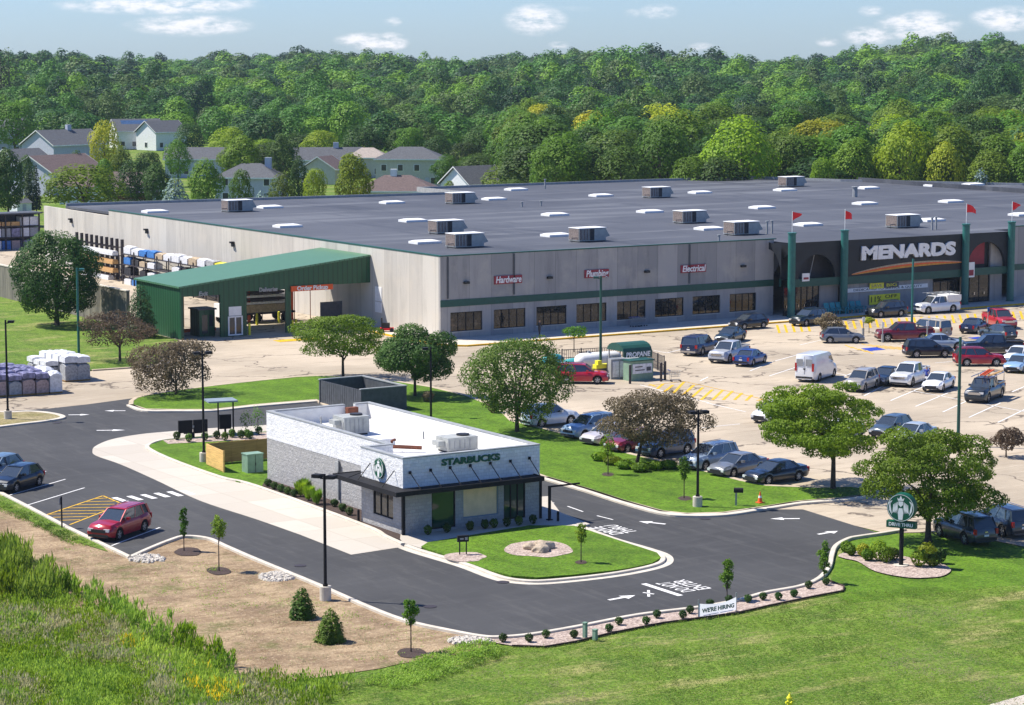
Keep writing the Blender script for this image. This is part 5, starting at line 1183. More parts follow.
# teal boats / shells by the tree
for i, (px, py, s, rz, l) in enumerate(((552, 364, .75, 10, 'dark topped teal plastic shell behind the leafy green tree'), (573, 368, .7, -5, 'pale turquoise plastic shell just behind the red car roof'), (558, 373, .7, 0, 'green plastic shell half hidden by the leafy tree'))):
    x, y = G(px, py); t = empty('plastic_shell', (x, y, 0), R(rz), l, 'plastic tub', 'turquoise plastic shells by the propane corner')
    mb = MB(); n = 14; vs = []; rings = [(1.0, 0), (1.05, .35), (.95, .8), (.6, 1.15), (.15, 1.3)]
    for rr, z in rings: vs += [(1.9*s*rr*math.cos(2*PI*k/n), .9*s*rr*math.sin(2*PI*k/n), z*s) for k in range(n)]
    mb.add(vs, [(a*n+k, a*n+(k+1) % n, (a+1)*n+(k+1) % n, (a+1)*n+k) for a in range(4) for k in range(n)]+[tuple(range(4*n, 5*n))]); mb.build('shell', 'teal_seat' if i != 2 else 'logo_green', t, smooth=True)
    mb = MB(); mb.add([(1.9*s*1.08*math.cos(2*PI*k/n), .9*s*1.08*math.sin(2*PI*k/n), z) for z in (.0, .16) for k in range(n)], [(k, (k+1) % n, n+(k+1) % n, n+k) for k in range(n)]); mb.build('rim', 'dark_grey', t)
x, y = G(601, 378); t = empty('plastic_display', (x, y, 0), 0, 'yellow plastic item standing behind the bonnet of the red car', 'plastic item')
mb = MB(); mb.box(-.7, .7, -.3, .3, .9, 1.25); mb.box(-.5, -.1, -.25, .25, 1.25, 1.6); mb.build('body', 'sign_yellow', t); mb = MB(); mb.box(-.5, .5, -.25, .25, 0, .899); mb.build('stand', 'dark_grey', t)
# lumber truck under the canopy
x, y = G(272, 322); t = empty('flatbed_truck', (x, y+1.5, 0), R(0), 'flatbed truck loaded with dark lumber standing under the canopy', 'truck')
mb = MB(); mb.box(-4, 3, -1.15, 1.15, .85, 1.05); mb.build('deck', 'steel_dark', t); mb = MB(); mb.box(-3.9, 2.4, -1.05, 1.05, 1.052, 1.9); mb.build('load_base', 'tan_stock', t)
for k in range(5): mb = MB(); mb.box(-3.9+k*.15, 2.4-k*.2, -1.0, 1.0, 1.95+k*.36, 2.2+k*.36); mb.build('lumber_stack', 'white_wrap' if k % 2 == 0 else 'steel_dark', t)
mb = MB(); mb.box(-5.6, -4.1, -1.1, 1.1, .7, 2.1); mb.build('cab', 'white_plain', t); mb = MB(); mb.box(-5.4, -4.4, -1.12, -1.102, 1.4, 1.95); mb.build('window', 'car_glass', t)
for a in (-4.9, -1.5, 1.8):
    for b in (-1.05, 1.05): mb = MB(); mb.tube([(a, b-.12, .48), (a, b+.12, .48)], .48, 14); mb.build('wheel', 'tire_rubber', t)
x, y = G(196, 333); t = empty('barrier_beam', (x, y, 0), 0, 'low orange barrier lying across the left canopy bay', 'barrier'); mb = MB(); mb.box(-2.3, 2.2, -.15, .15, .15, .5); mb.build('beam', 'orange_paint', t); mb = MB(); mb.box(-2.2, -1.9, -.3, .3, 0, .149); mb.box(1.8, 2.1, -.3, .3, 0, .149); mb.build('foot', 'grey_metal', t)

# ------------------------------------------------------------------ vehicles
def interp(tab, x):
    for (a, b), (c, d) in zip(tab, tab[1:]):
        if x <= c: return b+(d-b)*max(0, (x-a)/(c-a))
    return tab[-1][1]
TYPES = {
 # L, W, H, wheelbase, front overhang, wheel r, top profile of lower body, roof (base_front, roof_front, roof_rear, base_rear), belt z
 'suv':   dict(L=4.65, W=1.86, H=1.70, wb=2.75, fo=.92, r=.36, top=[(0, .55), (.05, .82), (.25, 1.0), (1.25, 1.10), (1.5, 1.12), (4.3, 1.15), (4.6, 1.10), (4.65, .6)], gh=(1.15, 2.05, 4.25, 4.58), belt=1.08, bp=.97),
 'bigsuv': dict(L=5.1, W=2.0, H=1.85, wb=2.95, fo=.95, r=.40, top=[(0, .6), (.04, 1.0), (.2, 1.1), (1.35, 1.18), (4.95, 1.2), (5.08, 1.1), (5.1, .6)], gh=(1.3, 2.05, 4.9, 5.05), belt=1.15, bp=.97),
 'hatch': dict(L=4.25, W=1.78, H=1.55, wb=2.6, fo=.88, r=.33, top=[(0, .5), (.06, .72), (.3, .88), (1.15, 1.0), (3.9, 1.04), (4.2, .98), (4.25, .55)], gh=(1.0, 1.95, 3.6, 4.18), belt=.98, bp=.97),
 'sedan': dict(L=4.75, W=1.82, H=1.45, wb=2.78, fo=.92, r=.33, top=[(0, .48), (.06, .68), (.3, .82), (1.3, .95), (3.9, 1.0), (4.65, .98), (4.75, .6)], gh=(1.15, 2.1, 3.3, 4.05), belt=.95, bp=.96),
 'pickup': dict(L=5.75, W=2.0, H=1.88, wb=3.6, fo=.95, r=.41, top=[(0, .6), (.04, 1.0), (.2, 1.12), (1.4, 1.2), (3.9, 1.22), (5.7, 1.22), (5.75, .7)], gh=(1.35, 2.15, 3.75, 3.95), belt=1.18, bp=.97),
 'van':   dict(L=5.7, W=2.02, H=2.45, wb=3.5, fo=.95, r=.36, top=[(0, .6), (.04, .95), (.5, 1.2), (1.0, 1.35), (1.6, 2.25), (2.0, 2.42), (5.5, 2.45), (5.66, 2.38), (5.7, .6)], gh=None, belt=1.4, bp=.97),
}
def car(kind, bed=None):
    T = TYPES[kind]; L, W, Hh, wb, fo, r = (T[k] for k in ('L', 'W', 'H', 'wb', 'fo', 'r'))
    t = empty('pickup_truck' if kind == 'pickup' else 'delivery_van' if kind == 'van' else 'parked_car', (0, 0, 0))
    X = lambda s: L/2-s            # s measured from the nose
    w1, w2 = fo, fo+wb; ra = r*1.22
    st = sorted(set([0, .03, .1, .2]+[L*i/46 for i in range(1, 46)]+[L-.2, L-.1, L-.03, L]+[w+s*ra*k for w in (w1, w2) for s in (-1, 1) for k in (1, .92, .75, .5, .25)]+[w1, w2]))
    mb = MB(); ring = 15; zb0 = .24
    for s in st:
        e = min(s, L-s); hw_ = W/2*(1-.16*max(0, 1-e/.55)**2)
        zt = interp(T['top'], s); zb = zb0+(.12*max(0, 1-e/.3))
        for w in (w1, w2):
            if abs(s-w) < ra: zb = max(zb, r+math.sqrt(ra*ra-(s-w)**2)*.97)
        zb = min(zb, zt-.12); zm = max(.52, zb+.03); zs = max(zm+.04, zt*T['bp']-.14)
        if kind == 'van': zs = max(zm+.04, min(zt-.12, zt*.9)); 
        tw = .80 if kind != 'van' else .86
        tp = .93 if kind != 'van' or zt < 1.5 else .90
        half = [(0, zb0+.02), (hw_*.72, zb0+.02), (hw_*.95, zb), (hw_*1.0, zm), (hw_*.985, (zm+zs)/2+.05), (hw_*tp, zs), (hw_*tw, zt-.02), (0, zt+.025)]
        x = X(s); prof = half[1:-1]
        for (y, z) in [half[0]]+prof+[half[-1]]+[(-y, z) for y, z in prof[::-1]]: mb.v.append((x, y, z))
    k = 14; n = len(st); fs = []; mi = []
    for i in range(n-1):
        for j in range(k):
            fs.append((i*k+j, i*k+(j+1) % k, (i+1)*k+(j+1) % k, (i+1)*k+j)); mi.append(1 if j in (0, 1, 13, 12) else 0)
    fs += [tuple(range(k-1, -1, -1)), tuple(range((n-1)*k, n*k))]; mi += [0, 0]
    mb.f = fs; mb.mi = mi; body = mb.build('body', ['car_paint', 'black_plastic'], t, smooth=False)
    body.data.polygons.foreach_set('use_smooth', [True]*len(fs))
    bm = bmesh.new(); bm.from_mesh(body.data); bmesh.ops.recalc_face_normals(bm, faces=bm.faces)
    for e in bm.edges:
        if len(e.link_faces) == 2 and e.calc_face_angle(0) > R(38): e.smooth = False
    bm.to_mesh(body.data); bm.free()
    hb_, hr_ = W/2*.865, W/2*.70
    if T['gh']:
        b0, r0, r1, b1 = T['gh']; zb, zr_ = T['belt']-.03, Hh
        g = MB(); xm = (r0+r1)/2
        def P3(s, y, z): return (X(s), y, z)
        ring_b = [P3(b0, -hb_*.93, zb), P3(b0, hb_*.93, zb), P3((b0+b1)/2, hb_, zb), P3(b1, hb_*.93, zb), P3(b1, -hb_*.93, zb), P3((b0+b1)/2, -hb_, zb)]
        ring_t = [P3(r0, -hr_*.96, zr_-.05), P3(r0, hr_*.96, zr_-.05), P3(xm, hr_, zr_-.03), P3(r1, hr_*.95, zr_-.06), P3(r1, -hr_*.95, zr_-.06), P3(xm, -hr_, zr_-.03)]
        g.add(ring_b+ring_t, [(i, (i+1) % 6, 6+(i+1) % 6, 6+i) for i in range(6)]+[tuple(range(6, 12))])
        gl = g.build('windows', 'car_glass', t)
        bm = bmesh.new(); bm.from_mesh(gl.data); bmesh.ops.recalc_face_normals(bm, faces=bm.faces); bm.to_mesh(gl.data); bm.free()
        rf = MB()
        xs_ = [r0-.06, r0+.1, xm, r1-.1, r1+.04]; zs_ = [zr_-.06, zr_-.015, zr_+.01, zr_-.01, zr_-.06]
        vs = []
        for s, z in zip(xs_, zs_): vs += [P3(s, -hr_*1.03, z-.04), P3(s, -hr_*.8, z+.015), P3(s, 0, z+.03), P3(s, hr_*.8, z+.015), P3(s, hr_*1.03, z-.04)]
        rf.add(vs, [(i*5+j, i*5+j+1, (i+1)*5+j+1, (i+1)*5+j) for i in range(4) for j in range(4)])
        # pillars
        def pil(sb, sr, w=.05, side=1):
            a = Vector(P3(sb, side*(hb_*.985 if abs(sb-(b0+b1)/2) < .9 else hb_*.95), zb)); c = Vector(P3(sr, side*hr_*1.0, zr_-.04)); d = Vector((w, 0, 0)); o_ = Vector((0, side*.018, 0))
            rf.add([a-d+o_, a+d+o_, c+d+o_, c-d+o_], [(0, 1, 2, 3)])
            rf.add([a-d+o_, a-d-o_*2, c-d-o_*2, c-d+o_], [(0, 1, 2, 3)]); rf.add([a+d+o_, a+d-o_*2, c+d-o_*2, c+d+o_], [(0, 1, 2, 3)])
        for s in (1, -1):
            pil(b0+.07, r0+.03, .05, s); pil((b0+b1)/2-.1, xm-.1, .035, s)
            if kind in ('suv', 'bigsuv'): pil(b1-.75, r1-.6, .05, s)
            pil(b1-.10, r1-.03, .10 if kind != 'pickup' else .08, s)
        ro = rf.build('roof', 'car_paint', t)
        for s in (1, -1):
            if kind in ('suv', 'bigsuv'): q = MB(); q.tube([P3(r0+.2, s*hr_*.9, zr_+.05), P3(r1-.1, s*hr_*.9, zr_+.05)], .022, 4); q.build('roof_rail', 'chrome', t)
    else:
        g = MB(); g.add([(X(1.03), -.78, 1.42), (X(1.03), .78, 1.42), (X(1.6), .72, 2.2), (X(1.6), -.72, 2.2)], [(0, 1, 2, 3)])
        for s in (1, -1):
            y = s*(W/2*.93+.03); g.add([(X(1.15), y, 1.45), (X(2.3), y, 1.45), (X(2.3), y-s*.03, 2.05), (X(1.65), y-s*.03, 2.05)], [(0, 1, 2, 3)])
        g.build('windows', 'car_glass', t)
        g = MB()
        for s in (1, -1): g.add([(X(L)-.012, s*.12, 1.45), (X(L)-.012, s*.78, 1.45), (X(L)-.012, s*.74, 2.05), (X(L)-.012, s*.12, 2.05)], [(0, 1, 2, 3)])
        g.build('rear_window', 'grey_metal', t)
        g = MB(); g.box(X(L)-.015, X(L)-.002, -.012, .012, .7, 2.3); g.box(X(L)-.02, X(L)-.016, -.1, .1, 1.12, 1.25); g.build('door_seam', 'black_plastic', t)
    # bed for pickups
    if kind == 'pickup':
        q = MB(); q.box(X(5.6), X(4.05), -.72, .72, 1.236, 1.25); q.build('bed_floor', 'black_plastic', t)
        q = MB()
        for s in (1, -1): q.box(X(5.72), X(3.98), s*.72, s*.86, 1.2, 1.32)
        q.box(X(5.72), X(5.62), -.72, .72, 1.2, 1.32); q.build('bed_rail', 'car_paint', t)
    # wheels
    for w in (w1, w2):
        for s in (1, -1):
            q = MB(); y0, y1 = s*(W/2-.235), s*(W/2-.01); n = 22; vs = []
            pr = [(r*.62, y0), (r*.96, y0), (r, y0+s*.04), (r, y1-s*.04), (r*.95, y1), (r*.66, y1), (r*.62, y1-s*.03)]
            for rr, y in pr: vs += [(rr*math.cos(2*PI*i/n), y, rr*math.sin(2*PI*i/n)) for i in range(n)]
            q.add(vs, [(a*n+i, a*n+(i+1) % n, (a+1)*n+(i+1) % n, (a+1)*n+i) for a in range(len(pr)-1) for i in range(n)])
            wh = q.build('wheel', 'tire_rubber', t, loc=(X(w), 0, r))
            q = MB(); y = y1-s*.03; n = 20
            q.add([(r*.66*math.cos(2*PI*i/n), y-s*.03, r*.66*math.sin(2*PI*i/n)) for i in range(n)], [tuple(range(n))], 1)
            for i in range(5):
                a = 2*PI*i/5+.3; c, s2 = math.cos(a), math.sin(a); u = (-s2, c)
                q.add([(r*.1*c+u[0]*.05, y+s*.01, r*.1*s2+u[1]*.05), (r*.1*c-u[0]*.05, y+s*.01, r*.1*s2-u[1]*.05), (r*.62*c-u[0]*.045, y, r*.62*s2-u[1]*.045), (r*.62*c+u[0]*.045, y, r*.62*s2+u[1]*.045)], [(0, 1, 2, 3)])
            n = 20; q.add([(r*f*math.cos(2*PI*i/n), y+s*.005, r*f*math.sin(2*PI*i/n)) for f in (.66, .56) for i in range(n)], [(i, (i+1) % n, n+(i+1) % n, n+i) for i in range(n)])
            q.add([(r*.2*math.cos(2*PI*i/n), y+s*.015, r*.2*math.sin(2*PI*i/n)) for i in range(n)], [tuple(range(n))])
            rm = q.build('rim', ['rim_alloy', 'unit_dark'], wh)
    zh = interp(T['top'], .12)
    for s in (1, -1):
        q = MB(); yy = W/2*.62; q.box(X(.24), X(-.015), s*(yy-.2), s*(yy+.16), zh-.26, zh-.10); q.build('headlight', 'lamp_lens', t)
        q = MB(); zt = interp(T['top'], L-.3); q.box(X(L+.015), X(L-.14), s*(W/2*.70), s*(W/2*.88), zt-.42 if kind != 'van' else 1.0, zt-.10 if kind != 'van' else 1.7); q.build('tail_light', 'tail_red', t)
        q = MB(); bs = T['gh'][0] if T['gh'] else 1.1; q.box(X(bs+.75), X(bs+.55), s*(W/2*.9), s*(W/2+.13), T['belt'], T['belt']+.16); q.build('mirror', 'car_paint', t)
    q = MB(); q.box(X(.1), X(-.02), -W*.27, W*.27, zh-.34, zh-.14); q.build('grille', 'chrome' if kind == 'pickup' else 'black_plastic', t)
    q = MB(); q.box(X(.15), X(-.03), -W*.38, W*.38, .28, .44); q.build('bumper', 'black_plastic', t)
    q = MB(); q.box(X(L+.03), X(L-.15), -W*.38, W*.38, .36, .52); q.build('bumper', 'black_plastic' if kind != 'bigsuv' else 'chrome', t)
    q = MB(); q.box(X(L+.034), X(L+.031), -.16, .16, .6, .72); q.build('licence_plate', 'white_plain', t)
    if T['gh']: q = MB(); q.box(X(L+.012), X(L-.02), -.1, .1, .82, .9); q.build('badge', 'chrome', t)
    return t
PROTO = {}
ALL = []
def set_color(o, c):
    o.color = (*c, 1)
    for ch in o.children: set_color(ch, c)
def place_car(kind, px, py, head, color, label, side='L', wheel='f', group='vehicles in the car park', z=0.0, k=1.0):
    """px,py: ground contact of the front (or rear) wheel on the visible side"""
    T = TYPES[kind]
    if kind not in PROTO: PROTO[kind] = car(kind); o = PROTO[kind]
    else: o = copy_tree(PROTO[kind])
    x, y = G(px, py); h = R(head); f = (math.cos(h), math.sin(h)); n = (-f[1], f[0])
    ax = T['L']/2-T['fo'] if wheel == 'f' else T['L']/2-T['fo']-T['wb']
    sy = T['W']/2-.02 if side == 'L' else -(T['W']/2-.02)
    o.location = (x-f[0]*ax-n[0]*sy, y-f[1]*ax-n[1]*sy, z+.012); o.rotation_euler.z = h
    set_color(o, srgb(color) if isinstance(color, str) else color); tag(o, label, {'pickup': 'pickup truck', 'van': 'van', 'sedan': 'car', 'hatch': 'car'}.get(kind, 'SUV'), group); return o
gr1 = 'cars parked nose-in along the lawn edge'
place_car('suv', 571, 425, 2, '#dfe3e6', 'white SUV parked beside the leafy tree, leftmost along the lawn edge', 'R', group=gr1)
place_car('suv', 585, 440, -168, '#7f9ab5', 'light blue SUV with silver roof left of the brown-leaved tree', group=gr1)
place_car('sedan', 604, 446.3, -168, '#c7c1bf', 'silver car mostly hidden behind the brown-leaved tree', group=gr1)
place_car('hatch', 628, 453.5, -168, '#7a1522', 'dark red car half hidden behind the brown-leaved tree', group=gr1)
place_car('suv', 661, 458.5, -170, '#2e4a66', 'dark blue SUV under the right side of the brown-leaved tree', group=gr1)
place_car('suv', 706, 471.5, -168, '#8b9bab', 'silver blue SUV with roof rails just right of the lawn lamp post', group=gr1)
place_car('sedan', 734, 478, -168, '#71757b', 'grey sedan between the silver blue SUV and the black sedan', group=gr1)
place_car('sedan', 769, 485.5, -175, '#15202b', 'black sedan under the big bright tree, nose at the lawn', group=gr1)
gr2 = 'cars parked by the cafe drive'
place_car('hatch', 17, 492.5, -146, '#101a24', 'black hatchback parked at the left edge of the drive', group=gr2)
place_car('hatch', -3, 482, -146, '#63788a', 'grey blue car parked behind the black hatchback at the left edge', group=gr2)
place_car('suv', 120, 540.5, -146, '#a30c1e', 'shiny red SUV parked beside the yellow hatching by the cafe', group=gr2)
place_car('suv', 990, 542.5, 80, '#11293a', 'dark blue green SUV parked beyond the grass at the lower right edge', 'R', 'r', group='cars at the lower right edge')
place_car('suv', 1027, 535, 80, '#2b3846', 'dark grey SUV cut by the right edge, behind the blue green one', 'R', 'r', group='cars at the lower right edge')
place_car('hatch', 744.6, 330, -178, '#14161b', 'black crossover parked at the store wall past the last window')
place_car('suv', 806.5, 326.5, -170, '#182a30', 'dark green SUV in front of the first entrance arch')
place_car('bigsuv', 716, 352.5, 28, '#16264b', 'navy SUV seen from behind with a chrome bumper', 'R')
place_car('sedan', 733, 343.5, -150, '#24343b', 'dark car mostly hidden behind the navy SUV and the white-nosed pickup')
place_car('pickup', 730, 363.3, -152, '#b9bcc0', 'pale nosed pickup facing the camera between the navy SUV and blue car')
place_car('sedan', 765, 363, 30, '#27407e', 'bright blue sedan seen from behind, right of the pale nosed pickup', 'R')
place_car('van', 834.4, 377, 29, '#e6e8ea', 'tall white panel van parked alone, rear doors toward the camera', 'R')
place_car('hatch', 856, 343.5, -30, '#6d747e', 'grey crossover driving past the little parking island tree', 'R')
place_car('suv', 865.5, 392, -151, '#a59f96', 'beige silver SUV facing the camera right of the white van')
place_car('sedan', 890, 386, -151, '#1b2c3e', 'dark blue sedan between the beige SUV and the white pickup')
place_car('pickup', 913, 387, -151, '#e2e3e2', 'white pickup with a person at its open door')
place_car('sedan', 943.7, 392, -149, '#eceded', 'white sedan facing the camera beside the white pickup')
tk = place_car('pickup', 989, 403, -151, '#252d33', 'dark pickup carrying a ladder rack, alone in its row')
place_car('suv', 945, 357.8, -26, '#0f141c', 'black SUV with rear end left of the silver blue sedan', 'R')
place_car('suv', 996.5, 366.5, -30, '#a01127', 'bright red crossover right behind the tall green pole', 'R')
place_car('sedan', 958, 349.5, -30, '#8fa0b4', 'silver blue sedan behind the black SUV', 'R')
place_car('pickup', 887.7, 342, 152, '#701420', 'maroon crew cab pickup in the accessible bays')
place_car('bigsuv', 944, 337, 96, '#b5ac98', 'tan SUV seen from behind, right of the maroon pickup', 'R', 'r')
place_car('sedan', 986.8, 331, 28, '#1f2c48', 'dark blue sedan seen from behind in front of the third green column', 'R')
place_car('hatch', 1013, 340, 88, '#39454a', 'grey green hatchback seen from behind at the right edge', 'R', 'r')
place_car('pickup', 1015, 328.5, -112, '#a8202c', 'red truck facing the camera at the right edge')
place_car('pickup', 975, 355, 150, '#121720', 'black pickup behind the bright red crossover')
place_car('sedan', 1023, 364, -150, '#e9eaea', 'white car cut by the right edge, above the light blue one')
place_car('sedan', 1024, 373, -150, '#8fb0cf', 'light blue car cut by the right edge')
wt = place_car('pickup', 928.5, 314.3, 179, '#dfe1e2', 'white work truck with a rack at the entrance kerb')
place_car('suv', 881, 318, 176, '#2a2f33', 'black SUV waiting below the yellow sale banner')
place_car('suv', 566, 384, -38, '#b5122b', 'bright red SUV parked beside the propane corner', 'R', 'r')
place_car('hatch', 774, 423.5, -160, '#e3e4e5', 'white car showing at the left edge of the big bright tree')
place_car('sedan', 842, 443, -160, '#d5d9dd', 'pale car glimpsed through the big bright tree')
place_car('hatch', 893, 439, -160, '#43525f', 'dark car half hidden between the two big trees at right')
place_car('sedan', 915, 446, -160, '#a9b2ba', 'pale car hidden behind the top of the tree at the round sign')
q = MB(); q.box(-2.85, -.8, -.95, .95, 1.33, 1.95); q.build('service_body', 'white_plain', wt)
q = MB()
for xx in (-2.7, -1.2, .7):
    q.tube([(xx, -.8, 2.15), (xx, .8, 2.15)], .035, 5)
    for s in (-.8, .8): q.tube([(xx, s, 1.9), (xx, s, 2.15)], .035, 5)
for s in (-.8, .8, 0): q.tube([(-2.8, s, 2.18), (1.3, s, 2.18)], .035, 5)
q.build('roof_rack', 'grey_metal', wt)
# ladder rack on the dark pickup
q = MB()
for xx in (-.6, -2.6):
    for s in (-.8, .8): q.tube([(xx, s, 1.3), (xx, s, 2.05)], .04, 5)
    q.tube([(xx, -.8, 2.05), (xx, .8, 2.05)], .04, 5)
for s in (-.8, .8): q.tube([(1.3, s, 2.0), (-2.6, s, 2.05)], .04, 5)
q.build('ladder_rack', 'chrome', tk)
q = MB()
for s in (-.2, .2): q.box(-2.8, 1.2, s-.03, s+.03, 0, .1)
for k in range(11): q.box(-2.7+k*.36, -2.64+k*.36, -.17, .17, .03, .07)
o = q.build('ladder', 'orange_paint'); o.location = tk.location+Vector((0, 0, 2.11)); o.rotation_euler.z = tk.rotation_euler.z+.12; tag(o, 'orange ladder lying on the rack of the dark pickup', 'ladder')
q = MB()
for k in range(3): q.box(-2.4, 1.0, .5+k*.1, .56+k*.1, 0, .06)
o = q.build('plank_bundle', 'lumber'); o.location = tk.location+Vector((0, 0, 2.11)); o.rotation_euler.z = tk.rotation_euler.z; tag(o, 'pale planks lying beside the ladder on the dark pickup rack', 'planks')

# ------------------------------------------------------------------ people
def person(px, py, z, heading, label, mats, pose='stand'):
    t_ = None; J = {}
    def chain(pts): pass
    V = [((0, 0, .93), .145), ((0, 0, 1.12), .13), ((0, 0, 1.34), .155), ((0, 0, 1.48), .065), ((0, .01, 1.56), .075), ((0, .01, 1.66), .10), ((0, 0, 1.75), .07)]
    E_ = [(0, 1), (1, 2), (2, 3), (3, 4), (4, 5), (5, 6)]
    for s in (1, -1):
        b = len(V)
        st = .05 if s > 0 else -.05
        V += [((s*.1, 0, .86), .1), ((s*.11, st, .48), .068), ((s*.12, st*1.5, .1), .045), ((s*.13, st*1.5+.16, .05), .04)]
        E_ += [(0, b), (b, b+1), (b+1, b+2), (b+2, b+3)]
        b = len(V); fwd = .22 if pose == 'reach' else .1
        V += [((s*.2, 0, 1.41), .06), ((s*.26, .02, 1.14), .045), ((s*.22, fwd*1.6, 1.0 if pose != 'reach' else 1.2), .034), ((s*.2, fwd*1.6+.09, .98 if pose != 'reach' else 1.22), .032)]
        E_ += [(2, b), (b, b+1), (b+1, b+2), (b+2, b+3)]
    me = bpy.data.meshes.new('person'); me.from_pydata([v[0] for v in V], E_, []); ob = bpy.data.objects.new('tmp', me); COL.objects.link(ob)
    ob.modifiers.new('s', 'SKIN'); ob.modifiers.new('u', 'SUBSURF').levels = 1
    for i, v in enumerate(V): me.skin_vertices[0].data[i].radius = (v[1], v[1]*.85)
    me.skin_vertices[0].data[0].use_root = True
    bpy.context.view_layer.update(); ev = bpy.data.meshes.new_from_object(ob.evaluated_get(bpy.context.evaluated_depsgraph_get())); bpy.data.objects.remove(ob)
    for k in mats: ev.materials.append(m(k))
    for p in ev.polygons:
        c = p.center; hand = abs(c.x) > .15 and .9 < c.z < 1.3 and c.y > .24
        p.material_index = 4 if c.z > 1.68 or (c.z > 1.58 and c.y < -.02) else 0 if (c.z > 1.46 or hand) else 3 if c.z < .1 else 1 if c.z > .93 else 2
        p.use_smooth = True
    o = bpy.data.objects.new('person', ev); COL.objects.link(o); x, y = G(px, py); o.location = (x, y, z); o.rotation_euler.z = R(heading)
    return tag(o, label, 'person')
person(539.5, 338, .15, 200, 'person in black clothes standing on the pavement by the store windows', ['skin', 'black_plastic', 'steel_dark', 'black_plastic', 'hair'])
person(926.5, 386, 0, 120, 'person in a blue shirt leaning at the open door of the white pickup', ['skin', 'blue_cloth', 'navy_cloth', 'black_plastic', 'hair'], 'reach')
# ------------------------------------------------------------------ vegetation
def unit(n, rng):
    v = rng.normal(size=(n, 3)); return v/np.linalg.norm(v, axis=1, keepdims=True)
def leaf_quads(pos, nrm, size, rng, aspect=.7):
    n = len(pos); r = unit(n, rng); t = np.cross(nrm, r); t /= np.linalg.norm(t, axis=1, keepdims=True)+1e-9; b = np.cross(nrm, t)
    s = size*rng.uniform(.6, 1.35, (n, 1)); t = t*s*.5; b = b*s*.5*aspect
    return np.stack([pos-t, pos-b, pos+t, pos+b], 1)
def crown_quads(lobes, n, leaf, rng, shell=.72, jit=.75, drop=.0, low=-.75, dome=.45):
    """leaf-sized faces spread over and through the lobes"""
    w = np.array([l[3]*l[4]+l[3]*l[5] for l in lobes]); w = w/w.sum(); out_p, out_n = [], []
    L_ = np.array([[*l] for l in lobes])
    for i, l in enumerate(lobes):
        k = max(4, int(n*w[i]*1.5)); d = unit(k, rng); rr = rng.uniform(shell, 1.06, (k, 1))
        p = np.array(l[:3])+d*rr*np.array(l[3:6]); keep = d[:, 2] > low
        for j in range(len(lobes)):
            if j == i: continue
            q = (p-L_[j, :3])/L_[j, 3:6]; keep &= (q*q).sum(1) > .5
        nn = d/np.array(l[3:6]); nn /= np.linalg.norm(nn, axis=1, keepdims=True)
        cc_ = p-np.array([0, 0, (L_[:, 2].mean())*.8]); cc_ /= np.linalg.norm(cc_, axis=1, keepdims=True)+1e-9
        nn = nn*(1-dome)+cc_*dome+unit(k, rng)*jit; nn /= np.linalg.norm(nn, axis=1, keepdims=True)
        out_p.append(p[keep]); out_n.append(nn[keep])
    p = np.concatenate(out_p); nn = np.concatenate(out_n)
    if drop:
        k = rng.random(len(p)) > drop; p, nn = p[k], nn[k]
    return leaf_quads(p, nn, leaf, rng)
def round_lobes(a, zb, zt, k, rng, frac=.42, flat=1.0, core=.6):
    """lobes packed in an ellipsoid of half width a between zb and zt"""
    c = (zb+zt)/2; hz = (zt-zb)/2; lobes = []
    for i in range(k):
        d = unit(1, rng)[0]; r_ = rng.uniform(.45, 1-frac*.75); s = a*frac*rng.uniform(.7, 1.15)
        sh = (1-.12*abs(d[2]))
        lobes.append((d[0]*a*r_*sh, d[1]*a*r_*sh, c+d[2]*hz*r_, s, s, s*flat*rng.uniform(.75, 1.0)*min(1.2, hz/a+.2)))
    lobes.append((0, 0, c, a*core, a*core, hz*core*1.03)); return lobes
def trunk_mb(h, r, lobes, rng, lean=0, forks=4, zf=.5):
    mb = MB(); top = (lean, 0, h*zf); mb.tube([(0, 0, -.05), (0, 0, .15), (lean*.5, 0, h*zf*.5), top], [r*1.35, r, r*.85, r*.7], 8)
    idx = rng.permutation(len(lobes))[:forks+5]
    for i in idx:
        l = lobes[i]; mid = (lean+(l[0]-lean)*.4, l[1]*.4, h*zf+(l[2]-h*zf)*.6+rng.uniform(-.1, .1))
        mb.tube([top if rng.random() < .6 else (lean*.7, 0, h*zf*.8), mid, l[:3]], [r*.5, r*.32, r*.12], 5)
    return mb
def near_tree(px, py, wpx, ytop, mat, label, ybot=None, name='leafy_tree', n=5000, leaf=.26, lobes_n=22, drop=0, flat=1, frac=.40, jit=.75, trunk_r=.14, seed=0, off=0, z=0, trunk=True, cat='tree', group=None, lean=0, shell=.7, grow=1.17, core=.6):
    n = int(n*1.8); leaf *= .76; rng = np.random.default_rng(seed+31); x, y = G(px, py); zt = Zat(ytop, x, y); mpp = math.hypot(x, y, H)/F*.995; a = wpx*mpp/2*grow
    zt -= a*.08*0; zt += a*.13; zb = Zat(ybot, x, y) if ybot else zt*.28; zb = max(zb, .05)
    t = empty(name, (x, y, z), R(-32.3), label, cat, group)
    lobes = [(l[0]+off*mpp, *l[1:]) for l in round_lobes(a, zb, zt-z, lobes_n, rng, frac, flat, core)]
    Q = crown_quads(lobes, n, leaf, rng, drop=drop, jit=jit, shell=shell); quads_obj('crown', Q, mat, t)
    if trunk: trunk_mb(zt, trunk_r, lobes, rng, lean=lean, zf=max(.2, zb/zt+.12)).build('trunk', 'bark', t)
    return t
near_tree(57, 326, 92, 233, 'leaf_dark', 'huge dense round dark green tree in front of the stained concrete wall', ybot=330, n=21000, leaf=.30, lobes_n=60, frac=.24, shell=.88, jit=.4, grow=1.06, core=.86, trunk_r=.3, seed=1, name='round_tree')
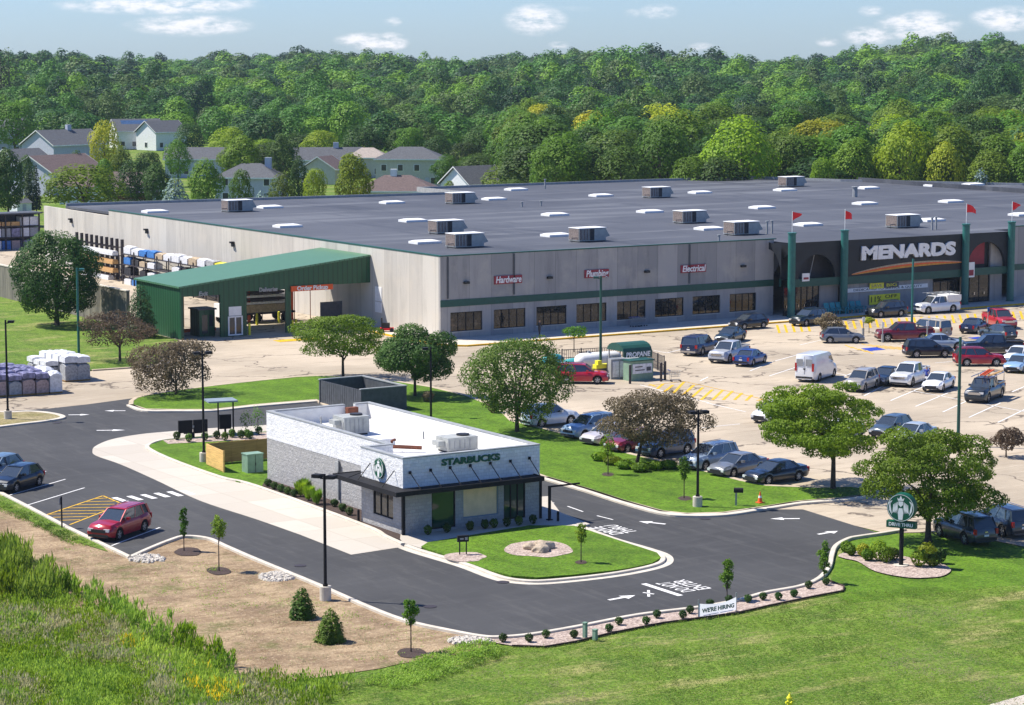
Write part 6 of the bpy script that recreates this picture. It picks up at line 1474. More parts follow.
near_tree(120, 362, 78, 312, 'leaf_purple', 'small brown-leaved tree on the lawn left of the green canopy', ybot=351, n=5200, leaf=.22, drop=.1, flat=.7, seed=2, name='crabapple_tree', frac=.36)
near_tree(176, 395, 86, 346, 'leaf_purple', 'brown-leaved tree on the grass behind the menu boards', ybot=391, n=10000, leaf=.22, drop=.0, seed=3, name='crabapple_tree', frac=.36)
near_tree(343, 378, 92, 314, 'leaf_mid', 'fresh green spreading tree just behind the bin enclosure', ybot=366, n=12000, leaf=.22, flat=.6, seed=4, drop=.05, frac=.34, lobes_n=28)
near_tree(415, 397, 80, 332, 'leaf_dark', 'round dark green tree behind the cafe, beside a lamp post', ybot=384, n=16000, leaf=.24, core=.75, seed=5, frac=.34, jit=.6)
near_tree(517, 433, 106, 335, 'leaf_oak', 'big leafy green tree hiding the nose-in white SUV tail', ybot=425, n=21000, leaf=.23, lobes_n=40, core=.72, seed=6, frac=.34, trunk_r=.18)
near_tree(574, 352, 27, 325, 'leaf_mid', 'young thin tree in the car park by the propane tank', ybot=341, n=700, leaf=.22, lobes_n=8, drop=.2, seed=7, trunk_r=.05, flat=.6)
near_tree(637, 464, 112, 397, 'leaf_purple', 'wide brown-leaved tree over the row of parked cars', ybot=452, n=18000, leaf=.19, lobes_n=34, frac=.33, seed=8, name='crabapple_tree', off=14, flat=.8, lean=.3, drop=.05)
near_tree(833, 490, 150, 385, 'leaf_bright', 'big bright green spreading tree at the tip of the lawn', ybot=470, n=19000, leaf=.21, lobes_n=58, frac=.21, flat=.55, seed=9, trunk_r=.19, off=-16, drop=.05, jit=.6, core=.35)
near_tree(928, 541, 138, 422, 'leaf_mid', 'wide green tree behind the round sign', ybot=530, n=20000, leaf=.20, lobes_n=54, frac=.22, seed=10, trunk_r=.2, off=5, drop=.08, flat=.6, core=.3)
near_tree(1006, 457, 34, 427, 'leaf_purple', 'small dark brown-leaved tree on a parking island at the right edge', ybot=452, n=1500, leaf=.2, lobes_n=9, seed=11, trunk_r=.06, name='crabapple_tree')
near_tree(831, 341, 34, 315, 'leaf_purple', 'small olive brown tree on the island in front of the store entrance', ybot=334, n=1500, leaf=.24, lobes_n=9, seed=12, trunk_r=.06, flat=.7, name='crabapple_tree')
near_tree(869, 333, 10.5, 317, 'leaf_yellow', 'clipped yellow-green ball bush in front of the sale banner', ybot=325.5, n=500, leaf=.18, lobes_n=6, seed=13, trunk_r=.04, cat='bush', name='topiary_bush')
# saplings
sg = 'slender saplings round the drive'
for i, (px, py, w, yt, yb_, mt, l, nn) in enumerate(((184, 551, 11, 499, 548, 'leaf_mid', 'thin dark upright sapling in mulch, left of the brighter one', 700), (219, 571, 19, 512, 546, 'leaf_bright', 'bright green sapling with a mulch ring on the bare earth', 900), (411, 652, 18, 593, 632, 'leaf_bright', 'lone sapling with a mulch ring where earth meets grass', 900), (727, 600, 17, 553, 600, 'leaf_mid', 'upright sapling rising behind the white banner', 1000), (824, 583, 16, 538, 579, 'leaf_mid', 'upright sapling at the right end of the gravel strip', 900), (581, 565, 15, 518, 550, 'leaf_bright', 'faint young sapling on the cafe front lawn', 500), (684, 500, 15, 451, 486, 'leaf_mid', 'upright sapling left of the lawn lamp post', 1000), (608, 476, 20, 432, 462, 'leaf_bright', 'sapling in front of the brown-leaved tree', 800))):
    near_tree(px, py, w, yt, mt, l, ybot=yb_, n=int(nn*1.3), leaf=.13, lobes_n=16, frac=.42, drop=.3, grow=1.0, shell=.2, seed=40+i, trunk_r=.035, group=sg, name='sapling', z=.1 if i in (5, 6, 7) else 0)
def conifer(px, py, wpx, ytop, mat, label, n=2600, leaf=.22, seed=0, name='conifer', group=None, xy=None, zt=None, a=None, z=0):
    rng = np.random.default_rng(seed+5); x, y = xy or G(px, py); h = zt or Zat(ytop, x, y); mpp = math.hypot(x, y, H)/F; a = a or wpx*mpp/2
    t = empty(name, (x, y, z), rng.uniform(0, 6), label, 'tree', group)
    u = 1-np.sqrt(rng.uniform(0, 1, n)); zz = .06*h+u*h*.94; ang = rng.uniform(0, 2*PI, n)
    tier = 1-.22*((zz*7/h) % 1); rad = a*1.08*(1-u)**.47*tier*(1+.12*np.sin(ang*5+zz*3))*rng.uniform(.72, 1.05, n)
    p = np.stack([rad*np.cos(ang), rad*np.sin(ang), zz-rad*.18], 1); nr = np.stack([np.cos(ang)*.75, np.sin(ang)*.75, np.full(n, .75)], 1)+unit(n, rng)*.45; nr /= np.linalg.norm(nr, axis=1, keepdims=True)
    quads_obj('crown', leaf_quads(p, nr, leaf, rng, .45), mat, t)
    mb = MB(); mb.cyl((0, 0), a*.09+.02, -.05, h*.95, 7, r2=.02); mb.build('trunk', 'bark', t); return t
conifer(302, 618, 27, 586, 'leaf_mid', 'small dark conifer on bare earth, left and farther of two', 2600, .15, 1)
conifer(330.5, 641.5, 31, 608, 'leaf_mid', 'small bushy conifer on bare earth, right and nearer of two', 3200, .15, 2)
conifer(141, 338, 34, 282, 'leaf_spruce', 'dark conifer against the left side of the green canopy', 3500, .28, 3)
# bushes
def bush(px, py, r, mat, label, group, h=None, n=260, leaf=.09, seed=0, name='shrub', z=.04, spiky=False):
    rng = np.random.default_rng(seed+900); x, y = G(px, py); h = h or r*2
    t = empty(name, (x, y, z), rng.uniform(0, 6), label, 'shrub', group)
    if spiky:
        k = n; ang = rng.uniform(0, 2*PI, k); rr = rng.uniform(0, r*.4, k); base = np.stack([rr*np.cos(ang), rr*np.sin(ang), rng.uniform(0, h*.3, k)], 1)
        tip = np.stack([np.cos(ang)*r*rng.uniform(.4, 1.1, k), np.sin(ang)*r*rng.uniform(.4, 1.1, k), h*rng.uniform(.55, 1.05, k)], 1); sd = np.stack([-np.sin(ang), np.cos(ang), np.zeros(k)], 1)*leaf*.5
        mid = (base+tip)/2; quads_obj('foliage', np.stack([base, mid+sd, tip, mid-sd], 1), mat, t)
    else:
        d = unit(n, rng); d[:, 2] = np.abs(d[:, 2])*.9+d[:, 2]*.1; p = d*rng.uniform(.75, 1.05, (n, 1))*np.array([r, r, h*.5])*(1+.1*np.sin(d[:, :1]*9))+np.array([0, 0, h*.5]); p[:, 2] = np.maximum(p[:, 2]-h*.08*0, .02)
        d2 = unit(n//2, rng); d2[:, 2] = -np.abs(d2[:, 2]); p2 = d2*np.array([r*.9, r*.9, h*.48])+np.array([0, 0, h*.5])
        p = np.concatenate([p, p2]); nn = np.concatenate([d, d2])+unit(len(p), rng)*.5; nn /= np.linalg.norm(nn, axis=1, keepdims=True)
        quads_obj('foliage', leaf_quads(p, nn, leaf, rng), mat, t)
    mb = MB(); mb.cyl((0, 0), .03, -.05, h*.5, 5); mb.build('stem', 'bark', t); return t
gs = [(503, 644), (529, 644), (546, 640), (574, 640), (619, 627), (609, 634), (646, 626.5), (657, 620), (683, 620.5), (690, 615.5), (710, 609), (729, 605), (748, 604.5), (763, 602), (778.5, 602), (794, 599), (808.5, 590.5), (826, 587)]
for i, (px, py) in enumerate(gs):
    nth = ('leftmost', 'second', 'third', 'fourth', 'sixth', 'fifth', 'seventh', 'eighth', 'ninth', 'tenth', 'eleventh', 'twelfth', 'thirteenth', 'fourteenth', 'fifteenth', 'sixteenth', 'seventeenth', 'rightmost')[i]
    bush(px, py-1.5, .215, 'leaf_dark', f'{nth} ' + ('' if nth in ('leftmost', 'rightmost') else 'from the left of the ') + ('of the ' if nth in ('leftmost', 'rightmost') else '') + 'clipped round shrubs along the gravel strip', 'clipped shrubs in the gravel strip', .42, 420, .07, i)
for i, (px, py) in enumerate(((268, 488), (274.5, 491), (281, 493.5), (287.5, 496), (294, 498.5), (334.5, 508.5), (342.5, 513), (349.5, 517))): bush(px, py, .26, 'leaf_dark', 'round dark shrub in the bed along the cafe side wall, ' + ('far group of five' if i < 5 else 'near group of three'), 'round shrubs along the cafe wall, ' + ('far group' if i < 5 else 'near group'), .5, 380, .09, 30+i, z=.13)
for i, (px, py) in enumerate(((300.5, 498), (308.5, 502), (316.5, 506), (304, 495))): bush(px, py, .5, 'leaf_bright', 'tall yellow-green grassy plant by the cafe side wall', 'grassy plants by the cafe side wall', 1.0, 400, .09, 40+i, spiky=True, z=.13, name='grass_clump')
for i, px in enumerate((428, 447, 470, 485, 494, 507, 519, 533)): bush(px, 538-.1037*(px-403)+1.5, .26, 'leaf_dark' if i % 2 else 'leaf_olive', 'leafy plant in the shade below the cafe front windows', 'plants below the cafe front windows', .6, 220, .11, 50+i, z=.14, name='bedding_plant')
for i, (px, py, s, h, mt) in enumerate(((846, 553, .35, .8, 'leaf_bright'), (851, 556, .3, .7, 'leaf_bright'), (863, 557, .4, .9, 'leaf_yellow'), (868, 561, .4, .8, 'leaf_bright'), (879, 561, .5, 1.45, 'leaf_bright'), (886, 563, .45, 1.1, 'leaf_bright'), (893, 560, .4, .8, 'leaf_olive'), (919, 567, .5, 1.15, 'leaf_bright'), (927, 563, .55, 1.4, 'leaf_yellow'), (933, 567, .45, .9, 'leaf_mid'), (941, 563, .3, 1.0, 'leaf_dark'))):
    bush(px, py, s, mt, 'yellow-green leafy plant in the gravel bed ' + ('left' if px < 901 else 'right') + ' of the round sign pole', 'plants in the sign bed, ' + ('left' if px < 901 else 'right'), h*.85, 420, .13, 60+i, z=.04, name='bedding_plant')
for i, (px, py) in enumerate(((177, 441.5), (189, 443.5), (205, 442), (217, 440.5), (225, 442), (232, 439), (241, 440), (247, 439), (250, 440.5), (259, 436))): bush(px, py, .28, ('leaf_dark', 'leaf_mid', 'leaf_olive')[i % 3], 'small shrub in the bed at the foot of the menu boards and canopy', 'shrubs round the menu boards', .65, 260, .11, 80+i, z=.13)
for i, (px, py, w) in enumerate(((246, 436, .5), (258, 432, .55))): bush(px, py, w, 'leaf_olive', 'loose airy plant behind the wood fence', 'airy plants behind the wood fence', 1.9, 160, .12, 95+i, z=.13, name='bedding_plant')
for i, (px, py) in enumerate(((625, 470), (640, 473), (655, 471), (668, 470), (612, 466), (600, 462))): bush(px, py, .65, 'leaf_bright', 'low leafy ground bush under the brown-leaved tree', 'low bushes under the brown-leaved tree', .6, 600, .17, 100+i, z=.1)
bush(494, 414, .6, 'leaf_purple', 'pinkish flowering bush beside the leafy tree trunk', None, 1.1, 400, .14, 110, z=.1); bush(428, 403, .5, 'leaf_purple', 'brownish bush beside the lamp post behind the cafe', None, .9, 300, .14, 111, z=.1)

# ------------------------------------------------------------------ grass and weeds nobody could count
def plants_stuff(name, poly, n, hmin, hmax, blades, width, mats, probs, label, spread=.12, seed=0, noise_h=None, leaning=.35):
    rng = np.random.default_rng(seed+77); pts = scatter(poly, n, rng)
    hh = rng.uniform(hmin, hmax, n)
    clump = np.array([mnoise.noise(Vector((p[0]*.35, p[1]*.35, seed)))*.5+.5 for p in pts]); hh = hh*(.45+1.0*clump)
    kind = np.array([mnoise.noise(Vector((p[0]*.16, p[1]*.16, seed+4)))*.5+.5 for p in pts])+rng.normal(0, .06, n)
    cum = np.cumsum(probs)/sum(probs); mi_pt = np.searchsorted(cum, np.clip((kind-.22)/.56, 0, .999))
    idx = np.repeat(np.arange(n), blades); k = len(idx)
    b = np.stack([pts[idx, 0], pts[idx, 1], np.zeros(k)], 1); b[:, :2] += rng.normal(0, spread, (k, 2))
    f = rng.uniform(0, .75, k)*hh[idx]; b[:, 2] = f*.9
    ang = rng.uniform(0, 2*PI, k); ln = hh[idx]*rng.uniform(.25, .45, k)
    tip = b+np.stack([np.cos(ang)*ln*leaning, np.sin(ang)*ln*leaning, ln*.9], 1)
    sd = np.stack([-np.sin(ang), np.cos(ang), np.zeros(k)], 1)*(width*rng.uniform(.6, 1.3, (k, 1)))
    mid = (b+tip)/2; Q = np.stack([b, mid+sd, tip, mid-sd], 1)
    o = quads_obj(name, Q, mats, None, mi_pt[idx]); return tag(o, label, None, kind='stuff')
wp = gp([(-60, 536), (0, 546), (20, 558), (48, 575), (62, 596), (83, 610), (105, 615), (131, 630), (171, 643), (213, 662), (236, 681), (271, 676), (299, 680), (360, 684), (300, 720), (250, 740), (-60, 740)])
plants_stuff('tall_weeds', wp, 6500, .3, .8, 20, .03, ['leaf_weed', 'leaf_bright', 'weed_straw', 'leaf_weed'], [.32, .2, .24, .24], 'rank green weeds and seeding grass', .16, 1)
wp2 = gp([(-60, 545), (0, 554), (20, 564), (50, 580), (66, 598), (30, 606), (-60, 592)])
plants_stuff('tall_weeds', wp2, 200, 1.2, 2.1, 60, .045, ['leaf_weed', 'leaf_bright'], [.6, .4], 'head-high green weeds at the edge of the bare earth', .22, 2)
wp3 = gp([(60, 585), (105, 605), (171, 638), (236, 668), (250, 672), (236, 682), (171, 652), (105, 622), (60, 600)])
plants_stuff('tall_weeds', wp3, 90, .9, 1.7, 40, .04, ['leaf_weed', 'leaf_bright'], [.5, .5], 'spiky weeds fringing the bare earth', .1, 3)
yf_ = gp([(120, 640), (160, 652), (215, 680), (245, 697), (215, 705), (150, 680)])
plants_stuff('yellow_wildflowers', yf_, 300, .6, .95, 9, .028, ['flower_yellow', 'leaf_weed'], [.6, .4], 'yellow flowering weeds', .13, 4)
fg = gp([(300, 720), (340, 684), (397, 668), (442, 658), (482, 647), (512, 648), (575, 644), (663, 625), (768, 608), (843, 593), (1040, 585), (1060, 740)])
plants_stuff('mown_grass', fg, 20000, .04, .17, 5, .02, ['leaf_mid', 'leaf_weed', 'weed_straw'], [.38, .34, .28], 'short tufts of mown grass', .1, 5, leaning=1.2)
fg2 = gp([(360, 683), (442, 650), (482, 643), (512, 650), (500, 660), (400, 690)]); plants_stuff('rough_grass', fg2, 900, .12, .3, 12, .03, ['leaf_weed', 'leaf_mid'], [.5, .5], 'rough tufts where the lawn meets the bare earth', .1, 6, leaning=.8)
sp_ = gp([(0, 500), (67, 532), (100, 548), (70, 545), (20, 520), (0, 512)]); plants_stuff('rough_grass', sp_, 350, .12, .28, 12, .03, ['leaf_weed', 'leaf_mid'], [.5, .5], 'green tufts along the kerb beside the bare earth', .1, 7, leaning=.8)
be = gp([(50, 545), (150, 556), (256, 572), (369, 620), (452, 640), (380, 662), (260, 668), (150, 625)]); plants_stuff('rough_grass', be, 520, .04, .18, 12, .03, ['leaf_weed', 'weed_straw'], [.5, .5], 'thin scattered weeds on the bare earth', .18, 8, leaning=1)

# ------------------------------------------------------------------ houses beyond the store
def house(px, pyb, L_, W_, h, rh, yaw, wall, roof_, label, hip=False, chim=None, chm='house_blue', wins_=True, solar=False, win_rows=1, deck=False, name='house'):
    x, y = G(px, pyb); t = empty(name, (x, y, terrainXY(x, y)+.04), R(yaw-32.3), label, 'house')
    mb = MB(); l, w = L_/2, W_/2; mb.box(-l, l, -w, w, 0, h)
    if not hip:
        for s in (-1, 1): mb.add([(s*l, -w, h), (s*l, w, h), (s*l, 0, h+rh)], [(0, 1, 2)])
    wl = mb.build('wall', wall, t)
    e = .45; mb = MB()
    k = 0 if not hip else min(w, l*.7)
    ze = h-.12
    v = [(-l-e, -w-e, ze), (l+e, -w-e, ze), (l+e, w+e, ze), (-l-e, w+e, ze), (-l-(e if not hip else 0)+k, 0, h+rh), (l+(e if not hip else 0)-k, 0, h+rh)]
    v2 = [(a, b, c+.2) for a, b, c in v]
    mb.add(v+v2, [(6, 7, 11, 10), (8, 9, 10, 11), (0, 1, 7, 6), (2, 3, 9, 8), (1, 0, 4, 5), (3, 2, 5, 4)]+([(7, 8, 11), (9, 6, 10), (1, 2, 8, 7), (3, 0, 6, 9)] if hip else [(1, 7, 11, 5), (2, 5, 11, 8), (0, 4, 10, 6), (3, 9, 10, 4)])); rf = mb.build('roof', roof_, t)
    mb = MB()
    for s in (-1, 1): mb.box(-l-e, l+e, s*(w+e+.02)-.03, s*(w+e+.02)+.03, ze-.05, ze+.2)
    mb.build('eaves_trim', 'house_white', t)
    if not hip:
        mb = MB()
        for s in (-1, 1):
            for q in (-1, 1): xx = s*(l+e+.03); mb.add([(xx, q*(w+e), ze), (xx, 0, h+rh), (xx, 0, h+rh+.25), (xx, q*(w+e), ze+.22)], [(0, 1, 2, 3)])
        mb.build('gable_trim', 'white_plain', t)
    if chim is not None: mb = MB(); c = chim; mb.box(c*l-.6, c*l+.6, -.45, .45, h, h+rh+1.3); mb.build('chimney', chm, rf)
    if solar: mb = MB(); a = .15; mb.add([(-l*.7, -w*.85, h+rh*.15+.26), (l*.5, -w*.85, h+rh*.15+.26), (l*.5, -w*.15, h+rh*.85+.28), (-l*.7, -w*.15, h+rh*.85+.28)], [(0, 1, 2, 3)]); mb.build('solar_panel', 'solar_blue', rf)
    if wins_:
        for row in range(win_rows):
            z = .9+row*2.7
            n = max(2, int(L_/3.2))
            for i in range(n):
                xx = -l+L_*(i+.5)/n; mb = MB(); mb.box(xx-.65, xx+.65, -w-.06, -w-.003, z-.1, z+1.35); f = mb.build('window', 'white_plain', t); mb = MB(); mb.box(xx-.52, xx+.52, -w-.08, -w-.062, z, z+1.25); mb.build('pane', 'house_glass', f)
            for s in (-1, 1): mb = MB(); mb.box(s*l+(s*.003), s*(l+.06), -.6, .6, z-.1, z+1.35); f = mb.build('window', 'white_plain', t); mb = MB(); mb.box(s*(l+.062), s*(l+.08), -.48, .48, z, z+1.25); mb.build('pane', 'house_glass', f)
    mb = MB(); mb.box(l*.5, l*.5+.95, -w-.07, -w-.005, .1, 2.15); mb.build('door', 'house_blue', t)
    if deck: mb = MB(); mb.box(l*.1, l, -w-3, -w-.1, 1.2, 1.4); mb.box(l*.1, l, -w-3, -w-2.9, 1.4, 2.3); mb.box(l*.1, l*.1+.2, -w-3, -w-2.8, 0, 1.19); mb.box(l-.2, l, -w-3, -w-2.8, 0, 1.19); mb.build('deck', 'rust', t)
    return t
house(411, 187, 14, 9, 6.0, 2.3, -4, 'house_beige', 'shingle_grey', 'two-storey beige house with a grey hip roof beyond the middle of the store roof', hip=True, win_rows=2)
house(474, 202, 10, 8, 3.6, 3.2, 44, 'house_white', 'shingle_grey', 'white gabled house with a grey roof just behind the store roof notch', wins_=False)
house(398, 206, 15, 10, 3.0, 2.6, -4, 'house_beige', 'shingle_brown', 'low house with a brown roof in front of the two-storey beige one', chim=-.1, hip=True, chm='house_white')
house(252, 203, 12, 9, 5.0, 2.4, -8, 'house_blue', 'shingle_grey', 'pale blue house with a grey hip roof and chimney between young trees', hip=True, chim=.55, win_rows=2)
house(328, 178, 15, 9, 4.0, 2.6, 5, 'house_blue', 'shingle_grey', 'far house with a dark roof and a pale blue chimney', chim=.25, chm='house_blue')
house(325, 184, 7, 8, 3.2, 2.6, 70, 'house_beige', 'shingle_brown', 'small brown gabled house with a beige front, below the blue chimney', wins_=False)
house(368, 178, 9, 8, 4.5, 2.0, 0, 'house_beige', 'shingle_tan', 'tan-roofed house peeping out right of the bushy round tree', hip=True)
house(112, 203, 18, 9, 3.2, 2.6, -4, 'house_white', 'shingle_brown', 'low white house with a brown roof and red deck by the big light green tree', deck=True)
house(58, 194, 15, 12, 4.6, 3.2, 56, 'house_blue', 'shingle_brown', 'blue grey gabled house with a brown roof at the left, nearer of two')
house(22, 190, 9, 12, 5.2, 3.2, 52, 'house_blue', 'shingle_grey', 'blue grey gable end with white trim at the far left')
house(64, 170, 16, 12, 5.8, 3.4, 50, 'house_blue', 'shingle_grey', 'large blue grey house with a tall pale chimney block at the left', chim=.2)
house(136, 153, 13, 10, 5.0, 3.2, 22, 'house_white', 'shingle_grey', 'pale house with blue solar panels on its roof', solar=True)
house(162, 154, 11, 9, 5.0, 3.0, 46, 'house_white', 'shingle_grey', 'white gabled wing right of the solar panel house')
house(68, 132, 15, 10, 6, 2.6, 0, 'house_beige', 'shingle_tan', 'farthest tan-roofed house among the trees at the left', wins_=False)
house(93, 131, 12, 10, 7, 2.6, 20, 'house_beige', 'shingle_tan', 'second tan-roofed house beside the farthest one at the left', wins_=False)
house(203, 178, 16, 9, 4.2, 2.4, 0, 'house_blue', 'shingle_grey', 'long dark-roofed house half hidden left of the pale blue house')
house(-2, 158, 14, 10, 6.5, 3, 10, 'house_blue', 'shingle_grey', 'blue grey house cut off by the left edge')
x, y = G(20, 214); t = empty('garden_shed', (x, y, 0), .3, 'small pale blue garden shed below the left houses', 'shed'); mb = MB(); mb.box(-1.6, 1.6, -1.3, 1.3, 0, 2); mb.build('wall', 'house_white', t); mb = MB(); mb.add([(-1.8, -1.5, 2), (1.8, -1.5, 2), (1.8, 0, 2.7), (-1.8, 0, 2.7), (1.8, 1.5, 2), (-1.8, 1.5, 2)], [(0, 1, 2, 3), (3, 2, 4, 5)]); mb.build('roof', 'shingle_grey', t); mb = MB(); mb.box(-.4, .4, -1.34, -1.303, 0, 1.8); mb.build('door', 'house_blue', t)

# ------------------------------------------------------------------ trees in the neighbourhood and the wood
def gen_crown(seed, a, zb, zt, k, n, leaf, frac=.36, jit=.6, flat=1.0):
    rng = np.random.default_rng(seed); lobes = round_lobes(a, zb, zt, k, rng, frac, flat, .78); return crown_quads(lobes, n, leaf, rng, jit=jit, shell=.86, dome=.55), lobes, rng
VAR = []
for s in range(7):   # unit-size kinds: 10 m wide, 15 m tall
    a = (5, 5.4, 4.4, 5.8, 5, 4.6, 5.2)[s]; Q, lb, rg = gen_crown(200+s, a, (1, 2, .5, 2, 1.5, .5, 1)[s], 15, (34, 44, 30, 48, 38, 28, 38)[s], 6800, .42, frac=(.30, .27, .33, .25, .29, .34, .30)[s], jit=.38)
    VAR.append((Q, lb, rg))
TREEP = {}
def wood_tree(xy, w, h, mat, label, group, var, yaw, z=None, name='woodland_tree'):
    key = (var, mat)
    t = empty(name, (xy[0], xy[1], terrainXY(*xy)-.1 if z is None else z), yaw, label, 'tree', group); t.scale = (w/10, w/10, h/15)
    if key not in TREEP:
        Q, lb, rg = VAR[var]; c = quads_obj('crown', Q, mat, t); k = trunk_mb(15, .28, lb, rg, zf=.35).build('trunk', 'bark', t); TREEP[key] = (c, k)
    else:
        for s in TREEP[key]: c = s.copy(); COL.objects.link(c); c.parent = t
    return t
def pxtree(px, d, ytop, wpx, mat, label, var=0, group=None, name='garden_tree'):
    xy = at_depth(px, d); z = terrainXY(*xy); h = Zat(ytop, *xy)-z; wood_tree(xy, wpx*d/F*1.02, h, mat, label, group, var, random.uniform(0, 6), name=name)
GT = [(126, 500, 141, 26, 'leaf_mid', 'green tree in front of the lawn of the solar panel house'), (152, 480, 146, 30, 'leaf_dark', 'dark tree just below the white gabled wing'), (108, 450, 153, 28, 'leaf_mid', 'green tree right of the brown-roofed blue grey house'), (181, 520, 137, 28, 'leaf_mid', 'green tree at the left end of the long dark-roofed house'), (80, 500, 146, 20, 'leaf_dark', 'dark tree between the large blue grey house and the yellow tree'), (234, 520, 138, 32, 'leaf_mid', 'round green tree right of the long dark-roofed house'), (6, 460, 150, 26, 'leaf_mid', 'green tree in front of the leftmost gable end'), (352, 520, 150, 24, 'leaf_mid', 'green tree behind the bushy bright round tree'), (465, 560, 138, 34, 'leaf_dark', 'dark tree above the white gabled house'), (12, 405, 140, 46, 'leaf_dark', 'big dark tree filling the left edge behind the storage racks'), (88, 418, 161, 84, 'leaf_bright', 'wide light green tree behind the left corner of the store'), (30, 470, 150, 22, 'leaf_dark', 'dark tree between the two blue grey left houses'), (208, 405, 151, 42, 'leaf_mid', 'rounded green tree left of the pale blue house'), (243, 388, 162, 27, 'leaf_mid', 'narrow green tree in front of the pale blue house'), (283, 388, 166, 32, 'leaf_mid', 'small green tree right of the pale blue house'), (316, 388, 161, 27, 'leaf_bright', 'upright light green tree left of the bushy round tree'), (355, 385, 144, 46, 'leaf_bright', 'bushy bright round tree in front of the brown-roofed house'), (110, 510, 117, 34, 'leaf_yellow', 'yellow tree in front of the solar panel house'), (140, 440, 153, 50, 'leaf_dark', 'broad dark tree below the solar panel house'), (160, 425, 157, 36, 'leaf_dark', 'dark tree behind the blue spruce'), (192, 590, 118, 36, 'leaf_dark', 'dark tree right of the solar panel house'), (58, 760, 92, 34, 'leaf_mid', 'green tree beyond the large blue grey house'), (20, 620, 95, 50, 'leaf_mid', 'broad tree high at the left edge beyond the houses'), (245, 470, 128, 52, 'leaf_mid', 'leafy tree behind the pale blue house roof'), (285, 470, 130, 36, 'leaf_dark', 'dark tree left of the far blue chimney'), (301, 425, 150, 22, 'leaf_dark', 'thin dark tree below the far blue chimney'), (447, 500, 150, 34, 'leaf_mid', 'tree right of the two-storey beige house'), (437, 396, 183, 28, 'leaf_olive', 'low bush behind the roof edge left of the notch'), (505, 430, 158, 60, 'leaf_mid', 'green tree crowding the white gabled house from the right'), (514, 385, 173, 34, 'leaf_olive', 'pale low bush behind the store roof right of the notch'), (449, 420, 176, 20, 'leaf_bright', 'light bush left of the white gabled house'), (560, 400, 130, 66, 'leaf_mid', 'large rounded tree behind the store roof, left of centre'), (620, 400, 138, 66, 'leaf_olive', 'pale olive crown behind the middle of the store roof'), (545, 450, 108, 60, 'leaf_mid', 'tall green tree above the left of the store roof centre'), (690, 395, 148, 50, 'leaf_mid', 'bright leafy edge tree behind the small far air unit'), (738, 400, 104, 82, 'leaf_bright', 'very tall bright green tree behind the roof centre right'), (792, 410, 125, 60, 'leaf_olive', 'olive tree behind the farthest air unit'), (850, 400, 128, 60, 'leaf_mid', 'green tree behind the right half of the roof'), (900, 400, 116, 62, 'leaf_bright', 'tall light green tree behind the right of the roof'), (940, 395, 134, 44, 'leaf_yellow', 'yellowish tree behind the roof above the third flag'), (985, 395, 141, 60, 'leaf_mid', 'green edge tree near the right end of the roof'), (1022, 395, 135, 50, 'leaf_mid', 'green edge tree at the right border of the photo'), (650, 430, 150, 44, 'leaf_dark', 'dark edge tree behind the roof centre'), (820, 395, 150, 30, 'leaf_bright', 'low bright tree at the wood edge behind the farthest air unit')]
for i, (px, d, yt, w, mt, l) in enumerate(GT): pxtree(px, d, yt, w, mt, l, i % 7, name='garden_tree')
conifer(0, 0, 0, 0, 'leaf_bluespruce', 'blue spruce behind the store roof at the left', 3000, .6, 4, 'blue_spruce', xy=at_depth(178, 392), zt=Zat(174, *at_depth(178, 392)), a=3.1)
conifer(0, 0, 0, 0, 'leaf_bluespruce', 'pale spruce at the wood edge behind the right of the roof', 2500, .6, 5, 'blue_spruce', xy=at_depth(977, 380), zt=Zat(167, *at_depth(977, 380)), a=2.4)
conifer(0, 0, 0, 0, 'leaf_bluespruce', 'small blue green spruce below the pale blue house', 2000, .6, 6, 'blue_spruce', xy=at_depth(264, 392), zt=Zat(190, *at_depth(264, 392)), a=2.4)
for i, px in enumerate((32.5, 40)): conifer(0, 0, 0, 0, 'leaf_spruce', ('left', 'right')[i]+' one of two narrow dark columnar evergreens by the white house', 1200, .45, 7+i, 'columnar_evergreen', xy=at_depth(px, 440), zt=Zat(166+i*-2, *at_depth(px, 440)), a=.95)
for i, (px, d, yt, a) in enumerate(((870, 520, 115, 4), (856, 530, 118, 3), (945, 560, 104, 5), (16, 800, 44, 6), (8, 790, 48, 5))): conifer(0, 0, 0, 0, 'leaf_spruce', ('pointed dark conifer in the wood right of centre', 'smaller pointed conifer left of the one in the wood', 'broad dark conifer in the wood at the right', 'tall dark conifer on the skyline at the left', 'second dark conifer on the left skyline')[i], 1500, 1.0, 20+i, 'conifer', xy=at_depth(px, d), zt=Zat(yt, *at_depth(px, d))-terrainXY(*at_depth(px, d)), a=a, z=terrainXY(*at_depth(px, d)))
# clearings kept open: houses and the store
clear = []
for o in list(bpy.data.objects):
    if o.type == 'EMPTY' and o.get('category') in ('house', 'shed'): clear.append((depth(*o.location[:2]), CX+lateral(*o.location[:2])/depth(*o.location[:2])*F))
def blocked(d, px):
    for (hd, hp) in clear:
        if hd-112 < d < hd+14 and abs(px-hp) < 13*F/d*1.0: return True
    return False
woods = []; rg = random.Random(11)
d = 395
while d < 1750:
    st = 10.5 if d < 700 else 12.5 if d < 1000 else 15
    half = .245*d; u = -half+rg.uniform(0, st)
    while u < half:
        dd = d+rg.uniform(-.4, .4)*st; uu = u+rg.uniform(-.3, .3)*st; px = CX+uu/dd*F
        ok = True
        if px < 525:
            if dd < 455: ok = False
            elif dd < 560 and px < 500: ok = not blocked(dd, px) and rg.random() < .3
            elif dd < 740: ok = not blocked(dd, px) and rg.random() < .75
        if ok and not (dd < 412 and px > 500 and rg.random() < .5): woods.append((dd, uu, px))
        u += st
    d += st*.92
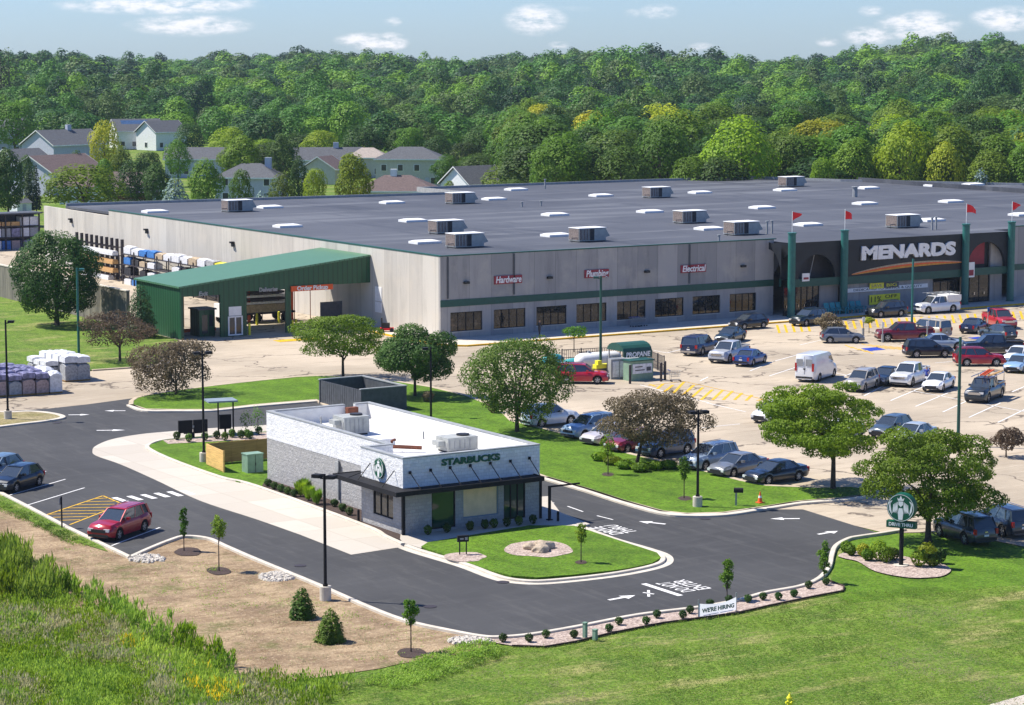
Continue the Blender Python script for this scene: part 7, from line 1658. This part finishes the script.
WM = ['leaf_mid', 'leaf_dark', 'leaf_mid', 'leaf_olive', 'leaf_dark', 'leaf_bright']
WN = {'leaf_mid': 'mid green', 'leaf_dark': 'dark green', 'leaf_olive': 'olive green', 'leaf_bright': 'light green', 'leaf_yellow': 'yellow-green'}
vis = [w for w in woods if -6 < w[2] < 1030]; vis.sort(key=lambda w: w[0]); things_n = 215
for i, (dd, uu, px) in enumerate(vis[:things_n]):
    X, Y = uu*math.cos(A)+dd*math.sin(A), -uu*math.sin(A)+dd*math.cos(A)
    c = mnoise.noise(Vector((X*.02, Y*.02, 3)))*.5+.5+rg.uniform(-.42, .42); mt = WM[min(5, max(0, int(c*6)))]
    if rg.random() < .04: mt = 'leaf_yellow'
    if rg.random() < .4: mt = ['leaf_dark', 'leaf_mid'][rg.randrange(2)]
    zone = 'behind the left houses' if px < 300 else 'behind the middle houses' if px < 520 else 'behind the centre of the store roof' if px < 770 else 'behind the right part of the store roof'
    wood_tree((X, Y), rg.uniform(10, 17) if px > 500 or dd > 700 else rg.uniform(8, 12), rg.uniform(12, 19) if px > 500 or dd > 640 else rg.uniform(8, 12), mt, f'{WN[mt]} woodland tree in the wood {zone}', f'{WN[mt]} trees of the wood {zone}', rg.randrange(7), rg.uniform(0, 6))
rest = vis[things_n:]+[w for w in woods if not (-6 < w[2] < 1030)]
QQ = []; MI = []; rng = np.random.default_rng(5)
FV = [gen_crown(400+s, 5, 2, 15, 18, 1700, .56, frac=.30, jit=.42)[0] for s in range(6)]
FV2 = [gen_crown(500+s, 5, 3, 15, 12, 700, .92, frac=.34, jit=.42)[0] for s in range(5)]
for (dd, uu, px) in rest:
    X, Y = uu*math.cos(A)+dd*math.sin(A), -uu*math.sin(A)+dd*math.cos(A)
    Q = (FV if dd < 900 else FV2)[rng.integers(5)]; k = rng.uniform(.95, 1.7) if dd < 1000 else rng.uniform(1.15, 2.0); kz = rng.uniform(.85, 1.25) if rng.random() > .07 else 1.5; an = rng.uniform(0, 6); c, s = math.cos(an), math.sin(an)
    if mnoise.noise(Vector((X*.011, Y*.011, 9.1))) < -.36 and dd < 1100: k *= .6; kz *= .6
    q = Q.copy(); x0 = q[..., 0]*c-q[..., 1]*s; y0 = q[..., 0]*s+q[..., 1]*c
    q[..., 0] = x0*k+X; q[..., 1] = y0*k+Y; kz *= .74+.30*min(1, max(0, mnoise.noise(Vector((X*.0075, Y*.0075, 1.7)))*1.3+.5)); q[..., 2] = q[..., 2]*kz+terrain(dd, uu)
    QQ.append(q); cc = mnoise.noise(Vector((X*.012, Y*.012, 7)))*.6+.5+rng.uniform(-.42, .42); MI.append(np.full(len(q), min(4, max(0, int(cc*5)))))
print('wood crowns', len(rest), 'faces', sum(map(len, QQ)))
leaf_mat('wood_a', (.022, .066, .012), (.044, .108, .018)); leaf_mat('wood_b', (.042, .118, .012), (.080, .178, .018)); leaf_mat('wood_c', (.048, .085, .018), (.082, .130, .026)); leaf_mat('wood_d', (.095, .19, .010), (.165, .28, .020)); leaf_mat('wood_e', (.010, .036, .012), (.024, .066, .018))
o = quads_obj('distant_wood', np.concatenate(QQ), ['wood_e', 'wood_b', 'wood_a', 'wood_c', 'wood_d'], None, np.concatenate(MI)); tag(o, 'dense leafy wood rising to the skyline', kind='stuff')
x, y = at_depth(427, 1000); mb = MB(); mb.cyl((0, 0), .6, 0, 25, 10); mb.cyl((0, 0), 1.2, 25, 26.2, 16, r2=2.2); mb.cyl((0, 0), 2.2, 26.2, 27.6, 16, r2=1.9); mb.cyl((0, 0), 1.9, 27.6, 28.5, 16, r2=.4)
o = mb.build('water_tower', 'white_plain', loc=(x, y, Zat(84, x, y)-28.5)); tag(o, 'small white water tower among the distant trees', 'water tower')

# ------------------------------------------------------------------ sky, sun, air, camera
w = bpy.data.worlds.new('World'); scene.world = w; w.use_nodes = True; nt = w.node_tree; N = nt.nodes; Lk = nt.links
SUNV = Vector((-.69*math.cos(R(54)), .724*math.cos(R(54)), math.sin(R(54)))).normalized()
sky = N.new('ShaderNodeTexSky'); sky.sky_type = 'NISHITA'; sky.sun_disc = False; sky.sun_elevation = R(54); sky.sun_rotation = math.atan2(-.69, .724) % (2*PI)
sky.air_density = 1.0; sky.dust_density = .3; sky.ozone_density = 2.2; sky.altitude = 300
tc = N.new('ShaderNodeTexCoord')
def wm(op, a, b=0):
    x = N.new('ShaderNodeMath'); x.operation = op
    for i, v in ((0, a), (1, b)):
        if isinstance(v, (int, float)): x.inputs[i].default_value = v
        else: Lk.new(v, x.inputs[i])
    return x.outputs[0]
sep = N.new('ShaderNodeSeparateXYZ'); Lk.new(tc.outputs['Generated'], sep.inputs[0])
az = wm('ARCTAN2', sep.outputs[0], sep.outputs[1]); el = wm('ARCSINE', sep.outputs[2])
cb = N.new('ShaderNodeCombineXYZ'); Lk.new(wm('MULTIPLY', az, 110), cb.inputs[0]); Lk.new(wm('MULTIPLY', el, 300), cb.inputs[1])
nz = N.new('ShaderNodeTexNoise'); nz.inputs['Scale'].default_value = 1; nz.inputs['Detail'].default_value = 8; nz.inputs['Roughness'].default_value = .62; Lk.new(cb.outputs[0], nz.inputs['Vector'])
azc = math.atan2(math.sin(A), math.cos(A)); cover = None
for (px, py, wx, wy, amt) in ((192, 26, 62, 11, 1.1), (160, 7, 100, 9, 1.1), (365, 41, 30, 9, 1.1), (390, 42, 20, 10, 1.1), (535, 20, 32, 16, 1.1), (559, 45, 12, 4, .8), (657, 12, 20, 8, .8), (632, 14, 10, 5, .5), (394, 22, 10, 5, .8), (868, 12, 14, 6, .7), (915, 26, 42, 15, 1.1), (866, 36, 28, 10, 1), (825, 42, 12, 5, .8), (1002, 20, 36, 13, 1.1), (700, 47, 14, 5, .6), (560, 10, 40, 4, .3), (250, 4, 14, 8, .5)):
    a0 = azc+math.atan((px-CX)/F); e0 = math.atan((HZ-py)/F)
    dx = wm('DIVIDE', wm('SUBTRACT', az, a0), wx/F); dy = wm('DIVIDE', wm('SUBTRACT', el, e0), wy/F)
    r2 = wm('ADD', wm('MULTIPLY', dx, dx), wm('MULTIPLY', dy, dy)); g = wm('MULTIPLY', wm('MAXIMUM', wm('SUBTRACT', 1.25, r2), 0), amt)
    cover = g if cover is None else wm('MAXIMUM', cover, g)
# scattered clouds over the rest of the sky
cov = wm('MULTIPLY', cover, wm('ADD', wm('MULTIPLY', nz.outputs['Fac'], 4.0), -1.2))
mr = N.new('ShaderNodeMapRange'); mr.interpolation_type = 'SMOOTHSTEP'; mr.inputs[1].default_value = .0; mr.inputs[2].default_value = 1.5; Lk.new(cov, mr.inputs[0])
mx = N.new('ShaderNodeMix'); mx.data_type = 'RGBA'; Lk.new(wm('MULTIPLY', mr.outputs[0], .8), mx.inputs[0])
tint = N.new('ShaderNodeMix'); tint.data_type = 'RGBA'; tint.blend_type = 'MULTIPLY'; tint.inputs[0].default_value = 1; Lk.new(sky.outputs[0], tint.inputs[6]); tint.inputs[7].default_value = (.68, .92, 1.42, 1)
Lk.new(tint.outputs[2], mx.inputs[6]); mx.inputs[7].default_value = (10.5, 10.2, 10.5, 1)
bg = N['Background']; Lk.new(mx.outputs[2], bg.inputs['Color']); bg.inputs['Strength'].default_value = .07
sun = bpy.data.lights.new('sun', 'SUN'); sun.energy = 5.0; sun.angle = R(.53); sun.color = (1.0, .94, .84)
so = bpy.data.objects.new('sun', sun); COL.objects.link(so); so.rotation_euler = (-SUNV).to_track_quat('-Z', 'Y').to_euler(); so.location = (0, 0, 200)
HAZE = True
if HAZE:
    mb = MB(); p = []
    for (d_, u_) in ((-60, -150), (-60, 150), (1900, 560), (1900, -560)): p.append((u_*math.cos(A)+d_*math.sin(A), -u_*math.sin(A)+d_*math.cos(A)))
    mb.prism(p, -2, 62)
    hm = bpy.data.materials.new('haze'); hm.use_nodes = True; hn = hm.node_tree.nodes; hn.remove(hn['Principled BSDF'])
    pv = hn.new('ShaderNodeVolumePrincipled'); pv.inputs['Color'].default_value = (.66, .80, .97, 1); pv.inputs['Density'].default_value = .00006; pv.inputs['Anisotropy'].default_value = .0
    hm.node_tree.links.new(pv.outputs[0], hn['Material Output'].inputs['Volume']); MATS['haze'] = hm
    o = mb.build('haze', 'haze'); tag(o, kind='stuff', label='thin blue summer haze over the far wood')
cam = bpy.data.cameras.new('camera'); co = bpy.data.objects.new('camera', cam); COL.objects.link(co)
cam.sensor_width = 36; cam.lens = F/1024*36; cam.clip_start = 1; cam.clip_end = 8000
co.location = (0, 0, H); co.rotation_euler = (PI/2-TH, 0, -A); scene.camera = co
scene.view_settings.view_transform = 'Standard'; scene.view_settings.look = 'None'; scene.view_settings.gamma = 1; scene.view_settings.exposure = .68
